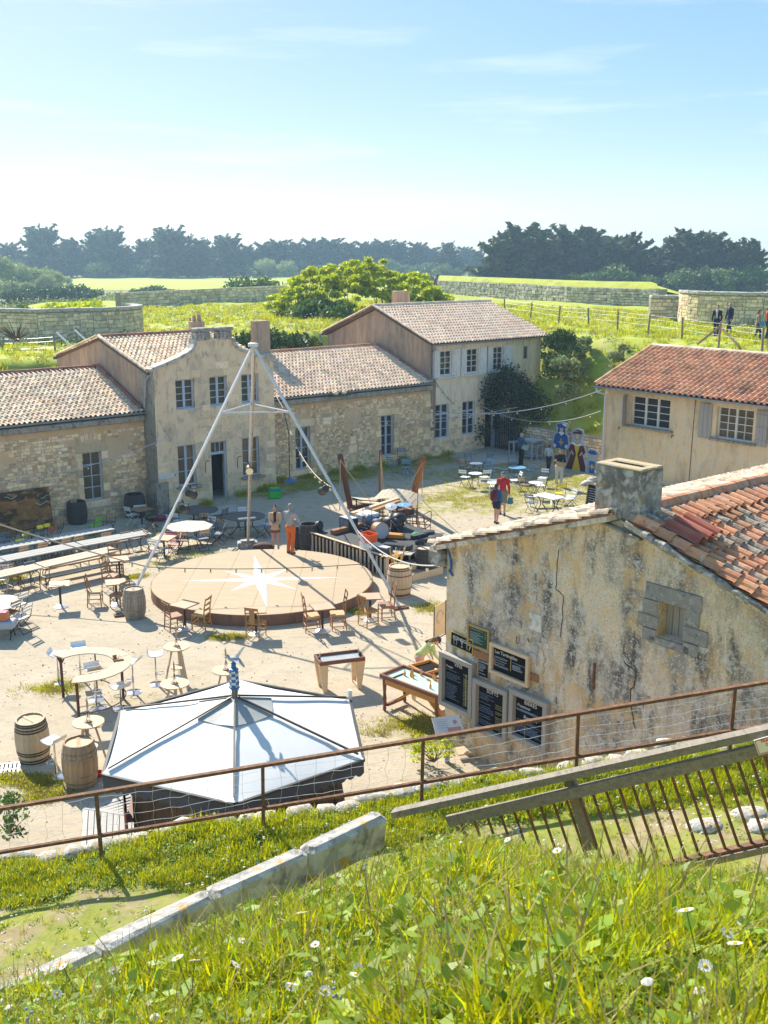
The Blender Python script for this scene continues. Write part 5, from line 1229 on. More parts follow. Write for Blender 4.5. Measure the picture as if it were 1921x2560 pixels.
# lichen covered kerb stones along the foreground bank
kb = thing('stone_kerb','lichen spotted stone kerb running diagonally below the foreground grass','kerb',K0); d = K1 - K0; n = 4; an = math.atan2(d.y,d.x); ex = [-.5,-.3,-.13]
for i in range(-2, n):
 a,b = i / n,(i + 1) / n; p = d * ((a + b) / 2); q = MB(); q.box((0,0,0),(d.length / n - .012,.15,.30),bev=.03)
 q.v = [(x + .012 * hill(y * 9,z * 9 + i),y + .02 * hill(x * 7 + i,z * 7),z + .018 * hill(x * 8,y * 8 + i)) for x,y,z in q.v]
 q.build('kerb_stone',M['kerb'],kb,loc=p + Vector((0,0,-.19 + run(-.012,.012))),rot=(0,-math.asin(d.z / d.length) ,an + rad(run(-1,1))))

# ---------------------------------------------------------------- grass (instanced tufts)
def blade_tuft(seed, n, h, spread, w, key, bend=.5, flat=1.0):
 rr = random.Random(seed); mb = MB()
 for _ in range(n):
  a = rr.uniform(0,6.28); q = spread * math.sqrt(rr.random()); x,y = q * cos(a),q * sin(a); hh = h * rr.uniform(.45,1.1); b = rr.uniform(.15,1) * bend * hh; a2 = rr.uniform(0,6.28); wx,wy = -sin(a2) * w / 2,cos(a2) * w / 2
  dx, dy = cos(a2) * b, sin(a2) * b; mb.cur = rr.random()
  mb.add([(x - wx,y - wy,0),(x + wx,y + wy,0),(x + dx * .35 + wx * .8,y + dy * .35 + wy * .8,hh * .6),(x + dx * .35 - wx * .8,y + dy * .35 - wy * .8,hh * .6),(x + dx,y + dy,hh * flat)],[(0,1,2,3),(3,2,4)])
 return mb.mesh('tuft', M[key])
def leafy_tuft(seed, n, r, leaf, key):
 rr = random.Random(seed); mb = MB()
 for _ in range(n):
  a,q,z = rr.uniform(0,6.28),r * math.sqrt(rr.random()),rr.uniform(.01,r * .55); x,y = q * cos(a),q * sin(a); s = leaf * rr.uniform(.6,1.2); t1,t2 = rr.uniform(0,6.28),rr.uniform(-.6,.6); mb.cur = rr.random()
  u = Vector((cos(t1),sin(t1),t2)) * s; v = Vector((-sin(t1),cos(t1),rr.uniform(-.5,.5))) * s * .6; c = Vector((x,y,z))
  mb.add([c - u, c + v * .9 - u * .2, c + u, c - v * .9 - u * .2], [(0, 1, 2, 3)])
 return mb.mesh('tuft', M[key])
def scatter(name, P, scl, meshes, wts, tilt=.25, label=None):
 c = bpy.data.collections.new(name + '_tufts')
 for i, m in enumerate(meshes):
  o = bpy.data.objects.new('%s_tuft_%02d' % (name, i), m); c.objects.link(o)
 N = len(P); me = bpy.data.meshes.new(name); me.vertices.add(N); me.vertices.foreach_set('co',np.asarray(P,dtype=np.float32).ravel())
 for nm,ty,da in (('idx','INT',NR.choice(len(meshes),N,p=np.array(wts) / sum(wts)).astype(np.int32)),('scl','FLOAT',np.asarray(scl,dtype=np.float32))):
  a = me.attributes.new(nm, ty, 'POINT'); a.data.foreach_set('value', da)
 ro = np.stack([NR.uniform(-tilt,tilt,N),NR.uniform(-tilt,tilt,N),NR.uniform(0,6.28,N)],1).astype(np.float32)
 a = me.attributes.new('rot', 'FLOAT_VECTOR', 'POINT'); a.data.foreach_set('vector', ro.ravel())
 o = put(name, me, kind='stuff')
 ng = bpy.data.node_groups.new(name + '_nodes', 'GeometryNodeTree')
 ng.interface.new_socket('Geometry',in_out='INPUT',socket_type='NodeSocketGeometry'); ng.interface.new_socket('Geometry',in_out='OUTPUT',socket_type='NodeSocketGeometry')
 gi,go = ng.nodes.new('NodeGroupInput'),ng.nodes.new('NodeGroupOutput'); ip = ng.nodes.new('GeometryNodeInstanceOnPoints'); ci = ng.nodes.new('GeometryNodeCollectionInfo')
 ci.inputs['Collection'].default_value = c; ci.inputs['Separate Children'].default_value = True; ci.inputs['Reset Children'].default_value = True
 def at(nm, ty):
  q = ng.nodes.new('GeometryNodeInputNamedAttribute'); q.data_type = ty; q.inputs['Name'].default_value = nm; return q.outputs['Attribute']
 ip.inputs['Pick Instance'].default_value = True; l = ng.links
 l.new(gi.outputs[0],ip.inputs['Points']); l.new(ci.outputs[0],ip.inputs['Instance']); l.new(at('idx','INT'),ip.inputs['Instance Index']); l.new(at('rot','FLOAT_VECTOR'),ip.inputs['Rotation']); l.new(at('scl','FLOAT'),ip.inputs['Scale'])
 l.new(ip.outputs[0], go.inputs[0]); md = o.modifiers.new('tufts', 'NODES'); md.node_group = ng
 return o
def region(n, fx, fy, zf, mask=None):
 out = []
 while len(out) < n:
  y = fy(); x = fx(y)
  if mask is None or R.random() < mask(x, y): out.append((x, y, zf(x, y)))
 return np.array(out)
TUF = [blade_tuft(k,19,.10,.055,.0044,'grass_leaf',.85) for k in range(5)] + [blade_tuft(10 + k,15,.07,.06,.0042,'grass_leaf',1.1) for k in range(3)]
CLO = [leafy_tuft(20 + k, 22, .09, .016, 'clover') for k in range(3)]
DRY = [blade_tuft(30, 8, .15, .06, .004, 'grass_dry', 1.1)]
bare = lambda x, y: .10 if hill(x * 2.6 + 4, y * 2.2) > .42 else 1.0
def fgm(x,y): return (bare(x,y) if y < crest_y(x) - .05 else 0) * (0 if (x < .05 and y > crest_y(x) - (.50 if x > -1.1 else .85)) else 1)
P = region(15000,lambda y: run(-.46,.50) * (y + 1.2),lambda: run(.9,8) if R.random() < .75 else run(.9,4),terrain,fgm)
sc = np.array([(.75 + .6 * (hill(p[0] * 1.4 + 2,p[1] * 1.3) > .25) + .35 * R.random()) * (.7 if hill(p[0] * 2,p[1] * 2 + 3) > .4 else 1) for p in P])
scatter('foreground_grass',P,sc,TUF + CLO + DRY,[2.4,2.4,2.4,2.4,2.4,2.6,2.6,2.6,4,4,4,2.2],.35)
LT = [blade_tuft(40 + k,18,.20,.12,.012,'grass_leaf',.7) for k in range(3)] + [leafy_tuft(45 + k,30,.16,.03,'clover') for k in range(3)]
P = region(15000,lambda y: run(-.44,.50) * y,lambda: run(8.6,15.6),terrain,lambda x,y: (path(x,y) * (.45 if hill(x * 1.5,y * 1.7) > .5 else 1)) if y < edge_y(x) - .12 else 0)
sc = np.array([(.34 if path(p[0],p[1]) < 1 else (.72 if p[1] > rail_y(p[0]) - 1.0 else .5)) * run(.7,1.25) * (1.35 if hill(p[0] * 1.1 + 5,p[1]) > .3 else 1) for p in P])
scatter('ledge_grass', P, sc, LT, [3, 3, 3, 1.5, 1.5, 1.5], .25)
P = region(9000,lambda y: R.choice((-1,1)) * run(.46,1.3) * (y + 2.5),lambda: run(-1.5,15),terrain,lambda x,y: 1 if abs(x) < 10.5 and y < edge_y(x) - .12 else 0)
scatter('bank_grass', P, NR.uniform(.8, 1.5, len(P)), LT, [3, 3, 3, 1.5, 1.5, 1.5], .25)
CT_ = [blade_tuft(50 + k, 22, .06, .16, .012, 'grass_leaf' if k < 2 else 'grass_dry', 1.0) for k in range(4)]
out = []
while len(out) < 9000:
 c, rx, ry, a, am = PATCH[R.randrange(len(PATCH))] if R.random() < .6 else PATCH[R.randrange(8)]
 u,v = R.gauss(0,.5) * rx,R.gauss(0,.5) * ry; x = c.x + u * cos(a) - v * sin(a); y = c.y + u * sin(a) + v * cos(a); s,t = ST((x,y))
 if t > -.05 or s > 14.2 or (s < -.9 and s > -7 and t > -1.15) or hill(x * 1.1, y * 1.1) > .35: continue
 out.append((x, y, gz(x, y)))
scatter('courtyard_grass', np.array(out), NR.uniform(.5, 1.1, len(out)), CT_, [3, 3, 2, 2], .3)
WT = [blade_tuft(60 + k,26,.45,.25,.02,'grass_leaf',.6) for k in range(2)] + [leafy_tuft(65,40,.3,.05,'clover')]
out = []
for i in range(900):
 s = run(-9, 12); t = -run(.05, .45) - (1.1 if -6.95 < s < -.93 else 0); p = L(s, t)
 if hill(s * 1.4, 2) > .1 and not (-4.6 < s < -3.2): out.append((p.x, p.y, gz(p.x, p.y)))
scatter('wall_foot_weeds', np.array(out), NR.uniform(.35, .9, len(out)), WT, [3, 3, 2], .3)
RT = [blade_tuft(70 + k,22,.35,.35,.04,'grass_leaf' if k < 2 else 'grass_dry',.7) for k in range(3)] + [leafy_tuft(75,40,.45,.08,'clover')]
out = []
while len(out) < 11000:
 s, t = run(-20, 45), run(-22, 45)
 if not ((t > 10.5) or (s > 14.5)): continue
 if abs(hill(s * .5, t * .6)) < .12: continue
 z = plat(s, t); p = L(s, t, z)
 out.append(p)
scatter('rampart_grass', np.array(out), NR.uniform(.35, 1.0, len(out)), RT, [3, 3, 1, 1.6], .3)

# ---------------------------------------------------------------- daisies, one by one where they show, and the tiny ones as a drift
def daisy(seed):
 rr = random.Random(seed); t = thing('daisy','white daisy with yellow centre in the foreground grass','flower',group='daisies in the foreground grass')
 mb = MB(); h = .155; n = 15
 for k in range(n):
  a = 2 * PI_ * k / n; r0, r1 = .004, .0135 * rr.uniform(.9, 1.08); w = .0026; c, s = cos(a), sin(a)
  mb.add([(c * r0 - s * w * .5,s * r0 + c * w * .5,h),(c * r0 + s * w * .5,s * r0 - c * w * .5,h),(c * r1 + s * w,s * r1 - c * w,h + .002),(c * (r1 + .0015),s * (r1 + .0015),h + .001),(c * r1 - s * w,s * r1 + c * w,h + .002)],[(0,1,2,3,4)])
 mb.build('petals',M['petal'],t); q = MB(); q.ell((0,0,h + .001),(.0048,.0048,.003),8,5); q.build('flower_centre',M['pollen'],t); q = MB(); q.tube([(0,0,-.01),(.004,0,h * .6),(0,0,h)],.0014,4); q.build('stem',M['clover'],t); return t
def on_bank(px, py):
 r = ray(px, py); d = .8
 while d < 40:
  p = Vector((r[0] * d / r[1], d, HC + r[2] / r[1] * d))
  if p.z < terrain(p.x, p.y) + .07: return p
  d += .01
DP = [(1398,2103),(1450,2107),(1472,2097),(1313,2134),(1540,2134),(1573,2132),(1620,2187),(1582,2169),(1306,2030),(1420,2060),(1421,2150),(1428,2182),(1742,2215),(1788,2224),(1821,2269),(1863,2264),(1893,2275),(1718,2298),(1812,2335),(1889,2232),(1912,2248),(1428,2328),(1456,2329),(1739,2366),(1782,2416),(1741,2429),(1853,2458),(1880,2496),(1883,2513),(1904,2446),(1646,2243),(1606,2232),
      (952,2220),(851,2207),(679,2369),(768,2378),(813,2402),(822,2440),(655,2489),(704,2551),(872,2555),(791,2495),(604,2270),(898,2079),(790,2143),(564,2344),(566,2421),(493,2482),(480,2505),(212,2458),(183,2402),(126,2480),(660,2335),(505,2487),(1005,2125),(845,2090),(1018,2020),(1345,2075),(300,2425),(690,2300)]
dz = daisy(1)
for i, (px, py) in enumerate(DP):
 p = on_bank(px, py + 6) if py < 2555 else on_bank(px, py)
 if p is None or p.y > 8.2: continue
 c = dz if i == 0 else copy_tree(dz)
 c.location = (p.x,p.y,terrain(p.x,p.y)); c.rotation_euler = (rad(run(5,40)),rad(run(-20,20)),run(0,6.28)); c.scale = [run(.85,1.1)] * 3
q = MB(); q.lathe([(.011, .06), (.0005, .066)], n=7); SD = q.mesh('tuft', M['petal'])
q = MB(); q.tube([(0, 0, 0), (0, 0, .17)], .0014, 3)
for k in range(9): q.ell((.006 * cos(k * 2.4),.006 * sin(k * 2.4),.11 + k * .009),(.0042,.0042,.0036),5,4)
BF = q.mesh('tuft', M['blue_flower'])
PB = []
for k in range(3):
 q = MB(); q.ell((0,0,.3),(1,.8,.6),6,4); q.v = [(x * (1 + .2 * hill(y * 3 + k,z * 3)),y,z) for x,y,z in q.v]; PB.append(q.mesh('pebble',M['rubble_grey']))
P = region(4200,lambda y: run(-.42,.42) * y,lambda: run(16.5,46),lambda x,y: gz(x,y),lambda x,y: 1 if ST((x,y))[1] < -1.5 and ST((x,y))[0] < 14 and (hill(x * .8,y * .8) > 0 or R.random() < .3) else 0)
scatter('courtyard_pebbles', P, NR.uniform(.006, .028, len(P)), PB, [1, 1, 1], .3)
q = MB(); q.ell((0, 0, .07), (.006, .006, .004), 6, 4); YF = q.mesh('tuft', M['pollen'])
P = region(900,lambda y: run(-.44,.5) * (y + .8),lambda: run(1.2,7.6),terrain,lambda x,y: 1 if y < crest_y(x) - .3 else 0)
scatter('small_flowers', P, NR.uniform(.6, 1.2, len(P)), [SD, BF, YF], [5, .15, 2], .4)
P = region(900,lambda y: run(-.44,.5) * y,lambda: run(9,15),terrain,lambda x,y: (1 if hill(x * .9 + 1,y * 1.3) > .1 else .15) if y < edge_y(x) - .1 else 0)
scatter('ledge_daisies', P, NR.uniform(1.2, 2.0, len(P)), [SD, YF], [3, 1], .3)
P = []
while len(P) < 700:
 s, t = run(-12, 42), run(-18, 40)
 if (t > 12 or s > 17) and hill(s * .35 + 1, t * .4) > .2: P.append(L(s, t, plat(s, t) + .12))
scatter('rampart_daisies', np.array(P), NR.uniform(3, 6, len(P)), [SD], [1], .3)
sm_ = bush_proto(170, .9, .9, 420, .055, 'leaf_mid', 8)
plant('small_shrub',sm_,G(25,2085,.35),'small glossy leaved shrub at the foot of the ledge on the far left','bush',names=('foliage','stem'))
plant('small_shrub',bush_proto(171,1.0,.7,500,.05,'leaf_fig',8),G(1085,1905,.1),'yellow-green leafy plant at the bar building corner below the lectern','bush',names=('foliage','stem'))
# ================================================================ furniture kit
def folding_chair(sm='slats_wood', bm=None, fm='black'):
 t = thing('folding_chair', 'x', 'chair'); mb = MB()
 for i in range(5): mb.box((-.155 + i * .078, 0, .455), (.066, .40, .018))
 mb.build('seat', M[sm], t); mb = MB()
 for z,x in ((.80,-.305),(.70,-.275)): mb.box((0,0,0),(.016,.42,.07),M=Tra((x,0,z)) @ Rot(rad(-14),4,'Y'))
 mb.build('backrest', M[bm or sm], t)
 for y in (-.205, .205):
  mb = MB(); mb.tube([(.23,y,0),(-.19,y,.43),(-.315,y,.86)],.012,5); mb.tube([(-.24,y * .88,0),(.18,y * .88,.44)],.012,5); mb.build('frame',M[fm],t)
 mb = MB()
 for p,k in (((.23,0,.012),1),((-.24,0,.012),.88),((.18,0,.436),.88),((-.19,0,.432),1)): mb.tube([(p[0],-.205 * k,p[2]),(p[0],.205 * k,p[2])],.010,4)
 mb.build('crossbar', M[fm], t)
 return t
def wood_chair(h=1.02, mk='wood_chair', seat='straw', slats=3, sw=.055, curved=.02, w=.43, splat=False):
 t = thing('wooden_chair', 'x', 'chair'); sz = .45 * (1 if h > .9 else .93)
 for y in (-1, 1):
  mb = MB(); mb.tube([(.19,y * w / 2,0),(.19,y * w / 2,sz * .5),(.18,y * w / 2,sz)],[.016,.022,.018],6); mb.build('leg',M[mk],t)
  mb = MB(); mb.tube([(-.23,y * w / 2 * .95,0),(-.19,y * w / 2 * .95,sz),(-.215,y * w / 2 * .95,sz + (h - sz) * .5),(-.27,y * w / 2 * .95,h)],[.016,.021,.019,.014],6); mb.build('rear_leg',M[mk],t)
 mb = MB(); mb.box((0, 0, sz), (.42, w + .03, .05), bev=.018); mb.build('seat', M[seat], t)
 mb = MB()
 for y in (-w / 2, w / 2):
  for z in (.12, .24): mb.tube([(.19, y, z), (-.21, y * .95, z)], .010, 5)
 for x, z in ((.19, .2), (.19, .32), (-.21, .2)): mb.tube([(x, -w / 2, z), (x, w / 2, z)], .010, 5)
 for y in (-w / 2, w / 2): mb.tube([(.18, y, sz - .03), (-.19, y * .95, sz - .03)], .016, 5)
 mb.tube([(.18, -w / 2, sz - .03), (.18, w / 2, sz - .03)], .016, 5); mb.build('stretcher', M[mk], t)
 if splat: mb = MB(); mb.box((-.23,0,sz + (h - sz) * .48),(.02,.15,(h - sz) * .9)); mb.box((-.262,0,h - .02),(.03,w,.075),bev=.012); mb.build('back_splat',M[mk],t)
 else:
  for i in range(slats):
   f = .32 + .62 * i / max(1, slats - 1); z = sz + (h - sz) * f; x = -.19 - .085 * f; q = MB(); n = 6
   for k in range(n):
    y0,y1 = -w / 2 * .93 + w * .93 * k / n,-w / 2 * .93 + w * .93 * (k + 1) / n; c0,c1 = curved * cos(PI_ * (k / n - .5)),curved * cos(PI_ * ((k + 1) / n - .5))
    q.add([(x - c0,y0,z - sw / 2),(x - c1,y1,z - sw / 2),(x - c1,y1,z + sw / 2 + c1 * .8),(x - c0,y0,z + sw / 2 + c0 * .8),(x - c0 - .014,y0,z - sw / 2),(x - c1 - .014,y1,z - sw / 2),(x - c1 - .014,y1,z + sw / 2 + c1 * .8),(x - c0 - .014,y0,z + sw / 2 + c0 * .8)],[(0,1,2,3),(5,4,7,6),(3,2,6,7),(1,0,4,5)])
   q.build('back_slat', M[mk], t)
 return t
def pedestal_table(top='terracotta_top', w=.62, d=.62, h=.75, basemat='steel', col_='black'):
 t = thing('pedestal_table','x','table'); mb = MB(); mb.box((0,0,h - .012),(w - .03,d - .03,.026)); tp = mb.build('table_top',M[top],t)
 mb = MB()
 for c,s in (((w / 2 - .008,0,h - .012),(.018,d,.03)),((-w / 2 + .008,0,h - .012),(.018,d,.03)),((0,d / 2 - .008,h - .012),(w - .034,.018,.03)),((0,-d / 2 + .008,h - .012),(w - .034,.018,.03))): mb.box(c,s)
 mb.build('edge_band', M['brown_top'], tp)
 mb = MB(); mb.tube([(0,0,.06),(0,0,h - .026)],.035,8); mb.build('column',M[col_],t); mb = MB(); mb.lathe([(.225,0),(.22,.02),(.12,.06),(.04,.085)],n=16); mb.build('base',M[basemat],t); return t
def bistro_table(top='white', r=.32, h=.72, lm='black'):
 t = thing('bistro_table','x','table'); mb = MB(); mb.lathe([(r * .98,h - .02),(r,h - .015),(r,h),(r * .97,h + .004)],n=20); mb.build('table_top',M[top],t)
 for y in (-.16, .16):
  mb = MB(); mb.tube([(.26,y,0),(-.22,y * .8,h - .03)],.011,5); mb.tube([(-.26,y,0),(.22,y * .8,h - .03)],.011,5); mb.build('leg',M[lm],t)
 return t
def iron_leg(mb, a, r, h, k=1.0):
 c, s = cos(a), sin(a); P_ = lambda q, z: (c * q, s * q, z)
 mb.tube([P_(r * .95,0),P_(r * .80,.05),P_(r * .62,.2),P_(r * .42,.34),P_(r * .46,.5),P_(r * .6,h - .03)],[.022,.026,.02,.026,.02,.018],6)
def big_round_table(top='slate_top', r=.80, h=.74, octa=False):
 t = thing('round_table','x','table'); mb = MB(); n = 8 if octa else 32; mb.lathe([(r * .99,h - .03),(r,h - .02),(r,h - .004),(r * .985,h)],n=n); mb.build('table_top',M[top],t)
 for k in range(4): mb = MB(); iron_leg(mb, PI_ / 4 + k * PI_ / 2, r * .8, h); mb.build('leg', M['black'], t)
 mb = MB(); mb.tube([(-.4,-.4,.3),(.4,.4,.3)],.012,4); mb.tube([(.4,-.4,.3),(-.4,.4,.3)],.012,4); mb.build('brace',M['black'],t); return t
def trestle(name, label, a, b, w, h, top, lm='rust', group=None, cat='table', boards=3):
 a,b = Vector(a),Vector(b); a.z = b.z = gz(*((a + b) / 2).xy); d = b - a; ln = d.length; t = thing(name,label,cat,(a + b) / 2,math.atan2(d.y,d.x),group)
 q = MB(); q.box((0, 0, h - .02), (ln, w / boards - .006, .04), bev=.006); me = q.mesh('plank', M[top])
 for i in range(boards): put('plank', me, t, loc=(0, -w / 2 + w * (i + .5) / boards, run(-.002, .002)))
 for x in (-ln / 2 + .15, ln / 2 - .15):
  mb = MB(); s = 1 if x < 0 else -1
  for y in (-w / 2 + .05,w / 2 - .05): mb.tube([(x,y,0),(x,y,h - .18),(x + s * .05,y,h - .09),(x + s * .16,y,h - .045)],.016,6)
  mb.tube([(x, -w / 2 + .05, .18), (x, w / 2 - .05, .18)], .012, 5); mb.build('leg_frame', M[lm], t)
 mb = MB(); mb.box((0,-w / 2 + .06,h - .055),(ln - .3,.02,.03)); mb.box((0,w / 2 - .06,h - .055),(ln - .3,.02,.03)); mb.build('rail',M[lm],t); return t
STV = {}
def barrel(label,loc,wood='barrel_wood',hoop='hoop',h=.92,r=.345,re=.275,lid=True,rz=0,staves=20,hoops=(.05,.15,.30,.70,.85,.95),lean=(0,0),group='wine barrels in the courtyard'):
 t = thing('barrel', label, 'barrel', loc, rz, group); t.rotation_euler = (lean[0], lean[1], rz)
 R_ = lambda f: re + (r - re) * (1 - (2 * f - 1) ** 2)
 key = (wood, staves, h, r)
 if key not in STV:
  mb = MB(); n = 7; a = PI_ / staves * .965
  vs = []
  for i in range(n):
   f = i / (n - 1); q = R_(f)
   for rr_,s in ((q,-1),(q * 1.006,0),(q,1),(q - .03,1),(q - .03,-1)): vs.append((rr_ * cos(a * s),rr_ * sin(a * s),f * h))
  fs = [(i * 5 + k,i * 5 + (k + 1) % 5,i * 5 + 5 + (k + 1) % 5,i * 5 + 5 + k) for i in range(n - 1) for k in range(5)] + [tuple(range(5))[::-1],tuple((n - 1) * 5 + k for k in range(5))]
  mb.add(vs, fs); STV[key] = mb.mesh('stave', M[wood])
 for k in range(staves): put('stave', STV[key], t, rot=(0, 0, 2 * PI_ * k / staves))
 for f in hoops:
  mb = MB(); w = .035 / h; a,b = max(0,f - w / 2),min(1,f + w / 2); mb.lathe([(R_(a) - .004,a * h),(R_(a) + .007,a * h),(R_(b) + .007,b * h),(R_(b) - .004,b * h)],n=24,caps=False); mb.build('hoop',M[hoop],t)
 mb = MB()
 if lid:
  mb.lathe([(re - .02,h - .06),(re - .02,h - .035)],n=20); hd = mb.build('barrel_head',M['barrel_pale' if wood != 'barrel_dark' else 'wood_lt'],t)
  mb = MB(); mb.box((0, 0, h - .030), (.07, re * 1.7, .012)); mb.build('head_bar', M[wood], t)
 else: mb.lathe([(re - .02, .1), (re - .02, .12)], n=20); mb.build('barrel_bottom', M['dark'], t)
 return t
def bar_stool(hs=.80, seat='white'):
 t = thing('bar_stool','x','stool'); mb = MB(); mb.lathe([(.205,0),(.20,.015),(.05,.04),(.03,.06)],n=20); mb.build('base',M['chrome'],t)
 mb = MB(); mb.tube([(0,0,.05),(0,0,hs * .55)],.028,8); mb.tube([(0,0,hs * .5),(0,0,hs)],.02,8); mb.build('column',M['chrome'],t)
 mb = MB(); mb.tube([(.0,.03,.30),(.12,.10,.30),(.20,.06,.30),(.20,-.06,.30),(.12,-.10,.30),(0,-.03,.30)],.010,6); mb.build('foot_ring',M['chrome'],t)
 mb = MB(); pr = [(.19, .03), (.12, .0), (0, -.012), (-.11, .0), (-.17, .045), (-.195, .11)]; vs = []
 for x, z in pr:
  for y in (-.19, .19): vs += [(x, y, hs + .03 + z), (x, y, hs + .005 + z)]
 fs = []
 for i in range(len(pr) - 1):
  a,b = i * 4,i * 4 + 4; fs += [(a,a + 2,b + 2,b),(a + 1,b + 1,b + 3,a + 3),(a,b,b + 1,a + 1),(a + 2,a + 3,b + 3,b + 2)]
 fs += [(0,1,3,2),(len(vs) - 4,len(vs) - 2,len(vs) - 1,len(vs) - 3)]; mb.add(vs,fs); mb.build('seat',M[seat],t); return t
def high_table(r=.33, h=1.08, top='wood_pale'):
 t = thing('high_table', 'x', 'table'); n = 6
 for i in range(n):
  a, b = -r + 2 * r * i / n + .003, -r + 2 * r * (i + 1) / n - .003; pl = []
  for k in range(5): x = a + (b - a) * k / 4; pl.append((x, -math.sqrt(max(0, r * r - x * x))))
  for k in range(5): x = b + (a - b) * k / 4; pl.append((x, math.sqrt(max(0, r * r - x * x))))
  mb = MB(); mb.prism(pl, h - .025, h); mb.build('plank', M[top], t)
 for k in range(3):
  a = 2 * PI_ * k / 3 + .5; mb = MB(); mb.bar((cos(a) * .36,sin(a) * .36,0),(cos(a) * .11,sin(a) * .11,h - .03),.07,.035); mb.build('leg',M['wood_lt'],t)
 mb = MB(); mb.lathe([(.17,.50),(.17,.525)],n=12); mb.build('shelf',M[top],t); mb = MB(); mb.box((0,0,h - .04),(r * 1.4,.06,.03)); mb.build('batten',M['wood_redbrown'],t); return t
def centrepiece():
 t = thing('grass_vase','x','vase'); mb = MB(); mb.lathe([(.085,0),(.085,.022)],n=14); mb.build('wooden_disc',M['brown_top'],t)
 mb = MB(); mb.lathe([(.04,.022),(.045,.06),(.045,.14),(.018,.19),(.018,.23)],n=10); mb.build('bottle',gm_,t)
 mb = MB(); mb.tube([(0,0,.1),(0,0,.26),(.005,0,.34),(.0,.01,.44),(.004,.0,.56)],[.006,.010,.026,.022,.003],7); mb.build('dried_stalk',M['straw'],t); return t
gm_ = bpy.data.materials.new('clear_glass'); gm_.use_nodes = True
gm_.node_tree.nodes['Principled BSDF'].inputs['Transmission Weight'].default_value = .9; gm_.node_tree.nodes['Principled BSDF'].inputs['Roughness'].default_value = .05
PR = {}
def place(key, make, p, rz, label, group=None, cat=None):
 if key not in PR: PR[key] = make(); o = PR[key]
 else: o = copy_tree(PR[key])
 o.location = p; o.rotation_euler = (0, 0, rz); o['label'] = label
 if group: o['group'] = group
 if cat: o['category'] = cat
 return o
dirpx = lambda px, py, qx, qy: heading(G(px, py), G(qx, qy))

# ---------------------------------------------------------------- round dance floor with the painted compass star
DC, DR_ = Vector((-3.93, 32.9, 0)), 3.55
ds = thing('dance_floor', 'round plywood dance floor painted with a compass star', 'dance floor', DC)
n = 6
for i in range(n):
 a, b = -DR_ + 2 * DR_ * i / n + .004, -DR_ + 2 * DR_ * (i + 1) / n - .004; pl = []
 for k in range(13): x = a + (b - a) * k / 12; pl.append((x, -math.sqrt(max(0, DR_ ** 2 - x * x))))
 for k in range(13): x = b + (a - b) * k / 12; pl.append((x, math.sqrt(max(0, DR_ ** 2 - x * x))))
 mb = MB(); mb.prism(pl, .30, .35); mb.build('panel', M['ply'], ds)
mb = MB(); mb.lathe([(DR_ - .03,-.02),(DR_ - .03,.345),(DR_ + .018,.345),(DR_ + .018,-.02)],n=96,caps=False); mb.build('rim',M['disc_edge'],ds)
SC = G(651,1448,.35); tips = [(636.5,1387.5),(722,1423),(872,1443),(745,1473.5),(669,1521.6),(575,1478.6),(441,1453),(560,1426.7)]
TP = [G(x, y, .35) - DC for x, y in tips]; sc_ = SC - DC
sh = []
for i in range(8):
 a,b = (TP[i] - sc_).normalized(),(TP[(i + 1) % 8] - sc_).normalized(); sh.append(sc_ + (a + b).normalized() * .50)
st_w,st_g = mat('star_white',(.70,.71,.71),(.64,.65,.65),sc=3,layers=(((.6,.52,.4),9,(1,1,1),.63,.72,.5),)),mat('star_grey',(.36,.39,.41),(.44,.46,.47),sc=2,layers=(((.55,.5,.42),12,(1,1,1),.60,.70,.5),))
for i in (1, 3, 5, 7, 0, 2, 4, 6):
 z = .3525 if i % 2 else .3545
 for m_, q in ((st_w, (sc_, sh[i - 1], TP[i])), (st_g, (sc_, TP[i], sh[i]))):
  if i in (2, 4, 3): m_ = {id(st_w): st_g, id(st_g): st_w}[id(m_)]
  mb = MB(); vs = [Vector((p.x,p.y,z)) for p in q]; mb.add(vs + [v - Vector((0,0,.002)) for v in vs],[(0,2,1) if (vs[1] - vs[0]).cross(vs[2] - vs[0]).z < 0 else (0,1,2),(0,1,4,3),(1,2,5,4),(2,0,3,5)]); mb.build('star_point',m_,ds)

# ---------------------------------------------------------------- tripod mast with spotlights
FA,FB,FC = Vector((-7.88,30.3,0)),Vector((.50,30.95,0)),Vector((-5.07,38.0,0)); AP = Vector((-4.05,33.1,7.85))
tp = thing('tripod_mast', 'tall three legged white lighting mast spanning the round dance floor', 'mast', FC)
for nm, f, m_, w in (('leg', FA, 'steel', .085), ('leg', FB, 'steel', .085), ('rear_leg', FC, 'steel', .08)):
 mb = MB(); d = (f - AP); e = AP + d * .0
 mb.bar(f - FC, e - FC, w, w * .7)
 for k in range(2, 12): 
  p = f.lerp(AP, k * .045); mb.bar(p - FC, p + (AP - f).normalized() * .025 - FC, w + .012, w * .7 + .012)
 mb.build(nm, M[m_], tp)
mb = MB(); mb.bar(FC - FC + Vector((.04,-.07,.05)),AP - FC + Vector((.05,-.10,-.35)),.05,.05); mb.build('timber_strip',M['barrel_grey'],tp)
bz = [f.lerp(AP, .745) - FC for f in (FA, FB, FC)]
for i in range(3): mb = MB(); mb.tube([bz[i], bz[(i + 1) % 3]], .025, 6); mb.build('brace', M['steel'], tp)
mb = MB(); mb.lathe([(.16,-.05),(.16,.05),(.10,.07)],c=AP - FC,n=10); mb.build('apex_plate',M['steel'],tp)
mb = MB(); mb.box((0,0,.1),(.75,.45,.22),bev=.03); mb.box((0,0,.24),(.5,.28,.06)); mb.build('foot_block',M['chimney_old'],tp,rot=(0,0,.2))
mb = MB(); mb.tube([(-.32,0,1.1),(.32,0,1.1)],.03,6); mb.build('crossbar',M['steel'],tp,rot=(0,0,.3))
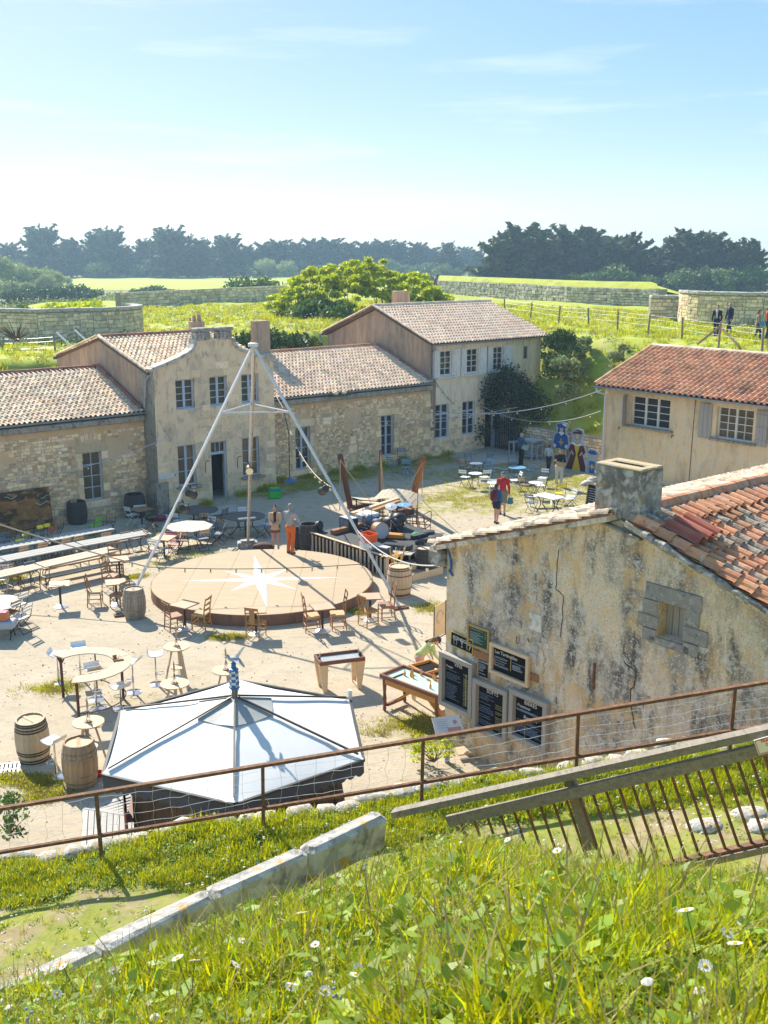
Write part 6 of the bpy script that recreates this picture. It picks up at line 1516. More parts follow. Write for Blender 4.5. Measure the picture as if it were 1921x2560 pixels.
for f in (FA,FB): mb = MB(); mb.box((0,0,.03),(.5,.2,.06)); mb.tube([(-.2,0,.05),(.2,0,.05)],.03,6); mb.build('foot_plate',M['rust'],tp,loc=f - FC,rot=(0,0,.4))
def spotlight(label, p, aim, lens='black', s=1.0):
 t = thing('spotlight',label,'spotlight',p,group='spotlights on the tripod mast'); q = (Vector(aim) - Vector(p)).to_track_quat('Z','Y').to_matrix().to_4x4() @ Matrix.Scale(s,4)
 mb = MB(); mb.lathe([(.06,-.2),(.11,-.17),(.12,0),(.13,.13),(.145,.15)],n=12,M=q); mb.build('housing',M['black'],t)
 mb = MB(); mb.lathe([(.125, .145), (.125, .155)], n=12, M=q); mb.build('lens', M[lens], t)
 mb = MB(); mb.tube([(-.15,0,0),(-.15,0,.2),(.15,0,.2),(.15,0,0)],.014,5); mb.tube([(0,0,.2),(-.05,.06,.26)],.025,5); mb.build('yoke',M['black'],t); return t
def on_leg(f, px, py):                        # the point of a mast leg nearest to a sight line
 r = Vector(ray(px, py)).normalized(); o_ = Vector((0, 0, HC)); d = (AP - f).normalized(); w = f - o_
 b = r.dot(d); k = (b * w.dot(r) - w.dot(d)) / (1 - b * b); return f + d * max(0, k)
spotlight('black spotlight on the left mast leg, upper of the two',on_leg(FA,478,1237) + Vector((.25,.0,-.1)),FA + Vector((6,9,0)))
spotlight('black spotlight on the left mast leg, lower of the two',on_leg(FA,455,1272) + Vector((.25,.0,-.1)),FA + Vector((3,9,0)))
spotlight('spotlight with pale lens on the rear mast leg facing the stage',on_leg(FC,627,1172) + Vector((0,-.16,0)),(-2,20,0),'bulb',1.05)
spotlight('black spotlight on the right mast leg above the stage',on_leg(FB,815,1225) + Vector((-.25,-.05,-.1)),FB + Vector((-6,8,0)))

# ---------------------------------------------------------------- strings of festoon lights
def festoon(label, a, b, drop, nb, key='cable', r=.012, mid=None):
 pts = sag(a,b,drop,16); t = thing('string_lights',label,'string lights',pts[0],group='festoon light strings'); o_ = Vector(pts[0])
 mb = MB(); mb.tube([Vector(p) - o_ for p in pts], r, 5); mb.build('cable', M[key], t)
 q = MB(); q.lathe([(.018,-.02),(.02,-.06)],n=7); sk = q.mesh('socket',M['black']); q = MB(); q.ell((0,0,-.10),(.036,.036,.045),8,6); bl = q.mesh('bulb',M['bulb'])
 for k in range(nb):
  f = (k + .5) / nb * 16; i = min(15,int(f)); p = Vector(pts[i]).lerp(Vector(pts[i + 1]),f - i) - o_; s = put('socket',sk,t,loc=p); put('bulb',bl,s)
 return t
NBc = L(-12.9, -25.3, 4.05); rbc = L(13.3, -8.6, 4.2)
A1, B1 = on_leg(FA, 343, 1480), on_leg(FB, 930, 1360)
festoon('dark festoon string crossing above the compass star between the two front mast legs',on_leg(FA,372,1420),on_leg(FB,960,1395),.12,9)
festoon('festoon string from the right mast leg to the corner of the bar building',on_leg(FB,893,1315),NBc,.35,6,'steel',.018)
festoon('festoon string running from the wing wall hook to the right mast leg',L(.35,-.15,2.9),on_leg(FB,838,1217),.55,12,'rope',.018)
festoon('festoon string along the front of the right wing',L(1.6,-.3,2.85),L(13.0,-3.2,2.75),.35,10,'steel',.012)
festoon('long pale festoon string rising to the ochre house', L(9.6, -.6, 2.55), rbc, .55, 7, 'steel', .02)
festoon('short festoon string from the cream house door to the ochre house',L(12.2,-.2,3.0),L(13.35,-8.4,3.1),.9,7,'steel',.012)
festoon('festoon string across the left wing above the barrels',L(-14.5,-.6,1.9),L(-6.6,-1.4,3.0),.35,8,'steel',.014)
festoon('white festoon string running down from the left edge over the long tables',GY(-40,1298,33),on_leg(FA,374,1420),.05,6,'rope',.022)
festoon('dark thin wire with bulbs on the cream house front',L(9.9,-.08,4.1),L(11.3,-.15,2.7),.1,4,'cable',.012)
hl_ = thing('hanging_lamp','blue enamel lamp hanging on a dark cord beside the right wing','lamp',GY(725,1203,47)); mb = MB(); mb.lathe([(.05,.16),(.10,.12),(.27,.0),(.26,-.01),(.04,.10)],n=14); mb.build('shade',M['blue_lid'],hl_); mb = MB(); mb.tube([(0,0,.15),(0,0,2.2)],.02,5); mb.build('cord',M['beam_red'],hl_)
mb = MB(); mb.tube([(0, 0, 2.2), (-.3, .8, 3.2), (-.8, 2.4, 3.6)], .02, 5); mb.build('arm', M['black'], hl_)
fl_ = thing('wall_light','pair of round floodlights on the gutter of the right wing','light',L(3.35,-.42,3.95),BETA)
for x in (-.25, .25): mb = MB(); mb.ell((x, 0, .06), (.14, .14, .10), 10, 6); mb.build('lamp', M['bulb'], fl_)
mb = MB(); mb.box((0, 0, -.05), (1.3, .2, .08), bev=.03); mb.build('bar', M['canvas_navy'], fl_)

# ---------------------------------------------------------------- long tables and benches on the left
tp3 = lambda px, py, z: G(px, py, z)
def row(name, lab, p, q, z, w, top, lm, grp, cat='table', boards=3):
 trestle(name, lab, tp3(*p, z), tp3(*q, z), w, z, top, lm, grp, cat, boards)
row('long_table','grey long table nearest the stone wing, right hand section',(276,1301),(107,1331),.74,.72,'wood_top_grey','black','long tables')
row('long_table','grey long table in front of the painted board, left hand section',(102,1332),(-70,1362),.74,.72,'wood_top_grey','black','long tables')
row('long_table','grey long table of the middle row, right hand section',(369,1322),(200,1352),.74,.72,'wood_top_grey','rust','long tables')
row('long_table','grey long table of the middle row, centre section',(197,1353),(6,1390),.74,.72,'wood_top_grey','rust','long tables')
row('long_table','grey long table of the middle row, cut by the left edge',(3,1391),(-150,1420),.74,.72,'wood_top_grey','rust','long tables')
row('long_table','sunlit pale long table of the front row, right hand section',(288,1370),(100,1412),.74,.70,'wood_lt','frame_gold','long tables')
row('long_table','sunlit pale long table of the front row, cut by the left edge',(96,1413),(-90,1455),.74,.70,'wood_lt','black','long tables')
row('bench','long wooden bench in front of the pale table, right of the dark legs',(304,1401),(106,1441),.45,.30,'wood_lt','black','benches','bench',2)
row('bench','long wooden bench between the pale table and its front bench',(268,1386),(98,1420),.45,.28,'wood_lt','rust','benches','bench',2)
row('bench','wooden bench under the pale table at the left edge',(58,1430),(-90,1462),.45,.28,'wood_lt','rust','benches','bench',2)
rowdir = heading(G(100, 1412), G(288, 1370)); back = rowdir + PI_ / 2
grpF = 'folding chairs'
def fc(px, py, rz, key, label, grp=grpF):
 sm,bm,fm = key; return place('fc' + str(key),lambda: folding_chair(sm,bm,fm),GG(px,py),rz + rad(run(-8,8)),label,grp)
WD,BRN,WHT,GRN,YEL,BLU,GBL,WW = ('slats_brown','slats_wood','black'),('slats_brown',None,'black'),('slats_white',None,'black'),('slats_green',None,'black'),('slats_yellow',None,'black'),('slats_blue',None,'slats_blue'),('slats_greyblue',None,'black'),('slats_white',None,'white_metal')
fc(241, 1341, back, GRN, 'bright green folding chair at the wall side long table')
fc(273, 1331, back, WD, 'wooden folding chair at the right end of the wall side long table')
fc(306, 1380, back, WD, 'wooden folding chair at the middle long table, second from its right end')
fc(338, 1374, back, WD, 'wooden folding chair at the right end of the middle long table')
fc(260, 1382, back, WD, 'dark seated folding chair half hidden behind the pale long table')
fc(192, 1390, back, WD, 'folding chair at the middle table, right of the festoon string')
fc(157, 1398, back, WD, 'folding chair at the middle table directly under the festoon string')
fc(101, 1410, back, WD, 'folding chair with golden backrest at the middle long table')
fc(66, 1407, back + PI_, YEL, 'folding chair with yellow seat facing the middle long table')
fc(52, 1420, back, WD, 'wooden folding chair left of the yellow seated one')
fc(128, 1390, back + PI_, GBL, 'blue-grey folding chair beyond the golden backed one')
fc(146, 1392, back + PI_, BRN, 'brown folding chair on the wall side of the middle table')
fc(14, 1468, back, WD, 'wooden folding chair at the pale table by the left edge')
fc(66, 1460, back, GBL, 'violet grey chair with dark legs at the pale table')
fc(142, 1347, back, WD, 'wooden folding chair in the shade under the wall side table')
fc(95, 1353, back, BRN, 'dark brown folding chair in the shade left of the wooden one')
fc(68, 1360, back, BRN, 'dark folding chair at the left part of the wall side table')
fc(24, 1369, back, BRN, 'dark folding chair near the left edge in the shade')
fc(53, 1381, back + .4, YEL, 'folding chair with yellow slats beside the middle table')
fc(126,1365,back,('slats_orange',None,'black'),'folding chair with orange slats behind the middle table')
fc(9, 1380, back, GBL, 'grey-blue folding chair against the left edge')
for i, (px, py) in enumerate(((101, 1321), (118, 1317))):
 t = thing('yellow_block','small yellow block on the wall side table, %s of the pair' % ('left' if i == 0 else 'right'),'block',G(px,py,.75)); mb = MB(); mb.box((0,0,.06),(.22,.1,.12),bev=.01); mb.build('block',M['slats_yellow'],t,rot=(0,0,rowdir))
# painted board and dark barrels along the wing
pb = thing('painted_board','large brown painted board with dark and green swirls leaning on the stone wing','board',L(-12.4,-.55,-.35),BETA); mb = MB(); mb.box((-.9,.2,.85),(3.7,.06,1.75),M=Tra((-.9,.2,.85)) @ Rot(rad(-10),4,'X'))
mb.build('panel',mat('painted_wood',(.34,.15,.035),(.22,.09,.025),sc=2.2,rough=.6,dist=2.0,layers=(((.04,.02,.012),1.5,(.6,1,1.6),.50,.58,.9),((.48,.24,.06),3,(1,1,2),.58,.66,.7))),pb)
for k, (x, z) in enumerate(((-2.2, 1.2), (-.9, 1.5), (.3, 1.1), (-1.7, .8), (.55, 1.35))):
 mb = MB(); mb.tube([(x + i * .10,-.055 + .22 - .0 + (z - .85) * .17 - .035 + (.0),z + .06 * sin(i * 1.3 + k)) for i in range(6)],.02,5); mb.build('swirl',mat('swirl_paint',(.16,.42,.30),(.5,.52,.48),sc=1.2),pb)
barrel('black painted barrel standing by the stone wing behind the long table',GG(195,1308),'barrel_dark','barrel_dark',lid=False,h=.95,r=.42,re=.35)
b8 = barrel('dark barrel with white oval sign in the corner by the gabled house',GG(339,1292),'barrel_dark','barrel_dark',lid=False,h=1.0,r=.45,re=.38)
mb = MB(); mb.box((.16,-.455,.5),(.52,.02,.22),bev=.008); sg = mb.build('oval_sign',M['white'],b8,rot=(0,0,.35))
mb = MB()
for k in range(6): mb.box((-.02 + k * .07, -.468, .5), (.042, .006, .09 if k != 1 else .05))
mb.build('sign_lettering', M['blue_lid'], sg)
t = thing('cloth_pile','dark cloth pile with red and white on the ground beside the dark barrel','pile',GG(382,1300)); 
for k,(c,m_) in enumerate((((0,0,.1),'black'),((.35,-.1,.12),'slats_magenta'),((.6,.05,.08),'white'))): mb = MB(); mb.ell(c,(.32,.25,.14),9,6); mb.v = [(x + .05 * hill(x * 9,y * 9),y,z + .04 * hill(x * 7,y * 8)) for x,y,z in mb.v]; mb.build('cloth',M[m_],t,smooth=True)
# small tables between the long tables and the mast
place('ped_brown',lambda: pedestal_table('brown_top',.75,.75),GG(356,1316),rowdir,'brown topped square table by the dark corner barrel','square pedestal tables')
fc(335, 1313, rowdir, WW, 'white folding chair left of the brown topped table')
fc(380, 1318, rowdir + PI_ - .5, BRN, 'dark folding chair right of the brown topped table')
place('ped_tan',lambda: pedestal_table('tan_top',.72,.72,basemat='black'),GG(412,1394),rowdir + .5,'honey coloured square table behind the left mast leg','square pedestal tables')
fc(386, 1377, rowdir - .3, WD, 'wooden folding chair behind the honey coloured table')
fc(396, 1402, rowdir + .5, WHT, 'white slatted folding chair beside the left mast leg')
fc(434,1391,rowdir + PI_ - .4,('slats_pink',None,'black'),'pinkish folding chair right of the honey coloured table')
# three large round tables in the shade of the gabled house
def ring_chairs(c, r, specs):
 for a, key, lab in specs:
  p = c + Vector((cos(a),sin(a),0)) * r; p.z = gz(p.x,p.y); place('fc' + str(key),lambda: folding_chair(*key),p,a + PI_ + rad(run(-14,14)),lab,grpF)
c1 = G(497, 1269, .52); c1.z = gz(*c1.xy)
place('rt_slate',lambda: big_round_table('slate_top',.80),c1,.2,'round slate topped table nearest the gabled house door','large round tables')
ring_chairs(c1,1.0,((rad(228),WHT,'white folding chair left of the slate table by the door'),(rad(292),WD,'wooden folding chair in front of the slate table by the door'),(rad(335),BRN,'dark folding chair right of the slate table by the door'),(rad(195),GBL,'grey folding chair by the weeds left of the slate table')))
c2 = G(474, 1319, .60); c2.z = gz(*c2.xy)
place('rt_stone',lambda: big_round_table('stone_top',.90,octa=True),c2,.3,'octagonal stone topped table in the shade','large round tables')
ring_chairs(c2,1.08,((rad(250),('slats_magenta',None,'black'),'magenta folding chair at the octagonal stone table'),(rad(268),WD,'wooden folding chair in front of the octagonal stone table'),(rad(305),('slats_greyblue','slats_wood','black'),'grey seated wooden backed chair right of the octagonal table'),(rad(352),GBL,'blue-grey folding chair at the right side of the octagonal table'),(rad(60),WHT,'white folding chair behind the octagonal stone table'),(rad(175),BRN,'brown folding chair left of the octagonal stone table')))
c3 = G(613, 1294, .60); c3.z = gz(*c3.xy)
place('rt_slate', None, c3, .9, 'round slate topped table right of the doorstep', 'large round tables')
ring_chairs(c3,1.08,((rad(195),GBL,'tilted grey folding chair left of the slate table by the rear mast leg'),(rad(235),BRN,'brown folding chair in front of the slate table by the rear mast leg'),(rad(100),WHT,'white folding chair behind the slate table by the rear mast leg'),(rad(318),GBL,'dark folding chair behind the rear mast leg'),(rad(20),WD,'wooden folding chair on the far side of the rear mast leg')))
fc(668, 1338, 2.6, WW, 'pale thin framed folding chair beside the standing couple')

# ---------------------------------------------------------------- square tables and wooden chairs round the dance floor
grpT, grpW = 'square pedestal tables', 'wooden dining chairs'
pt = lambda px, py, rz, lab: place('ped', pedestal_table, GG(px, py), rz, lab, grpT)
pt(153,1517,.25,'lone square table left of the single ladder-back chair'); pt(301,1450,.35,'square table by the bench end, further from the weathered barrel'); pt(293,1512,.3,'square table behind the weathered barrel')
pt(464,1571,-.55,'square table between two wooden chairs left of the star'); pt(641,1586,.12,'square table at the front edge of the dance floor with one chair'); pt(807,1577,.35,'square table between two high ladder-back chairs'); pt(926,1550,.12,'square table near the right mast leg')
WC = {'lad': lambda: wood_chair(.86,'wood_chair','leather',2),'lad2': lambda: wood_chair(.98,'wood_chair2','straw',3,.05,.03),'high': lambda: wood_chair(1.12,'wood_chair','straw',3,.07,.01),'splat': lambda: wood_chair(.92,'wood_chair2','wood_chair2',splat=True),'high2': lambda: wood_chair(1.10,'wood_chair','leather',3,.06,.01),'old': lambda: wood_chair(.95,'wood_chair','straw',splat=True)}
wc = lambda px, py, k, rz, lab: place('wc' + k, WC[k], GG(px, py), rz, lab, grpW)
wc(240,1512,'old',.15,'single brown wooden chair facing right beside the lone square table'); wc(279,1473,'high2',rad(-12),'brown ladder-back chair between the bench end and the second table'); wc(292,1440,'high2',rad(-70),'brown ladder-back chair seen against the pale bench'); wc(301,1517,'lad',rad(150),'brown chair tucked behind the weathered barrel')
wc(437,1573,'lad',rad(35),'low brown chair with leather seat left of the table'); wc(504,1570,'lad2',rad(165),'golden ladder-back chair with straw seat right of the table'); wc(641,1592,'splat',rad(70),'orange-brown splat-back chair at the front of the dance floor')
wc(781,1575,'high',rad(15),'high ladder-back chair with woven seat left of its table'); wc(845,1570,'high',rad(190),'high ladder-back chair with woven seat right of its table'); wc(922,1561,'splat',rad(40),'golden splat-back chair with caned seat near the right mast leg'); wc(966,1547,'high2',rad(195),'narrow ladder-back chair leaning away beside the right mast leg')

# ---------------------------------------------------------------- barrels in the sun
barrel('weathered grey barrel beside the left mast leg', GG(338, 1544), 'barrel_grey', 'barrel_grey', rz=.4)
barrel('pale oak barrel with black hoops at the lower left, leaning slightly',G(87,1896),'barrel_pale','hoop',h=.96,r=.36,re=.30,rz=.9,hoops=(.03,.10,.24,.30,.80,.86,.93,.98),lean=(rad(2),rad(-3)))
barrel('brown oak barrel in front at the lower left',G(204,1960),'barrel_wood','barrel_grey',h=.96,r=.36,re=.295,rz=.3,hoops=(.04,.15,.32,.72,.82,.97))
barrel('pale barrel with rusty hoops in front of the stage steps',GG(999,1487),'barrel_pale','hoop_rust',h=.98,r=.40,re=.33,hoops=(.06,.10,.30,.72,.90,.96))
barrel('dark barrel with closed pale lid right of the stage steps',GG(1062,1436),'barrel_dark','hoop',h=.95,r=.37,re=.31,rz=.5)
barrel('dark brown open barrel at the left corner of the stage',GG(773,1374),'barrel_dark','hoop',lid=False,h=.98,r=.38,re=.32)
t = thing('red_bowl','red plastic bowl on the ground beside the brown barrel','bowl',G(247,1940)); mb = MB(); mb.lathe([(.075,0),(.10,.03),(.105,.10),(.085,.10),(.07,.04)],n=16); mb.build('bowl',M['red'],t)
# drain grate
t = thing('drain_grate','iron drain grate in the sandy ground at the left edge','grate',G(0,1927),.25); mb = MB(); mb.box((0,0,.008),(.8,.62,.01)); mb.build('frame',M['steel'],t)
q = MB(); q.box((0, 0, .016), (.035, .24, .008)); me = q.mesh('slot', M['dark'])
for i in range(9):
 for y in (-.15, .15): put('slot', me, t, loc=(-.35 + i * .085, y, 0))

# ---------------------------------------------------------------- curved bar, stools, high tables
BC = G(208, 1660, 1.1); BC.z = 0
cb = thing('curved_bar_table', 'C-shaped bleached wood bar table on rusty posts', 'bar table', BC)
def arc_top(a0, a1, nm='bar_top'):
 n = 22; vs = []; ro, ri = 1.13, .70
 for i in range(n + 1):
  a = rad(a0 + (a1 - a0) * i / n)
  for r, z in ((ri, 1.075), (ro, 1.075), (ro, 1.10), (ri, 1.10)): vs.append((r * cos(a), r * sin(a), z))
 fs = [(i * 4 + k,i * 4 + (k + 1) % 4,i * 4 + 4 + (k + 1) % 4,i * 4 + 4 + k) for i in range(n) for k in range(4)] + [(3,2,1,0),(n * 4,n * 4 + 1,n * 4 + 2,n * 4 + 3)]
 mb = MB(); mb.add(vs, fs); return mb.build(nm, M['wood_lt'], cb)
arc_top(-88, 31); arc_top(32.5, 146)
for a in (-84, 31, 141, 88):
 mb = MB(); p = Vector((cos(rad(a)),sin(rad(a)),0)) * .92; w = .035 if a != 88 else .018; mb.tube([p,p + Vector((0,0,1.07))],w,6)
 if a != 88:
  for s in (-1,1): mb.tube([p + Vector((0,0,.85)),p + Vector((cos(rad(a)) * .15 * s,sin(rad(a)) * .15 * s,1.06))],.022,5)
 mb.build('post', M['beam_red'], cb)
mb = MB(); mb.tube([(cos(rad(a)) * .95,sin(rad(a)) * .95,.25) for a in range(-84,32,8)],.015,5); mb.tube([(cos(rad(a)) * .62,sin(rad(a)) * .62,.45) for a in range(141,30,-8)],.015,5); mb.build('foot_rail',M['rust'],cb)
t = thing('cutlery_box','small wooden box with utensils on the curved bar table','box',G(296,1650,1.1),.4); mb = MB(); mb.box((0,0,.02),(.24,.14,.03)); mb.box((-.07,.06,.07),(.10,.012,.10)); mb.box((-.12,0,.05),(.012,.12,.06)); mb.build('box',M['wood_chair2'],t); mb = MB(); mb.tube([(0,.02,.04),(.05,.04,.12)],.008,4); mb.tube([(-.04,.02,.04),(-.02,.03,.13)],.008,4); mb.build('utensil',M['steel'],t)
grpS = 'white bar stools'
bs = lambda px,py,rz,lab,k='w',h=.80: place('bs' + k,lambda: bar_stool(h,'white' if k != 'b' else 'slats_blue'),G(px,py),rz,lab,grpS)
bs(148,1710,0,'white bar stool at the left end of the curved bar table'); bs(203,1695,-1.2,'white bar stool behind the curved bar table'); bs(335,1731,2.9,'white bar stool right of the curved bar table'); bs(392,1711,0.2,'white bar stool between the curved bar and the slatted high tables'); bs(449,1695,2.6,'white bar stool half hidden behind the far high table','w')
bs(304,1772,2.4,'low white stool in front of the kiosk corner','l',.55); bs(243,1773,1.6,'bar stool inside the curve of the bar, nearer the camera'); bs(240,1750,-1.0,'bar stool inside the curve of the bar, further from the camera'); bs(142,1942,2.6,'white bar stool between the two oak barrels at the lower left')
t = thing('open_ledger','small pale folded tray lying on a stool inside the bar curve','tray',G(238,1679,.84),.5); mb = MB(); mb.box((0,0,.02),(.34,.16,.02)); mb.box((0,.07,.06),(.34,.014,.09)); mb.build('tray',M['wood_pale'],t)
grpH = 'slatted high tables'
for px,py,lab in ((442,1615,'slatted round high table furthest from the kiosk'),(437,1708,'slatted round high table closest to the kiosk edge'),(566,1674,'slatted round high table behind the lighthouse finial'),(221,1804,'slatted round high table behind the brown oak barrel')):
 p = G(px, py, 1.08); p.z = 0; place('ht', high_table, p, run(0, 1), lab, grpH)
 p2 = p + Vector((0,0,1.08)); place('cp',centrepiece,p2,0,'bottle with a dried grass stalk on the ' + lab.split('slatted ')[1],'dried grass bottles')

# ---------------------------------------------------------------- wooden game tables
def game_table(label, c, rz, w, d, h, top, edge, leg, legs='slab', rimw=.05):
 t = thing('game_table',label,'game table',c,rz,'wooden game tables'); mb = MB(); mb.box((0,0,h - .03),(w - .02,d - .02,.03)); mb.build('playing_surface',M[top] if isinstance(top,str) else top,t)
 for cc,s in (((0,d / 2,h),(w + rimw,rimw,.10)),((0,-d / 2,h),(w + rimw,rimw,.10)),((w / 2,0,h),(rimw,d - rimw,.10)),((-w / 2,0,h),(rimw,d - rimw,.10))): mb = MB(); mb.box(cc,s,bev=.008); mb.build('rim',M[edge],t)
 for sx in (-1, 1):
  for sy in (-1, 1):
   mb = MB(); x, y = sx * (w / 2 - .08), sy * (d / 2 - .04)
   if legs == 'slab': mb.prism([(x - .04 * sx - .05,0),(x - .04 * sx + .05,0),(x + sx * .0 + .12,h - .05),(x - .12,h - .05)],-.022,.022,M=Tra((0,y,0)) @ Rot(rad(90),4,'X'))
   else: mb.lathe([(.03,0),(.045,.05),(.035,.15),(.05,.3),(.035,.45),(.05,h - .18),(.05,h - .05)],c=(x,y,0),n=8)
   mb.build('leg', M[leg], t)
 return t
slate_b = mat('slate_play', (.30, .34, .36), (.40, .43, .44), sc=3, rough=.4)
g1 = (G(783.5, 1640, .8) + G(895, 1627, .8) + G(912.5, 1647.5, .8) + G(805, 1660, .8)) / 4; g1.z = 0
gt1 = game_table('slate topped wooden game table with slab legs in the middle of the yard',g1,heading(G(805,1660,.8),G(912,1647,.8)),1.12,.55,.80,slate_b,'wood_redbrown','wood_pale')
for x in (-.5, .5):
 mb = MB(); mb.tube([(x,0,.80),(x,0,1.0)],.012,5); mb.build('peg',M['chrome'],gt1); mb = MB(); mb.box((x * 1.06,.0,.84),(.06,.12,.09)); mb.build('goal_box',M['black'],gt1); mb = MB(); mb.box((x * .84,0,.06),(.05,.46,.05)); mb.build('foot_rail',M['wood_pale'],gt1)
a_, b_, c_, d_ = G(948, 1693, .88), G(1003.6, 1678, .88), G(1107, 1718, .88), G(1090, 1747, .88)
g2 = (a_ + d_ + Vector((.75,.05,0)) + b_) / 3; g2 = (a_ + d_) / 2 + Vector((.33,.37,0)); g2.z = 0; rz2 = heading(a_,d_)
painted = mat('painted_board_blue', (.30, .46, .44), (.52, .46, .28), c3=(.38, .52, .48), sc=2.2, rough=.5)
gt2 = game_table('long orange game table with turned legs, pale blue painted top and skittles',g2,rz2,1.82,.78,.88,painted,'wood_redbrown','wood_redbrown','turned',.06)
for y in (-.36,.36): mb = MB(); mb.box((0,y,.76),(1.66,.035,.16),bev=.006); mb.build('apron',M['wood_orange'],gt2)
for x in (-.84,.84): mb = MB(); mb.box((x,0,.76),(.035,.66,.16),bev=.006); mb.build('apron',M['wood_orange'],gt2)
for s in (-1,1): mb = MB(); mb.bar((s * .80,0,.15),(s * .05,0,.70),.12,.05); mb.build('brace',M['wood_orange'],gt2); mb = MB(); mb.bar((s * .80,-.3,.14),(s * .80,.3,.14),.07,.07); mb.build('stretcher',M['wood_redbrown'],gt2)
mb = MB(); mb.box((-.62, -.12, .875), (.05, .42, .012)); mb.build('slot', M['dark'], gt2)
mb = MB(); mb.lathe([(.022,0),(.028,.04),(.024,.08),(.010,.12),(.013,.15),(.004,.17)],n=8); pin = mb.mesh('skittle',M['wood_orange'])
for i,(x,y) in enumerate(((-.52,.02),(-.47,.22),(-.38,.08),(-.28,.05),(-.25,.30),(.0,.22),(.18,.30),(.5,.28),(.42,-.12),(.1,.34))):
 w_ = Rot(rz2,3,'Z') @ Vector((x,y,0)); t = put('skittle',pin,None,loc=g2 + w_ + Vector((0,0,.866)),label='small orange skittle standing on the painted game table',cat='skittle',group='skittles on the game table')
 if i == 5: t.rotation_euler = (rad(90),0,.6); t['label'] = 'small orange skittle lying fallen on the painted game table'; t.location.z += .024
g3 = G(1086, 1676, .86); g3.z = 0
gt3 = game_table('wooden game table with dark compartments in front of the bending girl',g3,heading(G(1052,1670,.86),G(1090,1690,.86)),1.15,.62,.84,'chalk','wood_orange','wood_pale')
mb = MB(); mb.box((.05, 0, .86), (.03, .58, .07)); mb.build('divider', M['wood_orange'], gt3)
for k,(x,y) in enumerate(((-.1,.12),(.3,-.1))): mb = MB(); mb.lathe([(.03,.825),(.03,.84)],c=(x,y,0),n=8); mb.build('puck',M['white'],gt3)

# ---------------------------------------------------------------- hexagonal kiosk with white canopy
KC, KR, KZ = Vector((-2.667, 17.61, 0)), 2.52, 2.2
ks = thing('kiosk', 'hexagonal drinks kiosk with white canvas canopy and dark board walls', 'kiosk', KC)
KA = [rad(157 + 60 * k) for k in range(6)]; apz = 2.88
rim = [Vector((cos(a) * KR, sin(a) * KR, KZ)) for a in KA]; apx = Vector((0, 0, apz))
for k in range(6):
 a, b = rim[k], rim[(k + 1) % 6]; n = 8; vs, fs = [], []
 for i in range(n + 1):
  for j in range(n + 1 - i):
   u,v = i / n,j / n; p = apx * (1 - u - v) + a * u + b * v; w_ = (1 - u - v); sagv = .03 * 27 * u * v * (u + v) * .35 + .012 * (u + v) * w_ * 2; vs.append(p - Vector((0,0,sagv)) + Vector((0,0,.022 * hill(p.x * 2.2,p.y * 2.2))))
 idx = {}; c = 0
 for i in range(n + 1):
  for j in range(n + 1 - i): idx[(i, j)] = c; c += 1
 for i in range(n):
  for j in range(n - i):
   fs.append((idx[(i, j)], idx[(i + 1, j)], idx[(i, j + 1)]))
   if i + j < n - 1: fs.append((idx[(i + 1, j)], idx[(i + 1, j + 1)], idx[(i, j + 1)]))
 mb = MB(); mb.add(vs, fs); pn = mb.build('canopy_panel', M['canvas'], ks, smooth=True)
 mb = MB(); m_ = 14; vs = []
 for i in range(m_ * 4 + 1):
  f = i / (m_ * 4); p = a.lerp(b,f) + Vector((0,0,-.02)); vs += [p,p * 1.003 + Vector((0,0,-.24 - .055 * abs(sin(PI_ * f * m_))))]
 mb.add(vs,[(2 * i,2 * i + 1,2 * i + 3,2 * i + 2) for i in range(m_ * 4)]); mb.build('valance',M['canvas_navy'],ks)
 mb = MB(); q0,q1 = apx.lerp(a,.30),apx.lerp(b,.30); up_ = Vector((0,0,.035)); md = (q0 + q1) / 2 - Vector((0,0,.02)); mb.add([apx + up_,q0 + up_ * .6,md + up_ * .6 + (md - apx) * .03,q1 + up_ * .6],[(0,1,2,3)])
 if k in (0, 1, 2, 3, 5): mb.build('cap_panel', M['canvas_grey'], ks)
 mb = MB(); mb.bar(apx.lerp(a,.03) + Vector((0,0,.06)),a.lerp(apx,.04) + Vector((0,0,.04)),.032,.03); mb.build('batten',M['wood_grey'] if k == 2 else M['hoop'],ks)
 mb = MB(); mb.bar(a + Vector((0,0,-.03)),b + Vector((0,0,-.03)),.05,.05); mb.build('edge_rail',M['black'],ks)
 wa, wb = a * (1.98 / KR), b * (1.98 / KR); nb_ = 14; hgt_ = 2.12 if k in (1, 2) else 1.12
 q = MB(); q.box((0,0,hgt_ / 2),((wb - wa).length / nb_ - .006,.03,hgt_)); me = q.mesh('board',M['kiosk_wood'])
 for i in range(nb_): p = wa.lerp(wb,(i + .5) / nb_); put('board',me,ks,loc=(p.x,p.y,run(0,.01)),rot=(0,0,math.atan2((wb - wa).y,(wb - wa).x)))
 mb = MB(); mb.tube([(wa.x, wa.y, 0), (wa.x, wa.y, KZ)], .05, 6); mb.build('post', M['kiosk_wood'], ks)
 if k not in (1,2): mb = MB(); mb.bar(Vector((wa.x,wa.y,1.14)),Vector((wb.x,wb.y,1.14)),.36,.04); mb.build('counter',M['wood_redbrown'],ks)
mb = MB(); mb.tube([(0, 0, 0), (0, 0, apz + .25)], .055, 8); mb.build('centre_pole', M['wood_grey'], ks)
mb = MB(); mb.box((0, 0, 1.0), (1.6, 1.6, 1.9)); mb.build('inner_cabinet', M['dark'], ks)
mb = MB(); mb.box((-2.02,-.55,1.05),(.05,.62,.75),bev=.02); mb.build('counter_flap',M['wood_redbrown'],ks,rot=(0,0,.28))
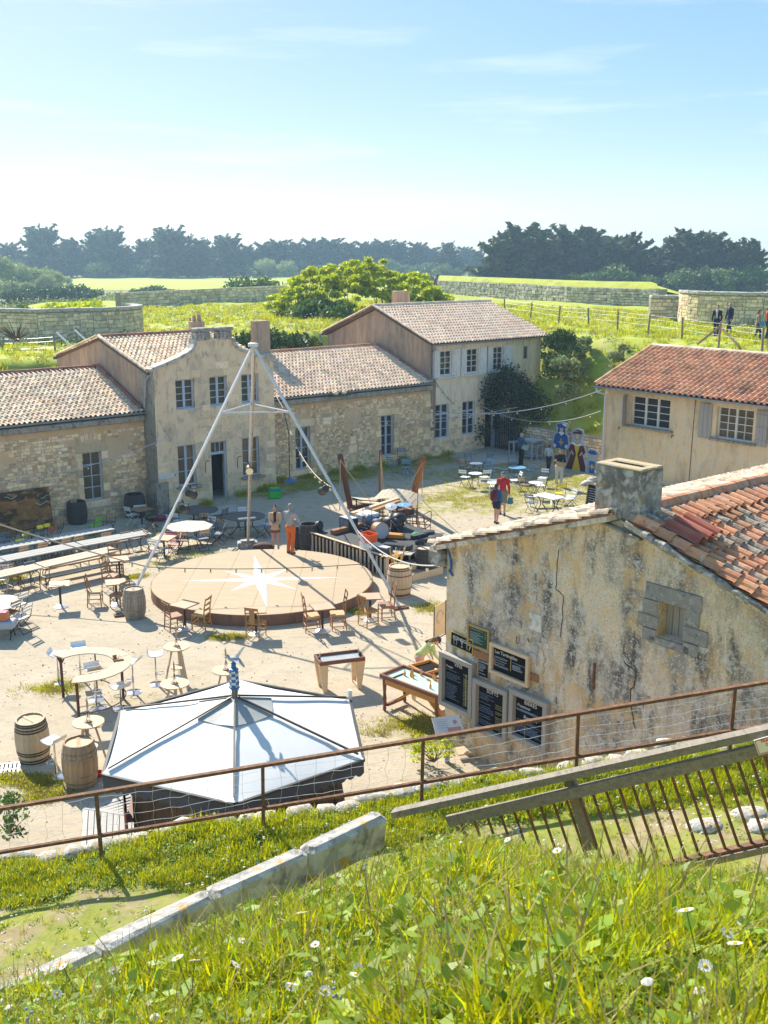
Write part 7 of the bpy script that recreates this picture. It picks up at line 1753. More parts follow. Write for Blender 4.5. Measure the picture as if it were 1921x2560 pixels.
# lighthouse finial with bird
lh = thing('lighthouse_finial','blue and white chequered model lighthouse on the kiosk peak','finial',KC + Vector((0,0,apz + .14))); lh.scale = (.82,.82,1); hh = .32
mb = MB(); mb.box((0, 0, -.02), (.10, .10, .22)); mb.build('post', M['wood_redbrown'], lh)
mb = MB(); mb.lathe([(.10, .08), (.085, .08 + hh)], n=6); mb.build('tower', M['white'], lh)
q = MB(); q.box((0, -.004, 0), (.088, .01, hh / 6)); me = q.mesh('blue_square', M['blue_lid'])
for k in range(6):
 for i in range(6):
  if (i + k) % 2 == 0: a = 2 * PI_ * (k + .5) / 6; rr_ = (.10 - .015 * (i + .5) / 6) * .866 + .004; put('blue_square',me,lh,loc=(cos(a) * rr_,sin(a) * rr_,.08 + hh * (i + .5) / 6),rot=(0,0,a + PI_ / 2))
mb = MB(); mb.lathe([(.11,.08 + hh),(.11,.11 + hh),(.06,.12 + hh),(.05,.19 + hh),(.065,.20 + hh),(.01,.25 + hh)],n=8); mb.build('lantern',M['blue_lid'],lh)
mb = MB(); mb.lathe([(.12, .06), (.12, .09)], n=6); mb.build('gallery', M['blue_lid'], lh)
bd = thing('bird_figure','grey model bird with raised wing on top of the chequered lighthouse','bird figure',KC + Vector((0,0,apz + .14 + .22 + hh)))
bd.scale = (.8, .8, .8)
mb = MB(); mb.ell((.02,0,.08),(.14,.055,.06),10,6); mb.ell((-.12,0,.14),(.05,.042,.045),8,6); mb.tube([(-.15,0,.14),(-.22,0,.125)],[.016,.003],6); mb.tube([(.12,0,.06),(.24,0,-.10)],[.045,.02],6); mb.build('body',M['grey_paint'],bd)
mb = MB(); mb.add([(0,.02,.1),(.1,.03,.1),(.26,.10,.34),(.20,.09,.33),(.02,.022,.11),(.1,.035,.11)],[(0,1,2,3),(4,3,2,5)]); mb.build('wing',M['white'],bd); mb = MB(); mb.add([(0,-.02,.1),(.1,-.03,.1),(.16,-.16,.05),(.05,-.14,.08)],[(0,1,2,3)]); mb.build('wing',M['grey_paint'],bd)
mb = MB(); mb.ell((-.13, 0, .175), (.03, .03, .015), 8, 4); mb.build('dark_cap', M['black'], bd)
t = thing('bracket_lamp','small metal bracket at the far corner of the kiosk canopy','bracket',KC + rim[4] + Vector((0,0,.0))); mb = MB(); mb.box((0,0,.02),(.07,.07,.34)); mb.tube([(0,0,.12),(-.18,.05,.14)],.012,5); mb.build('bracket',M['steel'],t)
# grey decking beside the kiosk
dk = thing('decking','grey board decking laid left of the kiosk','decking',G(290,2040)); o_ = dk.location.copy()
def quad_plank(pix, z=.12):
 P_ = [G(x,y,z) for x,y in pix]; mb = MB(); vs = [p - o_ for p in P_]; mb.add(vs + [v - Vector((0,0,.10)) for v in vs],[(0,1,2,3),(0,4,5,1),(1,5,6,2),(2,6,7,3),(3,7,4,0)]); mb.build('plank',M['deck'],dk)
for i in range(13):
 x0,x1 = 207 + i * 15.6,222 + i * 15.6 - 1.3; y0,y1 = 2022 + i * 2.6,2024.6 + i * 2.6; quad_plank([(x0,y0),(x0 - 6 + i * .4,2130),(x1 - 6 + i * .4,2130),(x1,y1)])
for i in range(8):
 xa = 207 + i * 15.6; ya = 2021 + i * 2.6; quad_plank([(xa,ya),(xa + 15.0,ya + 2.4),(362,ya + 2.4 - (347 - xa - 15) * .30),(362,ya - (362 - xa) * .30 - 1.0)])

# ---------------------------------------------------------------- stage
SG = Vector((-2.65, 37.35, 0)); sa = math.atan2(34.1 - 37.35, .13 + 2.65); sln, sdp, sh_ = 4.28, 3.5, .72
sx, sy = Vector((cos(sa), sin(sa), 0)), Vector((-sin(sa), cos(sa), 0))
stg = thing('stage', 'black floored wooden stage with pale slatted front', 'stage', SG, sa)
mb = MB(); mb.box((sln / 2,sdp / 2,sh_ - .04),(sln,sdp,.06)); mb.build('stage_floor',M['stage_black'],stg)
q = MB(); q.box((0,0,.34),(.085,.03,.66),bev=.006); bal = q.mesh('slat',M['wood_lt']); q = MB(); q.box((0,0,.37),(.10,.06,.74)); pst = q.mesh('post',M['wood_pale'])
for i in range(20): put('slat', bal, stg, loc=(.12 + i * .213, -.035, 0))
for x in (.02, 1.43, 2.85, 4.26): put('post', pst, stg, loc=(x, -.01, 0))
for i in range(9): put('slat', bal, stg, loc=(sln + .035, .2 + i * .37, 0), rot=(0, 0, PI_ / 2))
mb = MB(); mb.box((sln / 2,-.03,sh_ + .03),(sln + .12,.10,.035),bev=.008); mb.build('top_rail',M['wood_pale'],stg)
mb = MB(); mb.box((sln + .02, sdp / 2, sh_ - .0), (.06, sdp, .10)); mb.build('side_rail', M['wood_pale'], stg)
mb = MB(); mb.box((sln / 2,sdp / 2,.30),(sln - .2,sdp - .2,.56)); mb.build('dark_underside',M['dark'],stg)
stp = thing('stage_steps','two wide wooden steps at the right front corner of the stage','steps',SG + sx * (sln + .05) + sy * .30,sa)
for i, (x, h) in enumerate(((.22, .48), (.60, .25))):
 mb = MB(); mb.box((x, .75, h / 2), (.40, 1.4, h - .004), bev=.01); s_ = mb.build('step', M['wood_pale'], stp)
 q = MB(); q.box((0, .75, 0), (.105, 1.3, .02)); me = q.mesh('tread_board', M['wood_grey'])
 for k in range(3): put('tread_board', me, s_, loc=(x - .11 + k * .115, 0, h + .008))
def on_stage(px, py, z=.72): return G(px, py, z)
# things on the stage
def drum(name, label, c, r, d, M_, shell='wood_chair', head='white', cat='drum'):
 t = thing(name,label,cat,c); mb = MB(); mb.lathe([(r,-d / 2),(r,d / 2)],n=22,M=M_,caps=False); mb.build('shell',M[shell],t)
 for s in (-1,1): mb = MB(); mb.lathe([(r * .97,s * d / 2 * .94),(r * 1.04,s * d / 2 * .94),(r * 1.04,s * d / 2 * 1.12),(r * .97,s * d / 2 * 1.12)],n=22,M=M_,caps=False); mb.build('hoop',M['wood_chair2'],t)
 mb = MB(); mb.lathe([(r * .96,-d / 2 * 1.02),(r * .96,d / 2 * 1.02)],n=22,M=M_); mb.build('drumhead',M[head],t); return t
BDm = Tra((0, 0, .30)) @ Rot(rad(-58), 4, 'Z') @ Rot(rad(84), 4, 'Y')
bdm = drum('bass_drum','bass drum with wooden hoop and silvery head on the stage',on_stage(950,1346),.29,.30,BDm,head='grey_paint'); mb = MB(); mb.box((.45,.25,.08),(.75,.3,.14),bev=.01); mb.build('wooden_foot',M['wood_orange'],bdm,rot=(0,0,-.3))
drum('snare_drum','small steel drum on a stand behind the bass drum',on_stage(900,1318),.17,.14,Tra((0,0,.42)) @ Rot(rad(14),4,'Y'),'steel','white')
def stand(name, label, c, h, top=None, cat='stand', tr=.32, m_='chrome'):
 t = thing(name,label,cat,c); mb = MB(); mb.tube([(0,0,.18),(0,0,h)],.012,5); mb.build('pole',M[m_],t)
 for k in range(3): a = 2 * PI_ * k / 3 + .4; mb = MB(); mb.tube([(0,0,.45),(cos(a) * tr,sin(a) * tr,0)],.010,5); mb.build('leg',M[m_],t)
 return t
def cymbal(t,h,r=.24,tilt=10,m_='frame_gold'): mb = MB(); mb.lathe([(.02,.03),(.06,.012),(r,0),(r,-.004)],n=18,M=Tra((0,0,h)) @ Rot(rad(tilt),4,'X')); mb.build('cymbal',M[m_],t)
t = stand('cymbal_stand','tall cymbal stand with round pale plate at the right of the stage',on_stage(1010,1340),1.15,m_='black'); cymbal(t,1.16,.27,3,'blue_top')
t = stand('cymbal_stand','chromed cymbal stand behind the bass drum',on_stage(978,1330),.95); cymbal(t,.96,.22,25,'steel')
t = stand('microphone_stand','black microphone stand left of the bass drum',on_stage(908,1330),1.05,m_='black'); mb = MB(); mb.tube([(0,0,1.03),(-.35,.15,1.2)],.010,5); mb.ell((-.37,.16,1.21),.03,8,6); mb.build('microphone',M['black'],t)
t = stand('microphone_stand','black folded stand lying beside the steps of the drum kit',on_stage(930,1325),.8,m_='black')
mb = MB(); rr = random.Random(3)
t = thing('drum_covers','heap of black instrument covers and cases behind the bass drum','bags',on_stage(958,1322))
for k in range(9): mb = MB(); mb.ell((rr.uniform(-.6,.7),rr.uniform(-.25,.35),rr.uniform(.15,.38)),(rr.uniform(.2,.32),rr.uniform(.18,.28),rr.uniform(.14,.24)),9,6,M=Rot(rr.uniform(0,3),4,'Z')); mb.v = [(x + .04 * hill(x * 9,z * 9),y,z + .04 * hill(x * 8,y * 8)) for x,y,z in mb.v]; mb.build('cover',M['black'] if k % 3 else M['slats_greyblue'],t,smooth=True)
def guitar_case(label, c, rz, s=1.0):
 t = thing('guitar_case', label, 'guitar case', c, rz, 'guitar cases on the stage'); pl = []
 for k in range(24):
  a = 2 * PI_ * k / 24; pl.append((.05 + .24 * cos(a) * s, .22 * sin(a) * s))
 mb = MB(); mb.prism(pl,.0,.15); mb.ell((.05,0,.15),(.23 * s,.21 * s,.03),16,4); mb.build('body',M['stage_black'],t); mb = MB(); mb.prism([(-.12,-.13),(-.12,.13),(-.80,.09),(-.84,0),(-.80,-.09)],0,.13); mb.build('neck',M['stage_black'],t)
 mb = MB()
 for x, y in ((-.3, -.13), (-.55, -.11), (.1, -.215)): mb.box((x, y, .08), (.04, .012, .04))
 mb.build('latch', M['chrome'], t); return t
guitar_case('black guitar case lying at the right edge of the stage, nearer one',on_stage(1085,1352),rad(38),1.05); guitar_case('black guitar case lying at the right edge of the stage, further one',on_stage(1070,1338),rad(44),.95)
t = thing('green_cloth','crumpled green cloth beside the guitar cases','cloth',on_stage(1040,1342)); mb = MB(); mb.ell((0,0,.06),(.2,.14,.09),10,6); mb.v = [(x,y,z + .05 * hill(x * 12,y * 12)) for x,y,z in mb.v]; mb.build('cloth',mat('green_fabric',(.04,.30,.14),(.05,.38,.2),sc=6),t,smooth=True)
t = thing('keyboard_case','long black instrument case on the front right of the stage','case',on_stage(995,1374),sa + .5); mb = MB(); mb.box((0,0,.10),(1.0,.32,.20),bev=.02); mb.build('case',M['black'],t); mb = MB()
for x in (-.3, 0, .3): mb.box((x, -.165, .12), (.07, .012, .05))
mb.build('latch', M['chrome'], t)
t = thing('equipment_case','low dark equipment case left of the long instrument case','case',on_stage(960,1382),sa + .2); mb = MB(); mb.box((0,0,.11),(.55,.34,.22),bev=.02); mb.build('case',M['canvas_navy'],t); mb = MB(); mb.box((0,-.01,.225),(.45,.25,.012)); mb.build('lid_plate',M['steel'],t)
t = thing('flat_board','pale grey flat board lying at the stage corner by the steps','board',on_stage(1005,1383),sa + .5); mb = MB(); mb.box((0,0,.02),(.8,.45,.03)); mb.build('board',M['wood_top_grey'],t)
t = thing('white_box','white plastic box at the front of the stage under the orange crate','box',on_stage(920,1372),sa); mb = MB(); mb.box((0,0,.12),(.52,.36,.26),bev=.02); mb.build('box',M['white'],t)
oc = thing('orange_crate','bright orange plastic crate standing on the white box','crate',on_stage(921,1371) + Vector((0,0,.255)),sa); mb = MB()
for c,s in (((0,.19,.15),(.54,.02,.26)),((0,-.19,.15),(.54,.02,.26)),((.27,0,.15),(.02,.36,.26)),((-.27,0,.15),(.02,.36,.26)),((0,0,.02),(.54,.38,.02)),((0,.205,.28),(.58,.03,.03)),((0,-.205,.28),(.58,.03,.03))): mb.box(c,s)
mb.build('crate',M['orange_plastic'],oc); mb = MB(); mb.box((0,-.203,.15),(.12,.006,.06)); mb.build('handle_slot',M['red'],oc)
t = thing('amplifier','dark amplifier box with steel edges at the back left of the stage','amplifier',on_stage(872,1322),sa); mb = MB(); mb.box((0,0,.22),(.62,.42,.44),bev=.02); mb.build('cabinet',M['black'],t); mb = MB(); mb.box((0,-.213,.22),(.5,.008,.34)); mb.build('grille',M['slats_greyblue'],t); mb = MB(); mb.box((0,0,.445),(.6,.4,.012)); mb.build('top_plate',M['steel'],t)
t = thing('cool_box','white cool box with dark blue band behind the stage','cool box',on_stage(922,1312),sa); mb = MB(); mb.box((0,0,.2),(.7,.5,.40),bev=.03); mb.build('body',M['white'],t); mb = MB(); mb.box((0,0,.33),(.72,.52,.06),bev=.01); mb.build('band',M['canvas_navy'],t); mb = MB(); mb.box((0,0,.44),(.72,.52,.10),bev=.03); mb.build('lid',M['white'],t)
t = thing('side_table','thin wooden table with black rods behind the cymbal plate','table',G(1018,1325),sa); mb = MB(); mb.box((0,0,.95),(.9,.5,.025)); mb.build('table_top',M['wood_chair'],t)
for x in (-.4, .4):
 for y in (-.2,.2): mb = MB(); mb.tube([(x,y,0),(x,y,1.7 if x > 0 and y > 0 else .94)],.014,5); mb.build('leg',M['black'],t)
t = thing('wire_basket','wire basket box with handle behind the guitar cases','basket',G(1040,1336),sa + .5); mb = MB()
for z in (.1, .35, .6): 
 for a,b in (((-.5,-.3),(.5,-.3)),((.5,-.3),(.5,.3)),((.5,.3),(-.5,.3)),((-.5,.3),(-.5,-.3))): mb.tube([(*a,z),(*b,z)],.02,4)
for x in (-.5, -.25, 0, .25, .5):
 for y in (-.3, .3): mb.tube([(x, y, .05), (x, y, .62)], .014, 4)
mb.tube([(.42,-.3,.6),(.42,-.3,.9),(.52,0,.95),(.52,.3,.9),(.52,.3,.6)],.018,5); mb.build('wires',M['rust'],t)
for i,(a,b,za,zb,lab) in enumerate((((880,1285),(996,1247),1.05,1.15,'upper'),((893,1293),(998,1254),1.0,1.1,'lower'))):
 A_,B_ = G(*a,za),G(*b,zb); t = thing('wooden_beam','long planed wooden beam raised over the back of the stage, %s of the pair' % lab,'beam',A_); mb = MB(); mb.bar((0,0,0),B_ - A_,.17,.12); mb.build('beam',M['wood_pale'] if i == 0 else M['wood_chair2'],t)
for i, (px, py) in enumerate(((892, 1308), (950, 1290))):
 t = thing('trestle_support','black stand carrying the raised beams, %s one' % ('left' if i == 0 else 'right'),'stand',G(px,py),sa); mb = MB(); mb.tube([(0,0,0),(0,0,1.0)],.03,5); mb.tube([(-.3,0,1.0),(.3,0,1.0)],.03,5); mb.tube([(-.3,0,0),(.3,0,0)],.03,5); mb.build('stand',M['black'],t)
t = thing('wooden_beam','brown beam lying across the left of the stage','beam',on_stage(838,1336)); mb = MB(); mb.bar((-.1,0,.08),on_stage(905,1317) - on_stage(838,1336) + Vector((0,0,.08)),.20,.15); mb.build('beam',M['wood_chair'],t)
t = thing('stage_lamp','black round stage lamp on the left corner of the stage','lamp',on_stage(797,1327)); mb = MB(); mb.lathe([(.10,-.12),(.16,-.04),(.17,.10)],n=14,M=Tra((0,0,.2)) @ Rot(rad(70),4,'Y') @ Rot(rad(30),4,'X')); mb.build('housing',M['black'],t); mb = MB(); mb.box((0,0,.03),(.3,.25,.05)); mb.build('foot',M['black'],t)
t = thing('instrument_bag','black rounded instrument case standing behind the orange trousers','case',GG(742,1372)); mb = MB(); mb.box((.12,0,.42),(.55,.3,.84),bev=.13); mb.build('bag',M['stage_black'],t); mb = MB(); mb.tube([(.1,-.155,.5),(.16,-.17,.58),(.22,-.155,.5)],.015,5); mb.build('handle',M['rope'],t)
t = thing('brown_sack','dark brown sack on the ground behind the dance floor','sack',GG(660,1372)); mb = MB(); mb.ell((0,0,.1),(.42,.2,.13),10,6); mb.v = [(x,y,z + .03 * hill(x * 9,y * 9)) for x,y,z in mb.v]; mb.build('sack',M['beam_red'],t,smooth=True)
t = thing('dry_palm','tuft of golden dried palm leaves at the stage corner','plant',GG(985,1455) + Vector((0,.4,0))); mb = MB()
for k in range(15): a,l = rr.uniform(-2.4,.9),rr.uniform(.5,.85); b_ = Vector((cos(a) * .3 * l,sin(a) * .3 * l,l)); w_ = Vector((-sin(a),cos(a),0)) * .045; mb.add([(0,0,.3),b_ * .55 + w_ + Vector((0,0,.3)),b_ + Vector((0,0,.35)),b_ * .55 - w_ + Vector((0,0,.3))],[(0,1,2,3)])
mb.tube([(.15,0,.3),(.4,.1,1.1)],[.05,.02],5); mb.build('leaves',M['slats_yellow'] if False else mat('dry_leaf',(.70,.46,.12),(.60,.38,.10),sc=6,trans=.3),t); mb = MB(); mb.lathe([(.16,0),(.2,.35)],n=10); mb.build('pot',M['barrel_grey'],t)
t = thing('plywood_sheet','pale plywood sheet at the right end of the stage','board',on_stage(1105,1362),rad(20)); mb = MB(); mb.box((0,0,.02),(1.1,.8,.03)); mb.build('sheet',M['ply'],t)
# ship-like timber frame behind the stage
sf = thing('timber_frame','ship-like frame of dark masts and low beams behind the stage','frame',G(960,1265)); o_ = sf.location.copy()
def mast(f, top, Hh, w, m_, nm='mast'):
 a = G(*f); lo, hi = a.y - 6, a.y + 8
 b = min((GY(*top,a.y + k * .1 - 3) for k in range(60)),key=lambda q: abs(q.z - Hh)); mb = MB(); mb.tube([a - o_,a.lerp(b,.5) - o_,b - o_],[w,w * .93,w * .88],8); mb.build(nm,M[m_],sf); return b
m1 = mast((877,1272),(851,1140),2.9,.13,'beam_red'); m2 = mast((950,1258),(952,1128),2.9,.075,'wood_redbrown'); m3 = mast((1026,1272),(1058,1146),2.8,.15,'beam_orange')
for a,b in (((878,1274),(948,1258)),((948,1258),(1022,1272)),((985,1286),(1032,1276)),((880,1280),(905,1296))): mb = MB(); mb.bar(G(*a,.15) - o_,G(*b,.15) - o_,.22,.30); mb.build('low_beam',M['beam_red'],sf)
for a,b in ((m1,G(850,1275,.3)),(m1,G(935,1262,.2)),(m2,G(963,1252,.3)),(m2,G(955,1262,.3)),(m3,G(1003,1242,.8)),(m3,G(1055,1250,.0))): mb = MB(); mb.tube([p - o_ for p in sag(Vector(a) - Vector((0,0,.15)),b,.06,8)],.018,4); mb.build('rope',M['rope'],sf)
aw = thing('awning_panel','curved pale slatted panel tilted on the frame behind the stage','awning',G(997,1252,1.0)); mb = MB(); n = 9
for i in range(n):
 x0,x1 = -.95 + 1.9 * i / n,-.95 + 1.9 * (i + 1) / n - .02; z = lambda x: .16 - .18 * (x / .95) ** 2 - .06 * x; mb.add([(x0,-.45,z(x0)),(x1,-.45,z(x1)),(x1,.45,z(x1) + .22),(x0,.45,z(x0) + .22),(x0,-.45,z(x0) - .02),(x1,-.45,z(x1) - .02)],[(0,1,2,3),(4,5,1,0)])
mb.build('slats', M['wood_lt'], aw, rot=(0, 0, -.45))
mb = MB()
for x, y in ((-.7, 0), (.7, .2)): mb.tube([(x, y, 0), (x, y, -.95)], .03, 5)
mb.build('support', M['rust'], aw, rot=(0, 0, -.45))
for px,py,lab in ((945,1283,'low wooden bench inside the timber frame'),(905,1272,'pale plank bench at the left of the timber frame')):
 t = thing('plank_bench',lab,'bench',G(px,py),-.35); mb = MB(); mb.box((0,0,.42),(1.4,.32,.05)); mb.build('seat',M['wood_lt'],t)
 for x in (-.6, .6): mb = MB(); mb.box((x, 0, .2), (.06, .28, .4)); mb.build('leg', M['rust'], t)
gb = thing('green_cool_box','bright green cool box with blue lid on the grass by the gabled house','cool box',GG(688,1245),.3); mb = MB(); mb.box((0,0,.18),(.52,.36,.36),bev=.03); mb.build('body',M['green_box'],gb); mb = MB(); mb.box((0,0,.39),(.54,.38,.07),bev=.02); mb.build('lid',M['blue_lid'],gb); mb = MB(); mb.box((0,0,.445),(.44,.3,.05),bev=.02); mb.build('handle_panel',M['green_box'],gb)
t = thing('stone_slab', 'flat stone slab path in front of the open door', 'slab', GG(575, 1275), BETA); 
for x,w_ in ((-.95,.9),(0,.95),(.95,.9)): mb = MB(); mb.box((x,.1,.03),(w_,1.15,.07),bev=.015); mb.build('slab',M['paving'],t)

# ---------------------------------------------------------------- terrace of the cream house
mb = MB(); mb.prism([L(9.9,-3.6).xy,L(14.2,-3.9).xy,L(14.2,-.02).xy,L(10.6,-.02).xy],-.05,.035); mb.build('terrace_paving',M['paving'],kind='structure')
q = MB(); q.box((0, 0, .035), (.5, .34, .04), bev=.01); flg = q.mesh('flagstone', M['paving'])
for i,(px,py) in enumerate(((1262,1175),(1240,1172),(1325,1176),(1340,1170),(1290,1190),(1400,1187),(1310,1205),(1225,1180),(1250,1200))): put('flagstone',flg,None,loc=G(px,py),rot=(0,0,run(0,3)),scl=(run(.8,1.5),run(.7,1.3),1),label='grey flagstone set in the grass by the terrace',cat='flagstone',group='flagstones by the terrace')
bt = lambda px,py,key,lab,r=.32,ov=.72: place('bt' + key,lambda: bistro_table(key,r),G(px,py,ov) - Vector((0,0,ov)),run(0,2),lab,'small bistro tables')
bt(1191,1158,'bluegrey_top','dark blue-grey bistro table at the edge of the terrace'); bt(1189,1183,'white','white round bistro table, leftmost of the three on the grass'); bt(1236,1206,'white','white round bistro table behind the red hooded man'); bt(1340,1206,'white','white round bistro table near the man in white trousers'); bt(1294,1168,'blue_top','bright blue bistro table below the man in the blue pullover',.42); bt(1018,1150,'bluegrey_top','blue-grey bistro table against the right wing wall')
toward = lambda px, py, qx, qy: heading(G(px, py), G(qx, qy))
def fcr(px, py, qx, qy, key, lab): fc(px, py, toward(px, py, qx, qy), key, lab)
fcr(1164,1190,1192,1182,BRN,'dark folding chair at the left of the blue-grey table'); fcr(1178,1176,1192,1180,GBL,'thin dark folding chair behind the blue-grey table'); fcr(1214,1178,1195,1182,GBL,'thin dark folding chair right of the blue-grey table')
fcr(1163,1216,1189,1208,WHT,'white slatted folding chair in front of the leftmost white table'); fcr(1222,1192,1205,1200,BLU,'blue folding chair between the two left tables'); fcr(1211,1216,1192,1208,WW,'white folding chair right of the leftmost white table'); fcr(1234,1240,1236,1225,WW,'pale folding chair behind the blue jacketed walker')
fcr(1287,1224,1258,1226,WW,'white slatted folding chair right of the red hooded man'); fcr(1312,1236,1338,1228,WD,'wooden folding chair left of the white table by the white trousers'); fcr(1357,1218,1342,1230,WHT,'white backed folding chair behind the white table'); fcr(1350,1238,1342,1228,WHT,'white seated folding chair in front of the white table'); fcr(1283,1180,1294,1190,GBL,'grey folding chair left of the bright blue table'); fcr(1330,1190,1300,1190,BLU,'blue folding chair right of the bright blue table')
fcr(983,1181,1012,1172,BLU,'blue folding chair tilted at the wing wall table'); fcr(1006,1163,1016,1172,GBL,'grey chair behind the wing wall table'); fcr(1016,1190,1017,1175,BLU,'blue folding chair in front of the wing wall table')
t = place('rect',lambda: thing('marble_table','x','table'),G(1373,1240,.74) - Vector((0,0,.74)),rad(-52),'white rectangular table on cast iron legs in the sunny grass'); mb = MB(); mb.box((0,0,.73),(1.2,.72,.035),bev=.008); mb.build('table_top',M['white'],t)
for x in (-.4, .4):
 mb = MB()
 for a in (90, -90):
  c = sin(rad(a)); mb.tube([(x,c * .32,0),(x,c * .24,.1),(x,c * .06,.3),(x,c * .08,.5),(x,c * .25,.70)],.022,6)
 mb.tube([(x, -.18, .12), (x, .18, .12)], .016, 5); mb.build('iron_leg', M['black'], t)
fcr(1330,1281,1366,1268,('slats_greyblue',None,'black'),'grey-blue seated folding chair left of the white rectangular table'); fcr(1399,1258,1376,1270,YEL,'yellow folding chair behind the white rectangular table'); fcr(1420,1272,1390,1274,WW,'white folding chair right of the white rectangular table'); fcr(1428,1266,1395,1264,WHT,'white folding chair furthest right on the grass')
t = thing('bench','small white bench in front of the white rectangular table','bench',G(1352,1265),rad(10)); mb = MB(); mb.box((0,0,.44),(1.15,.3,.04)); mb.build('seat',M['white'],t)
for x in (-.5, .5): mb = MB(); mb.box((x, 0, .22), (.05, .26, .42)); mb.build('leg', M['white'], t)
# tall chess table and stools
t = thing('chess_table','tall grey painted table with a chess board by the low wall','table',G(1330,1098,1.05) - Vector((0,0,1.05)),BETA); mb = MB(); mb.box((0,0,1.03),(.95,.95,.05)); mb.build('table_top',M['grey_paint'],t)
for x in (-.4, .4):
 for y in (-.4, .4): mb = MB(); mb.box((x, y, .5), (.07, .07, 1.0)); mb.build('leg', M['grey_paint'], t)
mb = MB(); mb.box((0, 0, .18), (.75, .75, .03)); mb.build('shelf', M['grey_paint'], t)
q = MB(); q.box((0,0,1.058),(.085,.085,.006)); sw,sb = q.mesh('white_square',M['white']),q.mesh('dark_square',M['blue_top'])
for i in range(8):
 for j in range(8): put('white_square' if (i + j) % 2 else 'dark_square',sw if (i + j) % 2 else sb,t,loc=(-.315 + i * .09,-.315 + j * .09,0))
for i,(px,py,lab) in enumerate(((1343,1148,'tall grey stool right of the man in the blue pullover'),(1285,1140,'tall grey stool left of the chess table'))):
 t = thing('tall_stool',lab,'stool',G(px,py),BETA,'grey painted stools'); mb = MB(); mb.box((0,0,.78),(.52,.42,.05)); mb.build('seat',M['grey_paint'],t)
 for x in (-.21, .21):
  for y in (-.16, .16): mb = MB(); mb.box((x, y, .38), (.055, .055, .75)); mb.build('leg', M['grey_paint'], t)
 mb = MB()
 for y in (-.16, .16): mb.box((0, y, .2), (.37, .04, .05))
 mb.build('rail', M['grey_paint'], t)
# painted face-in-hole boards
def cut(name, label, px, py, h, rz, parts, outline, hole=True):
 t = thing(name,label,'photo board',G(px,py),rz,'face-in-hole boards by the low wall'); Mx = Rot(rad(90),4,'X'); mb = MB(); mb.prism([(x * h,y * h) for x,y in outline],-.02,.02,M=Mx); mb.build('board',M['grey_paint'] if True else None,t)
 for i,(nm,mk,poly) in enumerate(parts): mb = MB(); mb.prism([(x * h,y * h) for x,y in poly],.021 + i * .0015,.0222 + i * .0015,M=Mx); mb.build(nm,mk,t)
 mb = MB(); mb.box((0,.25,.02),(.6 * h * .5,.5,.04)); mb.bar((0,.45,.03),(0,.03,h * .6),.05,.04); mb.build('stand',M['white'],t); return t
circ = lambda cx,cy,r,n=14,ry=None: [(cx + r * cos(2 * PI_ * k / n),cy + (ry or r) * sin(2 * PI_ * k / n)) for k in range(n)]
c_blue,c_yel,c_mar,c_skin = mat('board_blue',(.03,.10,.36),(.025,.085,.32),sc=2),mat('board_yellow',(.72,.47,.02),(.68,.44,.02),sc=2),mat('board_maroon',(.085,.012,.02),(.11,.015,.025),sc=2),mat('board_skin',(.62,.42,.24),(.6,.4,.22),sc=2)
facing = BETA + PI_ * 1.5 - rad(14) - PI_ / 2 + PI_ / 2
fr = math.atan2(-E1.y, -E1.x) + PI_ / 2
mus = [('boots',M['black'],[(-.10,.0),(-.02,.0),(-.02,.10),(-.10,.10)]),('breeches',c_yel,[(-.15,.08),(.10,.08),(.13,.40),(-.16,.40)]),('tunic',c_blue,[(-.19,.36),(.17,.36),(.22,.52),(.19,.70),(.06,.77),(-.06,.77),(-.20,.70),(-.24,.52)]),('glove',M['white'],circ(-.20,.42,.045)),('glove',M['white'],circ(.17,.44,.05)),('cross',c_yel,[(-.02,.45),(.02,.45),(.02,.51),(.075,.51),(.075,.55),(.02,.55),(.02,.62),(-.02,.62),(-.02,.55),(-.075,.55),(-.075,.51),(-.02,.51)]),('hair',M['black'],[(-.12,.70),(.12,.70),(.10,.90),(-.10,.90)]),('collar',M['white'],[(-.10,.76),(0,.69),(.10,.76),(.04,.80),(-.04,.80)]),('face_hole',M['stone_top'],circ(0,.845,.06,14,.07)),('hat',c_blue,[(-.17,.94),(-.10,.885),(.10,.885),(.16,.92),(.11,.965),(.05,.99),(-.06,.99)]),('plume',M['white'],[(.02,.97),(.12,.93),(.17,.965),(.12,1.0),(.05,1.0)])]
cut('face_board','photo board painted as a man in blue tunic with plumed hat',1402,1158,2.1,fr,mus,[(-.18,0),(.14,0),(.17,.36),(.25,.5),(.23,.7),(.14,.8),(.19,.93),(.19,1.0),(.08,1.03),(-.08,1.02),(-.2,.96),(-.16,.8),(-.26,.7),(-.28,.5),(-.2,.36)])
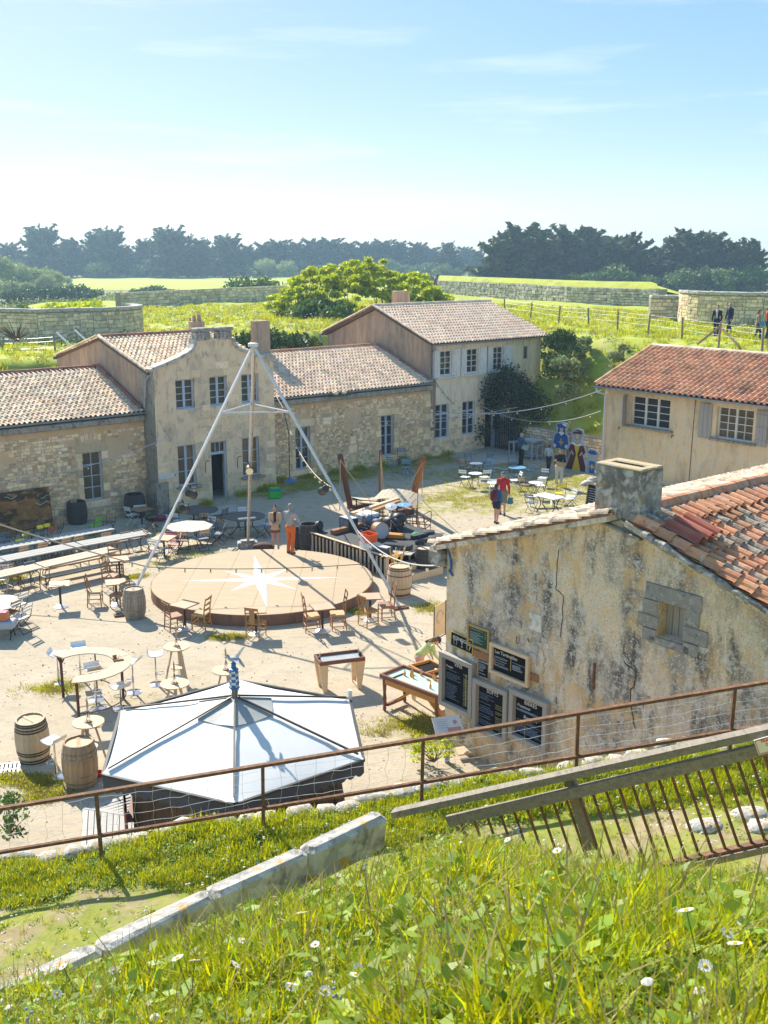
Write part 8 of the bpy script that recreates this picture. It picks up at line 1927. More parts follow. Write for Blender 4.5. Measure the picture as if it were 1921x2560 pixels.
lady = [('gown',c_mar,[(-.33,.02),(.33,.02),(.16,.45),(.18,.62),(.08,.70),(-.08,.70),(-.18,.62),(-.16,.45)]),('underskirt',c_yel,[(-.13,.02),(.13,.02),(.02,.40),(.10,.66),(-.10,.66),(-.02,.40)]),('sleeve',c_mar,[(-.20,.63),(-.26,.48),(-.20,.42),(-.12,.52)]),('sleeve',c_mar,[(.20,.63),(.26,.48),(.20,.42),(.12,.52)]),('hand',c_skin,[(-.16,.50),(-.08,.40),(-.10,.37),(-.18,.45)]),('hand',c_skin,[(.16,.50),(.08,.40),(.10,.37),(.18,.45)]),('neck',c_skin,[(-.09,.67),(.09,.67),(.03,.76),(-.03,.76)]),('lace_collar',M['white'],[(-.17,.65),(-.10,.62),(0,.60),(.10,.62),(.17,.65),(.12,.69),(0,.64),(-.12,.69)]),('hair',mat('board_hair',(.42,.24,.10),(.38,.2,.08),sc=3),circ(0,.845,.10)),('face_hole',M['stone_top'],circ(0,.84,.065,14,.075)),('hat',c_mar,[(-.15,.885),(.15,.90),(.12,.97),(.02,.99),(-.10,.96)]),('hat_band',c_yel,[(-.10,.93),(.02,.955),(.02,.965),(-.10,.945)])]
cut('face_board','photo board painted as a lady in maroon and yellow gown',1441,1178,2.12,fr,lady,[(-.37,0),(.37,0),(.2,.42),(.28,.5),(.21,.66),(.13,.74),(.2,.9),(.16,1.0),(0,1.03),(-.14,.99),(-.2,.9),(-.13,.74),(-.21,.66),(-.28,.5),(-.2,.42)])
chi = [('cape',M['slats_blue'],[(-.25,.1),(.22,.05),(.2,.55),(-.2,.55)]),('tunic',c_blue,[(-.12,.05),(.12,.05),(.13,.52),(-.13,.52)]),('cross',c_yel,[(-.03,.2),(.03,.2),(.03,.28),(.10,.28),(.10,.34),(.03,.34),(.03,.42),(-.03,.42),(-.03,.34),(-.10,.34),(-.10,.28),(-.03,.28)]),('glove',M['white'],circ(.20,.14,.06)),('face_hole',M['stone_top'],circ(0,.68,.11)),('hat',c_blue,[(-.24,.85),(-.12,.80),(.14,.80),(.24,.88),(.10,.96),(-.12,.96)])]
cut('face_board','small child sized photo board with blue hat and yellow cross',1480,1186,1.25,fr,chi,[(-.34,0),(.32,0),(.3,.55),(.22,.68),(.3,.9),(.1,1.02),(-.14,1.02),(-.3,.88),(-.24,.66),(-.3,.5)])
q = MB(); q.ell((0, 0, .1), (.28, .2, .14), 9, 6)
for i,(px,py,lab) in enumerate(((1484,1203,'pale boulder in the grass by the chimney, upper one'),(1468,1212,'pale boulder in the grass by the chimney, lower one'))): put('boulder',rk[i],None,loc=G(px,py),scl=(.75,.5,.5),label=lab,cat='stone')

# group of chairs and a round table cut by the left edge
c4 = G(-14, 1507, .74); c4.z = 0
place('rt_pale',lambda: big_round_table('stone_top',.78),c4,.5,'round pale stone table cut by the left edge of the picture','large round tables')
fcr(46,1546,10,1540,WHT,'white slatted folding chair beyond the round table at the left edge'); fcr(54,1580,10,1572,WHT,'white slatted folding chair with many slats, nearest the camera at the left edge'); fcr(27,1566,0,1560,WD,'wooden folding chair between the two white ones at the left edge'); fcr(5,1480,-10,1500,WW,'white chair behind the round table at the left edge')
t = thing('flower_trough','old trough on curved iron legs holding a red box at the left edge','trough',G(8,1594)); mb = MB(); mb.box((0,0,.42),(.75,.45,.22),bev=.03); mb.build('trough',M['grey_paint'],t)
for x in (-.28, .28):
 mb = MB(); mb.tube([(x,-.22,0),(x,-.1,.16),(x,-.16,.34)],.018,5); mb.tube([(x,.22,0),(x,.1,.16),(x,.16,.34)],.018,5); mb.build('leg',M['black'],t)
t = thing('red_box','dull red box standing in the trough at the left edge','box',G(8,1594) + Vector((-.05,0,.53))); mb = MB(); mb.box((0,0,.12),(.5,.28,.24),bev=.015); mb.build('box',M['slats_orange'],t); mb = MB(); mb.box((0,0,.245),(.46,.24,.012)); mb.build('lid',M['slats_magenta'],t)
# ================================================================ boards on the bar building
def text(body,size,loc,par,mk,name='lettering',align='CENTER',rot=(rad(90),0,0),sh=0.0,ext=.0015,bold=.0):
 cu = bpy.data.curves.new('lettering','FONT'); cu.body = body; cu.size = size; cu.extrude = ext; cu.align_x = align; cu.shear = sh; cu.offset = bold; cu.resolution_u = 2
 tmp = bpy.data.objects.new('lettering_curve',cu); col.objects.link(tmp); dg = bpy.context.evaluated_depsgraph_get(); me = bpy.data.meshes.new_from_object(tmp.evaluated_get(dg)); bpy.data.objects.remove(tmp); bpy.data.curves.remove(cu)
 me.materials.clear(); me.materials.append(M[mk]); return put(name, me, par, loc=loc, rot=rot)
def scribble(mb, u0, u1, z, h=.016, y=-.003, r=.0042):
 pts, u = [], u0
 while u < u1: pts.append((u,y,z + h * (.5 if R.random() < .5 else -.5) * run(.3,1.1))); u += run(.008,.016)
 if len(pts) > 2: mb.tube(pts, r, 3, caps=False)
def menu(name,label,tl,br,frame,fw,fd,board='chalk',grp='chalk menu boards on the bar building',tilt=0.0):
 u0, z1 = NW(*tl); u1, z0 = NW(*br); w, h = u1 - u0, z1 - z0
 t = thing(name, label, 'menu board', (0, 0, 0), 0, grp); wm = Tra(L(-12.83, -25.55)) @ Rot(BETA + FZ, 4, 'Z')
 t.location = wm @ Vector((u0, -.012, z0)); t.rotation_euler = (0, rad(tilt), BETA + FZ)
 mb = MB(); mb.box((w / 2, -.012, h / 2), (w - .02, .02, h - .02)); mb.build('chalk_panel', M[board], t)
 for c,s in (((w / 2,-fd / 2,h - fw / 2),(w,fd,fw)),((w / 2,-fd / 2,fw / 2),(w,fd,fw)),((fw / 2,-fd / 2,h / 2),(fw,fd,h - 2 * fw)),((w - fw / 2,-fd / 2,h / 2),(fw,fd,h - 2 * fw))):
  mb = MB(); mb.box(c, s, bev=.006); mb.build('frame_bar', M[frame], t)
 t['in'] = (fw, w - fw, fw, h - fw); return t, fw, w - fw, fw, h - fw
def lines(t, cols, z0, z1, n, mk='chalk_blue', y=-.026, skipr=.12, h=.014):
 mb = MB()
 for i in range(n):
  z = z1 - (z1 - z0) * (i + .5) / n
  for a, b in cols:
   if R.random() > skipr: scribble(mb, a, a + (b - a) * run(.55, 1), z, h, y)
 mb.build('chalk_writing', M[mk], t)
t,a,b,c,d = menu('menu_board','tall grey framed chalk board headed VINS, leftmost of the three large ones',(1109,1624),(1189,1794),'frame_grey',.11,.13)
text('VINS',.12,((a + b) / 2,-.026,d - .14),t,'chalk_white'); text('Rouges',.075,(a + .02,-.026,d - .22),t,'chalk_white',align='LEFT',sh=.3); lines(t,[(a + .02,a + (b - a) * .62)],c + .08,d - .25,17); lines(t,[(a + (b - a) * .7,b - .015)],c + .05,d - .22,22,'chalk_yellow',skipr=.05)
mb = MB(); mb.box((a + (b - a) * .80,-.026,(c + d) / 2 - .08),(.008,.004,(d - c) * .7)); mb.box((a + (b - a) * .90,-.026,(c + d) / 2 - .08),(.008,.004,(d - c) * .7)); mb.build('column_line',M['chalk_white'],t)
t,a,b,c,d = menu('menu_board','tall grey framed chalk board headed SOFTS, middle of the three large ones',(1193,1690),(1275,1858),'frame_grey',.11,.13)
text('SOFTS',.12,((a + b) / 2,-.026,d - .14),t,'chalk_white'); lines(t,[(a + .02,a + (b - a) * .6)],c + .05,d - .18,18); lines(t,[(a + (b - a) * .62,b - .02)],c + .05,d - .2,18,'chalk_yellow',skipr=.4)
t,a,b,c,d = menu('menu_board','tall grey framed chalk board headed BIÈRES, rightmost of the three large ones',(1285,1716),(1374,1882),'frame_grey',.11,.13)
text('BIÈRES',.12,((a + b) / 2,-.026,d - .15),t,'chalk_white'); text('Pressions',.095,(a + .03,-.026,d - .25),t,'chalk_white',align='LEFT',sh=.3); text('Bouteilles',.095,((a + b) / 2,-.026,(c + d) / 2 - .02),t,'chalk_white',sh=.3); lines(t,[(a + .02,b - .1)],(c + d) / 2 + .10,d - .28,6); lines(t,[(a + .02,b - .06)],c + .06,(c + d) / 2 - .08,11)
t,a,b,c,d = menu('menu_board','pale wood framed chalk board headed Les Tartinables',(1232,1602),(1327,1718),'wood_pale',.075,.09)
text('Les Tartinables',.105,(a + .03,-.026,d - .14),t,'chalk_white',align='LEFT'); lines(t,[(a + .03,a + (b - a) * .5)],c + .10,d - .2,9,'chalk_white'); lines(t,[(a + (b - a) * .57,b - .05)],c + .16,d - .2,7,'chalk_white')
mb = MB(); mb.box(((a + b) / 2 + .02,-.026,(c + d) / 2),(.01,.004,(d - c) * .55)); mb.build('divider_line',M['chalk_yellow'],t)
t,a,b,c,d = menu('menu_board','black CONSIGNE board with chalk drawings of three glasses and thin yellow frame',(1130,1575),(1185,1634),'frame_yellow',.022,.03,tilt=2)
text('CONSIGNE', .112, ((a + b) / 2, -.026, d - .13), t, 'chalk_white'); mb = MB(); w = b - a
for k, (f, hh_) in enumerate(((.2, .16), (.52, .16), (.82, .17))):
 u = a + w * f; zb = c + .05; q = [(-.05,hh_),(-.04,0),(.04,0),(.05,hh_),(-.05,hh_)] if k != 1 else [(-.03,0),(.03,0),(0,0),(0,.07),(-.04,hh_),(.04,hh_),(0,.07)]
 mb.tube([(u + x,-.026,zb + z) for x,z in q],.006,4); mb.tube([(u - .03,-.026,zb + hh_ * .6),(u + .03,-.026,zb + hh_ * .6)],.005,4)
 if k == 2: mb.tube([(u + .05,-.026,zb + .13),(u + .085,-.026,zb + .10),(u + .045,-.026,zb + .04)],.006,4)
mb.build('glass_drawing', M['chalk_white'], t)
t,a,b,c,d = menu('menu_board','golden framed green speckled chalk board above the cocktail list',(1173,1556),(1227,1632),'frame_gold',.05,.05,'chalk_green',tilt=-1)
lines(t,[(a + .03,b - .12)],c + .05,d - .03,9,'chalk_white'); lines(t,[(b - .09,b - .03)],(c + d) / 2,d - .03,4,'chalk_white')
t,a,b,c,d = menu('menu_board','small COCKTAILS chalk board hanging between the larger boards',(1199,1643),(1225,1700),'barrel_wood',.022,.03,tilt=-2)
text('COCKTAILS',.055,((a + b) / 2,-.026,d - .06),t,'chalk_white'); lines(t,[(a + .015,b - .015)],c + .02,d - .08,9,'chalk_white',h=.018)
for p,q,lab in (((1185,1632),(1240,1650),'wooden shelf batten behind the small cocktail board'),((1322,1672),(1345,1712),'short wooden batten right of the Tartinables board')):
 u0,z1 = NW(*p); u1,z0 = NW(*q); wm = Tra(L(-12.83,-25.55)) @ Rot(BETA + FZ,4,'Z'); t = thing('wall_batten',lab,'batten',wm @ Vector(((u0 + u1) / 2,-.02,(z0 + z1) / 2)),BETA + FZ); mb = MB(); mb.box((0,0,0),(abs(u1 - u0) + .05,.03,.16),bev=.005); mb.build('batten',M['wood_chair'],t)
# things at the foot of the wall
t = thing('info_lectern','slanted white information panel on a grey post at the bar building corner','information panel',G(1118,1905),.15); mb = MB(); mb.box((0,0,.40),(.10,.06,.80)); mb.build('post',M['grey_paint'],t); mb = MB(); mb.box((0,0,0),(.62,.42,.02)); pn = mb.build('panel',M['white'],t,loc=(0,-.02,.86),rot=(rad(38),0,.12))
mb = MB(); mb.box((.12,-.12,.012),(.3,.12,.003)); mb.build('pink_print',M['slats_pink'],pn); mb = MB(); mb.lathe([(.05,.011),(.05,.0125)],c=(.17,.06,0),n=12); mb.build('seal_print',M['slats_pink'],pn); mb = MB()
for k in range(4): scribble(mb, -.26, .02, .0, .004)
mb2 = MB()
for k in range(5): mb2.box((-.12, .15 - k * .05, .0115), (.26 - .03 * (k % 3), .008, .002))
mb2.build('print_lines', M['stone_top'], pn)
for i,(px,py,rz,lab) in enumerate(((1140,1870,-.9,'loose pale plank leaning at the corner of the bar building'),(1195,1900,.3,'loose yellow board lying at the foot of the menu wall'))):
 t = thing('loose_plank',lab,'plank',G(px,py) + Vector((0,.25,0)),rz); mb = MB(); mb.box((0,0,.12),(.95,.26,.035),M=Tra((0,0,.14)) @ Rot(rad(12),4,'X')); mb.build('plank',M['wood_pale'],t)
t = thing('sign_stand','wooden advertising board on an iron stand behind the corner of the bar building','sign',G(1098,1614),1.0); mb = MB(); mb.box((0,0,.75),(.62,.03,.95),bev=.006); mb.build('board',M['wood_pale'],t); mb = MB(); mb.tube([(.18 * cos(k * .5),-.02,.85 + .18 * sin(k * .5)) for k in range(10)],.02,5); mb.build('ring_print',M['stone_top'],t); mb = MB()
for x in (-.32,.32): mb.tube([(x,-.02,1.24),(x,-.02,.25)],.015,5); mb.tube([(x,-.02,.25),(x,-.3,0)],.015,5); mb.tube([(x,-.02,.25),(x,.3,0)],.015,5)
mb.build('iron_stand', M['black'], t)
t = thing('chalk_stand','chalk menu stand on the grass left of the chimney','menu stand',G(1478,1278),-.9); mb = MB(); mb.box((0,0,.6),(.62,.03,1.05)); mb.build('panel',M['chalk'],t,rot=(rad(-8),0,0)); mb = MB()
for c,s in (((0,-.02,1.13),(.68,.03,.05)),((0,-.02,.08),(.68,.03,.05)),((.32,-.02,.6),(.04,.03,1.0)),((-.32,-.02,.6),(.04,.03,1.0))): mb.box(c,s)
mb.build('frame', M['frame_gold'], t, rot=(rad(-8), 0, 0)); mb = MB()
for k in range(8): scribble(mb, -.24, .15, .95 - k * .1, .03, -.02, .008)
mb.build('chalk_writing', M['chalk_white'], t, rot=(rad(-8), 0, 0))

# ================================================================ rusty railing along the ledge
rl = thing('rusty_railing','rusty iron railing with wire netting along the grassy ledge','railing',Vector((-4.2,rail_y(-4.2),ledge_z(-4.2)))); o_ = rl.location.copy()
RP = [Vector((x, rail_y(x), ledge_z(x))) for x in (-6.55, -4.2, -1.8, .56, 2.88, 5.2, 7.6)]
for p in RP: mb = MB(); mb.box((0,0,.5),(.05,.05,1.14)); mb.build('post',M['rust'],rl,loc=p - o_,rot=(rad(run(-1,1)),rad(run(-1,1)),.06))
for h, w in ((1.1, .075), (.40, .055)):
 for a,b in zip(RP,RP[1:]): mb = MB(); mb.bar(a - o_ + Vector((0,-.03,h)),b - o_ + Vector((0,-.03,h)),w,.045); mb.build('rail',M['rust'],rl)
for a, b in zip(RP, RP[1:]):
 mb = MB()
 for h in (.52, .68, .84, 1.0):
  pts = [a.lerp(b,k / 16) - o_ + Vector((0,.03 + run(-.02,.02),h - .05 * sin(PI_ * k / 16) + run(-.012,.012))) for k in range(17)]; mb.tube(pts,.0035,3)
 for k in range(1, 9):
  p = a.lerp(b,k / 9) - o_; mb.tube([p + Vector((run(-.03,.03),.03,h)) for h in (.42,.52,.68,.84,1.0,1.08)],.0025,3)
 mb.build('wire_net', M['steel'], rl)

# ================================================================ wooden and iron balustrade on the slope below the camera
YB = lambda px: 8.0 - (px - 1000) / 921 * 1.05
bl0 = GY(1460,1930,YB(1460)); bal = thing('wood_balustrade','weathered wooden railing with thin rusty iron bars on the slope at lower right','railing',bl0)
P2 = lambda px, py, dy=0: GY(px, py, YB(px) + dy) - bl0
def rail_(nm, a, b, w, h, mk, dy=0):
 n = 5; pts = [(a[0] + (b[0] - a[0]) * k / n, a[1] + (b[1] - a[1]) * k / n) for k in range(n + 1)]
 A_,B_ = P2(*pts[0],dy),P2(*pts[-1],dy); mb = MB(); mb.bar(A_,B_,w,h,roll=0); mb.v = [(x + .004 * hill(x * 9,z * 9),y,z + .005 * hill(x * 5,y * 7)) for x,y,z in mb.v]; mb.build(nm,M[mk],bal)
rail_('top_rail',(985,2034),(1980,1812),.10,.055,'wood_grey'); rail_('beam',(1120,2052),(1990,1853),.05,.085,'wood_grey',-.02)
rail_('foot_rail',(1480,2214),(1990,2098),.12,.05,'wood_grey'); rail_('rusty_strip',(1480,2202),(1990,2086),.07,.02,'rust')
yt = lambda x: 2040 - (x - 1120) * .215 + 14
for k in range(26):
 xt = 1150 + 33 * k; y0 = yt(xt); xb = xt
 for _ in range(20): yb = 2200 - (xb - 1490) * .2275; xb = xt + .345 * (yb - y0)
 mb = MB(); mb.tube([P2(xt, y0), P2(xb, yb)], .0125, 6); mb.build('iron_bar', M['rust'], bal)
for x0 in (1418, 1905):
 mb = MB(); mb.bar(P2(x0,yt(x0) - 62,.05),P2(x0 + 62,yt(x0) + 130,.05),.085,.085); mb.build('post',M['wood_grey'],bal)
sgn = thing('warning_sign','white and red barrier warning sign at the right edge, FRANCHISSEMENT','sign',GY(1884,1851,YB(1900) - .10)); A_,B_ = GY(1884,1851,YB(1900) - .1),GY(1960,1829,YB(1900) - .13); dn_ = GY(1894,1889,YB(1900) - .1) - A_
ux = (B_ - A_).normalized(); uy = -dn_.normalized(); uz = ux.cross(uy).normalized(); uy = uz.cross(ux); mx = Matrix((ux,uy,uz)).transposed().to_4x4(); sgn.matrix_world = Tra(A_) @ mx; sw_,sh2 = .34,dn_.length
mb = MB(); mb.box((sw_ / 2, -sh2 / 2, 0), (sw_, sh2, .006)); mb.build('plate', M['white'], sgn); mb = MB()
for c,s in (((sw_ / 2,-.008,.004),(sw_ - .01,.004,.003)),((sw_ / 2,-sh2 + .008,.004),(sw_ - .01,.004,.003)),((.008,-sh2 / 2,.004),(.004,sh2 - .012,.003)),((sw_ - .008,-sh2 / 2,.004),(.004,sh2 - .012,.003))): mb.box(c,s)
mb.build('red_border', M['red'], sgn)
for k,(s,z) in enumerate((('FRANCHISSEMENT',-.035),('DES BARRIÈRES',-.068),('INTERDIT',-.098))): text(s,.030,(sw_ / 2,z,.0045),sgn,'red',rot=(0,0,0),ext=.0005,bold=.0006)

# ================================================================ people
FAB = {}
def fab(name, c, rough=.85):
 if name not in FAB: FAB[name] = mat('cloth_' + name,c,tuple(q * .82 for q in c),sc=9,rough=rough,bump=.12,bsc=30)
 return FAB[name]
def cap(mb, a, b, ra, rb, n=9):
 a,b = Vector(a),Vector(b); mb.tube([a,a.lerp(b,.5),b],[ra,(ra + rb) / 2,rb],n); mb.ell(a,ra,n,6); mb.ell(b,rb,n,6)
def fuse(o, vox, sm=4):
 m = o.modifiers.new('surface', 'REMESH'); m.mode = 'VOXEL'; m.voxel_size = vox; m.use_smooth_shade = True
 s = o.modifiers.new('soften', 'SMOOTH'); s.iterations = sm; s.factor = .5; return o
HAIRM = {k: mat('hair_' + k,c,tuple(q * .6 for q in c),sc=30,rough=.6,bump=.3) for k,c in dict(brown=(.10,.055,.03),grey=(.34,.32,.30),dark=(.02,.016,.014),auburn=(.17,.075,.035),pale=(.55,.48,.38)).items()}
def person(label,loc,rz,H=1.74,arms=None,legs=None,lean=0.0,top='grey',topc=(.4,.4,.4),bot='jeans',botc=(.05,.07,.14),botlen=1.0,shoe=(.05,.04,.035),hair='brown',hairlen=0,head_yaw=0,head_pitch=0,hips=.15,sh=.185,sleeves=1.0,topdrop=0.0,skirt=None,cap_c=None,coat=None,collar=None,bulk=1.0,skinm=None,group=None):
 """local +X is where the person faces, +Y the left hand side; one fused body, clothes over it"""
 t = thing('person', label, 'person', loc, rz, group); k = H / 1.74; sm = skinm or M['skin']
 V_ = lambda x, y, z: Vector((x, y, z)) * k
 pel = V_(0, 0, .94); cl, sl = cos(lean), sin(lean)
 U = lambda x,y,z: pel + Vector((x * cl + z * sl,y,z * cl - x * sl)) * k    # upper body frame, pitched forward at the hip
 waist,chest,neck = U(0,0,.15),U(.0,0,.40),U(.0,0,.55); hc = U(.03,0,.69) if not lean else U(.05,0,.68)
 arms = arms or [((.02,.24,.20),(.10,.25,-.04)),((.02,-.24,.20),(.10,-.25,-.04))]; legs = legs or [(.0,.10),(.0,-.10)]
 A = []
 for s, (e, w) in zip((1, -1), arms): A.append((U(0, s * sh, .47), U(*e), U(*w)))
 Lg = []
 for s, f in zip((1, -1), legs):
  hp = V_(0,s * .095,.93); an = V_(f[0] - .02,f[1],.085 + (f[2] if len(f) > 2 else 0)); kn = (hp + an) / 2 + V_(.045 + abs(f[0]) * .12,0,.015); Lg.append((hp,kn,an))
 b = MB()
 cap(b,pel,waist,.125 * k,.115 * k); cap(b,waist,chest,.115 * k,.135 * k); b.ell(chest,(.115 * k,.165 * k,.15 * k),10,7); cap(b,chest,neck,.09 * k,.055 * k); cap(b,neck,hc - Vector((0,0,.05 * k)),.055 * k,.05 * k)
 for a in A: cap(b,U(0,0,.46),a[0],.08 * k,.062 * k); cap(b,a[0],a[1],.052 * k,.04 * k); cap(b,a[1],a[2],.04 * k,.027 * k)
 for h_, kn, an in Lg:
  cap(b,h_,kn,.088 * k,.056 * k); cap(b,kn,kn.lerp(an,.35),.056 * k,.055 * k); cap(b,kn.lerp(an,.35),an,.053 * k,.034 * k); cap(b,an - V_(.02,0,.03),an + V_(.13,0,-.05),.036 * k,.028 * k)
 hm_ = Rot(head_yaw,4,'Z') @ Rot(lean * .9 + head_pitch,4,'Y'); HP = lambda x,y,z: hc + (hm_ @ Vector((x,y,z))) * k
 b.ell(hc,(.098 * k,.076 * k,.118 * k),14,10,M=hm_); b.ell(HP(.045,0,-.06),(.055 * k,.052 * k,.058 * k),10,7,M=hm_); b.ell(HP(.104,0,-.012),(.020 * k,.014 * k,.024 * k),8,6,M=hm_); b.ell(HP(.07,0,.035),(.032 * k,.055 * k,.014 * k),8,5,M=hm_)
 for s in (-1, 1): b.ell(HP(-.005, s * .077, -.005), (.022 * k, .012 * k, .032 * k), 7, 5, M=hm_)
 for (sd,e,w),s in zip(A,(1,-1)):      # hands: palm, four curled fingers of unequal length and a thumb from the side
  d = (w - e).normalized(); side = d.cross(Vector((0,0,1))); side = side.normalized() if side.length > .1 else Vector((0,1,0)); side = (side * .5 + Vector((0,s * -.2,0)) + Vector((.5,0,0))).normalized(); side = (side - d * side.dot(d)).normalized(); nrm = d.cross(side).normalized()
  pc = w + d * .05 * k
  for q in (-.024,0,.024): cap(b,w + side * q * .5 * k,w + side * q * k + d * .085 * k,.017 * k,.015 * k,6)
  for q, ln in ((-.031, .055), (-.011, .072), (.010, .078), (.031, .068)):
   k0 = w + side * q * k + d * .088 * k; k1 = k0 + (d * .8 + nrm * .35) * ln * .55 * k; k2 = k1 + (d * .45 + nrm * .75) * ln * .5 * k; cap(b,k0,k1,.0105 * k,.0095 * k,6); cap(b,k1,k2,.0095 * k,.008 * k,6)
  t0 = w + side * .024 * k + d * .02 * k; t1 = t0 + (side * .75 + d * .6) * .04 * k; cap(b,t0,t1,.013 * k,.011 * k,6); cap(b,t1,t1 + (d * .9 + side * .2 + nrm * .3) * .03 * k,.011 * k,.009 * k,6)
 fuse(b.build('body', sm, t, smooth=True), .0085, 3)
 for s in (-1,1): mb = MB(); mb.ell(HP(.088,s * .031,.012),(.010 * k,.014 * k,.008 * k),8,5,M=hm_); mb.build('eye',M['black'],t)
 mb = MB(); mb.ell(HP(.093,0,-.062),(.010 * k,.024 * k,.006 * k),8,5,M=hm_); mb.build('mouth',M['leather'],t)
 # trousers, shorts or skirt
 c = MB(); g = .016 * k; cap(c,pel + V_(0,0,-.02),waist - (waist - pel) * .35,.135 * k * bulk + g,.128 * k * bulk)
 for s in (1, -1): c.ell(V_(-.03, s * .07, .92), (.115 * k, .09 * k, .12 * k), 9, 6)
 for h_, kn, an in Lg:
  if botlen >= 1: cap(c,h_,kn,.098 * k + g * .5,.072 * k); cap(c,kn,an + V_(.0,0,-.01),.072 * k,.062 * k)
  elif botlen > 0: e = h_.lerp(kn, botlen / .52); cap(c, h_, e, .102 * k + g, .098 * k)
 if skirt: c.lathe([(.14 * k, .95 * k), (.19 * k, .78 * k), (.20 * k, skirt * k)], n=16)
 fuse(c.build('skirt' if skirt else ('shorts' if botlen < 1 else 'trousers'),fab(bot,botc),t,smooth=True),.016,4)
 # jumper, jacket or coat
 c = MB(); lowz = pel + V_(0,0,.05 - topdrop); cap(c,lowz,waist,.138 * k * bulk,.132 * k * bulk); cap(c,waist,chest,.132 * k * bulk,.148 * k * bulk); c.ell(chest + (neck - chest) * .15,(.132 * k * bulk,.185 * k,.165 * k),11,7); cap(c,chest,neck - (neck - chest) * .05,.115 * k,.072 * k)
 if coat: c.lathe([(.15 * k,1.1 * k),(.185 * k,.9 * k),(.20 * k,coat * k),(.15 * k,coat * k + .02)],n=16)
 for a in A:
  cap(c, U(0, 0, .46), a[0], .095 * k, .078 * k); cap(c, a[0], a[1], .068 * k, .056 * k)
  if sleeves > .5: cap(c, a[1], a[1].lerp(a[2], .93 * sleeves), .056 * k, .043 * k)
 fuse(c.build('coat' if coat else 'jumper', fab(top, topc), t, smooth=True), .016, 4)
 if collar: c = MB(); cap(c,chest + (neck - chest) * .5 + Vector((.06 * cl,0,0)) * k,neck + Vector((.015,0,.02)) * k,.085 * k,.068 * k); c.box(U(.145,0,.30),(.03 * k,.11 * k,.38 * k)); fuse(c.build('scarf',fab('collar_%d' % int(collar[0] * 999),collar),t,smooth=True),.014,3)
 for h_, kn, an in Lg:
  mb = MB(); cap(mb,an + V_(-.035,0,-.045),an + V_(.15,0,-.055),.046 * k,.040 * k); mb.ell(an + V_(-.02,0,-.02),.05 * k,8,6); fuse(mb.build('shoe',fab('shoe_%d_%d' % (int(shoe[0] * 99),int(shoe[2] * 99)),shoe,.6),t,smooth=True),.014,2)
 # hair or cap
 mb = MB(); n = 14; mb.ell(HP(-.022,0,.030),(.098 * k,.086 * k,.108 * k),n,9,M=hm_); mb.ell(HP(-.055,0,-.02),(.068 * k,.078 * k,.085 * k),10,7,M=hm_)
 if hairlen == 'bun': mb.ell(HP(-.05, 0, .14), .045 * k, 9, 6)
 elif hairlen == 'short': pass
 elif hairlen: cap(mb,HP(-.07,0,-.02),HP(-.10 - hairlen * .2,.03,-.06 - hairlen),.07 * k,.045 * k); cap(mb,HP(-.06,-.04,-.02),HP(-.08 - hairlen * .2,-.05,-.03 - hairlen * .9),.05 * k,.03 * k)
 fuse(mb.build('hair', HAIRM[hair], t, smooth=True), .014, 2)
 if cap_c: mb = MB(); mb.ell(HP(-.008,0,.055),(.112 * k,.094 * k,.088 * k),12,8,M=hm_); mb.ell(HP(.125,0,.045),(.07 * k,.07 * k,.012 * k),10,5,M=hm_); fuse(mb.build('cap',fab('cap_%d' % int(cap_c[2] * 99),cap_c),t,smooth=True),.012,2)
 return t, U, V_, k
fa = lambda px, py, qx, qy: heading(G(px, py), G(qx, qy))
p1 = GG(690, 1373); p2 = G(728, 1383, .352)
person('woman in beige coat, dark red scarf and short skirt beside the dance floor',p1,heading(p1,p2) - .35,1.64,arms=[((.06,.20,.22),(.26,.06,.20)),((.04,-.21,.22),(.25,-.10,.16))],top='beige',topc=(.62,.45,.30),coat=.80,bot='rust_skirt',botc=(.28,.06,.03),botlen=.2,skirt=.70,shoe=(.03,.025,.025),hair='brown',hairlen='bun',collar=(.10,.008,.015))
person('man in grey jumper and bright orange trousers standing on the dance floor edge',p2,heading(p2,p1) - .9,1.78,arms=[((.10,.25,.22),(.30,-.02,.22)),((.12,-.25,.22),(.28,.06,.18))],legs=[(.02,.11),(-.06,-.10)],top='greyblue',topc=(.36,.35,.35),bot='orange',botc=(.70,.15,.02),shoe=(.16,.09,.05),hair='grey',hairlen='short',head_yaw=.3)
p3 = G(1256, 1286); p4 = G(1240, 1309)
person('man in red hooded jacket, cap and khaki shorts with backpack straps',p3,-PI_ / 2 - .25,1.80,arms=[((.0,.25,.18),(.06,.27,-.06)),((.0,-.25,.18),(.07,-.26,-.06))],legs=[(.10,.10),(-.10,-.10)],top='red',topc=(.50,.02,.03),topdrop=.03,bot='khaki',botc=(.25,.21,.13),botlen=.46,shoe=(.03,.025,.02),hair='grey',hairlen='short',cap_c=(.14,.15,.22))
t,U,V_,k = person('woman in blue jacket and dark shorts with a maroon backpack',p4,.95,1.64,arms=[((.05,.22,.22),(.22,.10,.08)),((.0,-.23,.20),(.10,-.22,.0))],legs=[(.10,.08),(-.04,-.08)],top='blue',topc=(.02,.13,.34),bot='navy',botc=(.02,.025,.06),botlen=.26,shoe=(.04,.03,.025),hair='brown',hairlen='short',head_yaw=-.5)
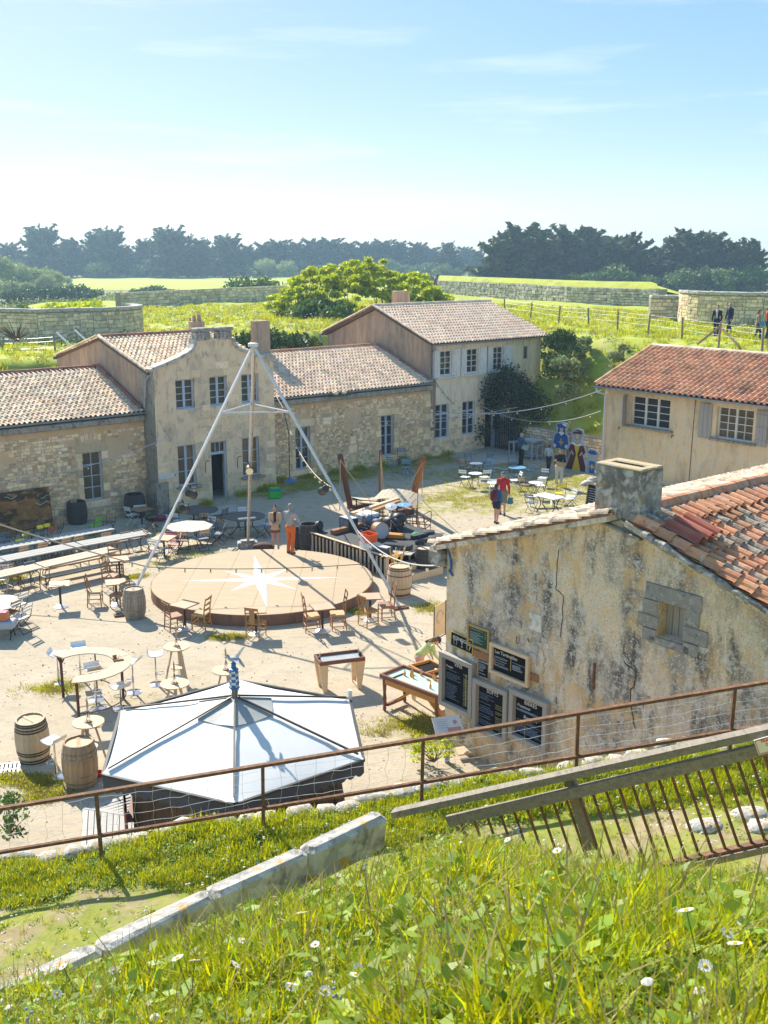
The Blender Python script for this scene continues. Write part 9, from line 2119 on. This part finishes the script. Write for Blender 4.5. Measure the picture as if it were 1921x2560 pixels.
mb = MB(); mb.ell((-.22,0,1.22),(.12,.17,.26),12,8); mb.ell((-.30,0,1.12),(.07,.13,.14),10,6); bp = thing('backpack','maroon and red backpack worn by the woman in the blue jacket','backpack',p4,.95); fuse(mb.build('bag',fab('maroon',(.12,.02,.035)),bp,smooth=True),.014,3); mb = MB(); mb.tube([(-.12,.10,1.42),(.10,.12,1.38),(.14,.12,1.2),(-.05,.15,1.0)],.018,5); mb.tube([(-.12,-.10,1.42),(.10,-.12,1.38),(.14,-.12,1.2),(-.05,-.15,1.0)],.018,5); mb.build('strap',M['slats_magenta'],bp)
sb = thing('shopping_bag','teal bag carried by the man in the red hooded jacket','bag',p3 + Vector((.32,.0,.72)),.3); mb = MB(); mb.box((0,0,-.14),(.22,.08,.28),bev=.02); mb.build('bag',fab('teal',(.03,.20,.26)),sb); mb = MB(); mb.tube([(-.06,0,0),(-.04,0,.12),(.04,0,.12),(.06,0,0)],.008,5); mb.build('handle',fab('teal',(.03,.2,.26)),sb)
p5 = G(1397, 1217)
person('man in dark jumper and white trousers holding a small dog',p5,-PI_ / 2 + .1,1.80,arms=[((.10,.23,.22),(.24,-.02,.18)),((.10,-.24,.22),(.25,.10,.16))],legs=[(.14,.07),(-.18,-.07,.03)],top='black',topc=(.012,.016,.03),bot='cream',botc=(.62,.58,.52),shoe=(.66,.62,.56),hair='dark',hairlen='short')
dg = thing('dog','small tan dog carried in the arms of the man in the dark jumper','dog',p5 + Vector((.0,-.30,1.14)),PI_ * .96); mb = MB()
cap(mb,(-.15,0,0),(.12,0,.03),.085,.09); cap(mb,(.12,0,.03),(.20,.01,.12),.06,.05); mb.ell((.23,.01,.16),(.07,.055,.06),10,7); cap(mb,(.27,.01,.14),(.33,.01,.12),.032,.022)
for s in (-1,1): cap(mb,(.10,s * .05,-.03),(.17,s * .05,-.12),.03,.018); cap(mb,(-.14,s * .05,-.03),(-.10,s * .055,-.15),.035,.018); mb.ell((.205,.01 + s * .05,.215),(.018,.012,.035),7,5)
cap(mb,(-.2,0,.04),(-.30,.03,.12),.022,.012); fuse(mb.build('body',fab('dog_tan',(.46,.29,.14)),dg,smooth=True),.010,2); mb = MB(); mb.ell((.35,.01,.125),.014,7,5); mb.build('nose',M['black'],dg)
p6 = G(1302, 1166)
person('older man in blue pullover and black trousers carrying papers by the chess table',p6,.5,1.72,arms=[((.06,.22,.22),(.26,.06,.10)),((.04,-.23,.20),(.27,-.10,.06))],top='denim',topc=(.03,.10,.20),bot='black2',botc=(.012,.012,.016),shoe=(.02,.02,.02),hair='pale',hairlen='short')
bk = thing('papers','pale green folder held by the man in the blue pullover','papers',p6 + Vector((.18,-.20,1.02)),.2); mb = MB(); mb.box((0,0,0),(.34,.03,.26),M=Rot(rad(25),4,'Y')); mb.build('folder',mat('pale_green_card',(.34,.46,.42),(.30,.42,.38),sc=4),bk)
p7 = G(1371, 1179)
person('child in white and grey jacket walking towards the painted boards',p7,1.3,1.38,legs=[(.14,.06),(-.14,-.07,.05)],top='whitegrey',topc=(.50,.52,.54),bot='jeans',botc=(.025,.04,.08),shoe=(.02,.03,.05),hair='dark',hairlen='short')
p8 = G(1048, 1716)
gx = heading(p8, G(1078, 1690))
person('girl with auburn ponytail and navy cap bending over the game table',p8,.30,1.50,lean=rad(48),head_pitch=.35,arms=[((.20,.18,.34),(.36,.12,.26)),((.22,-.20,.36),(.44,-.12,.34))],legs=[(.05,.10),(-.08,-.10)],top='lime',topc=(.50,.62,.28),bot='pink',botc=(.66,.42,.34),botlen=.40,shoe=(.5,.46,.42),hair='auburn',hairlen=.22,cap_c=(.03,.035,.10))
ramp = lambda px, py: G(px, py, 6.0)
person('man in dark open jacket over white shirt strolling by the round bastion',ramp(1790,843),-PI_ / 2 - .5,1.76,legs=[(.10,.09),(-.08,-.09)],top='navyjacket',topc=(.015,.02,.05),bot='navytr',botc=(.02,.03,.06),shoe=(.5,.45,.42),hair='dark',hairlen='short',collar=(.62,.58,.68))
person('grey haired man in navy coat walking beside the round bastion',ramp(1822,838),PI_ + .4,1.82,legs=[(.22,.08),(-.24,-.08,.05)],top='navy2',topc=(.015,.025,.08),topdrop=.08,bot='jeans',botc=(.03,.05,.10),shoe=(.04,.04,.04),hair='grey',hairlen='short')
t,U,V_,k = person('woman in brown coat with a blue shoulder bag at the right edge',ramp(1893,853),-.3,1.68,legs=[(.16,.08),(-.2,-.08,.04)],top='taupe',topc=(.30,.25,.18),coat=.74,bot='jeans2',botc=(.03,.06,.12),shoe=(.5,.5,.5),hair='auburn',hairlen=.12)
hb = thing('shoulder_bag','bright blue bag on the woman in the brown coat','bag',ramp(1893,853) + Vector((.1,-.24,.95))); mb = MB(); mb.ell((0,0,0),(.16,.07,.13),10,6); mb.build('bag',fab('skyblue',(.03,.30,.55)),hb); mb = MB(); mb.tube([(-.12,.03,.06),(-.16,.1,.3),(-.08,.2,.55)],.012,5); mb.build('strap',fab('skyblue',(.03,.3,.55)),hb)
person('person in orange red jacket and jeans half cut by the right edge',ramp(1917,846),.2,1.74,legs=[(.1,.09),(-.1,-.09)],top='vermilion',topc=(.52,.07,.02),bot='jeans',botc=(.03,.05,.10),hair='brown',hairlen='short')
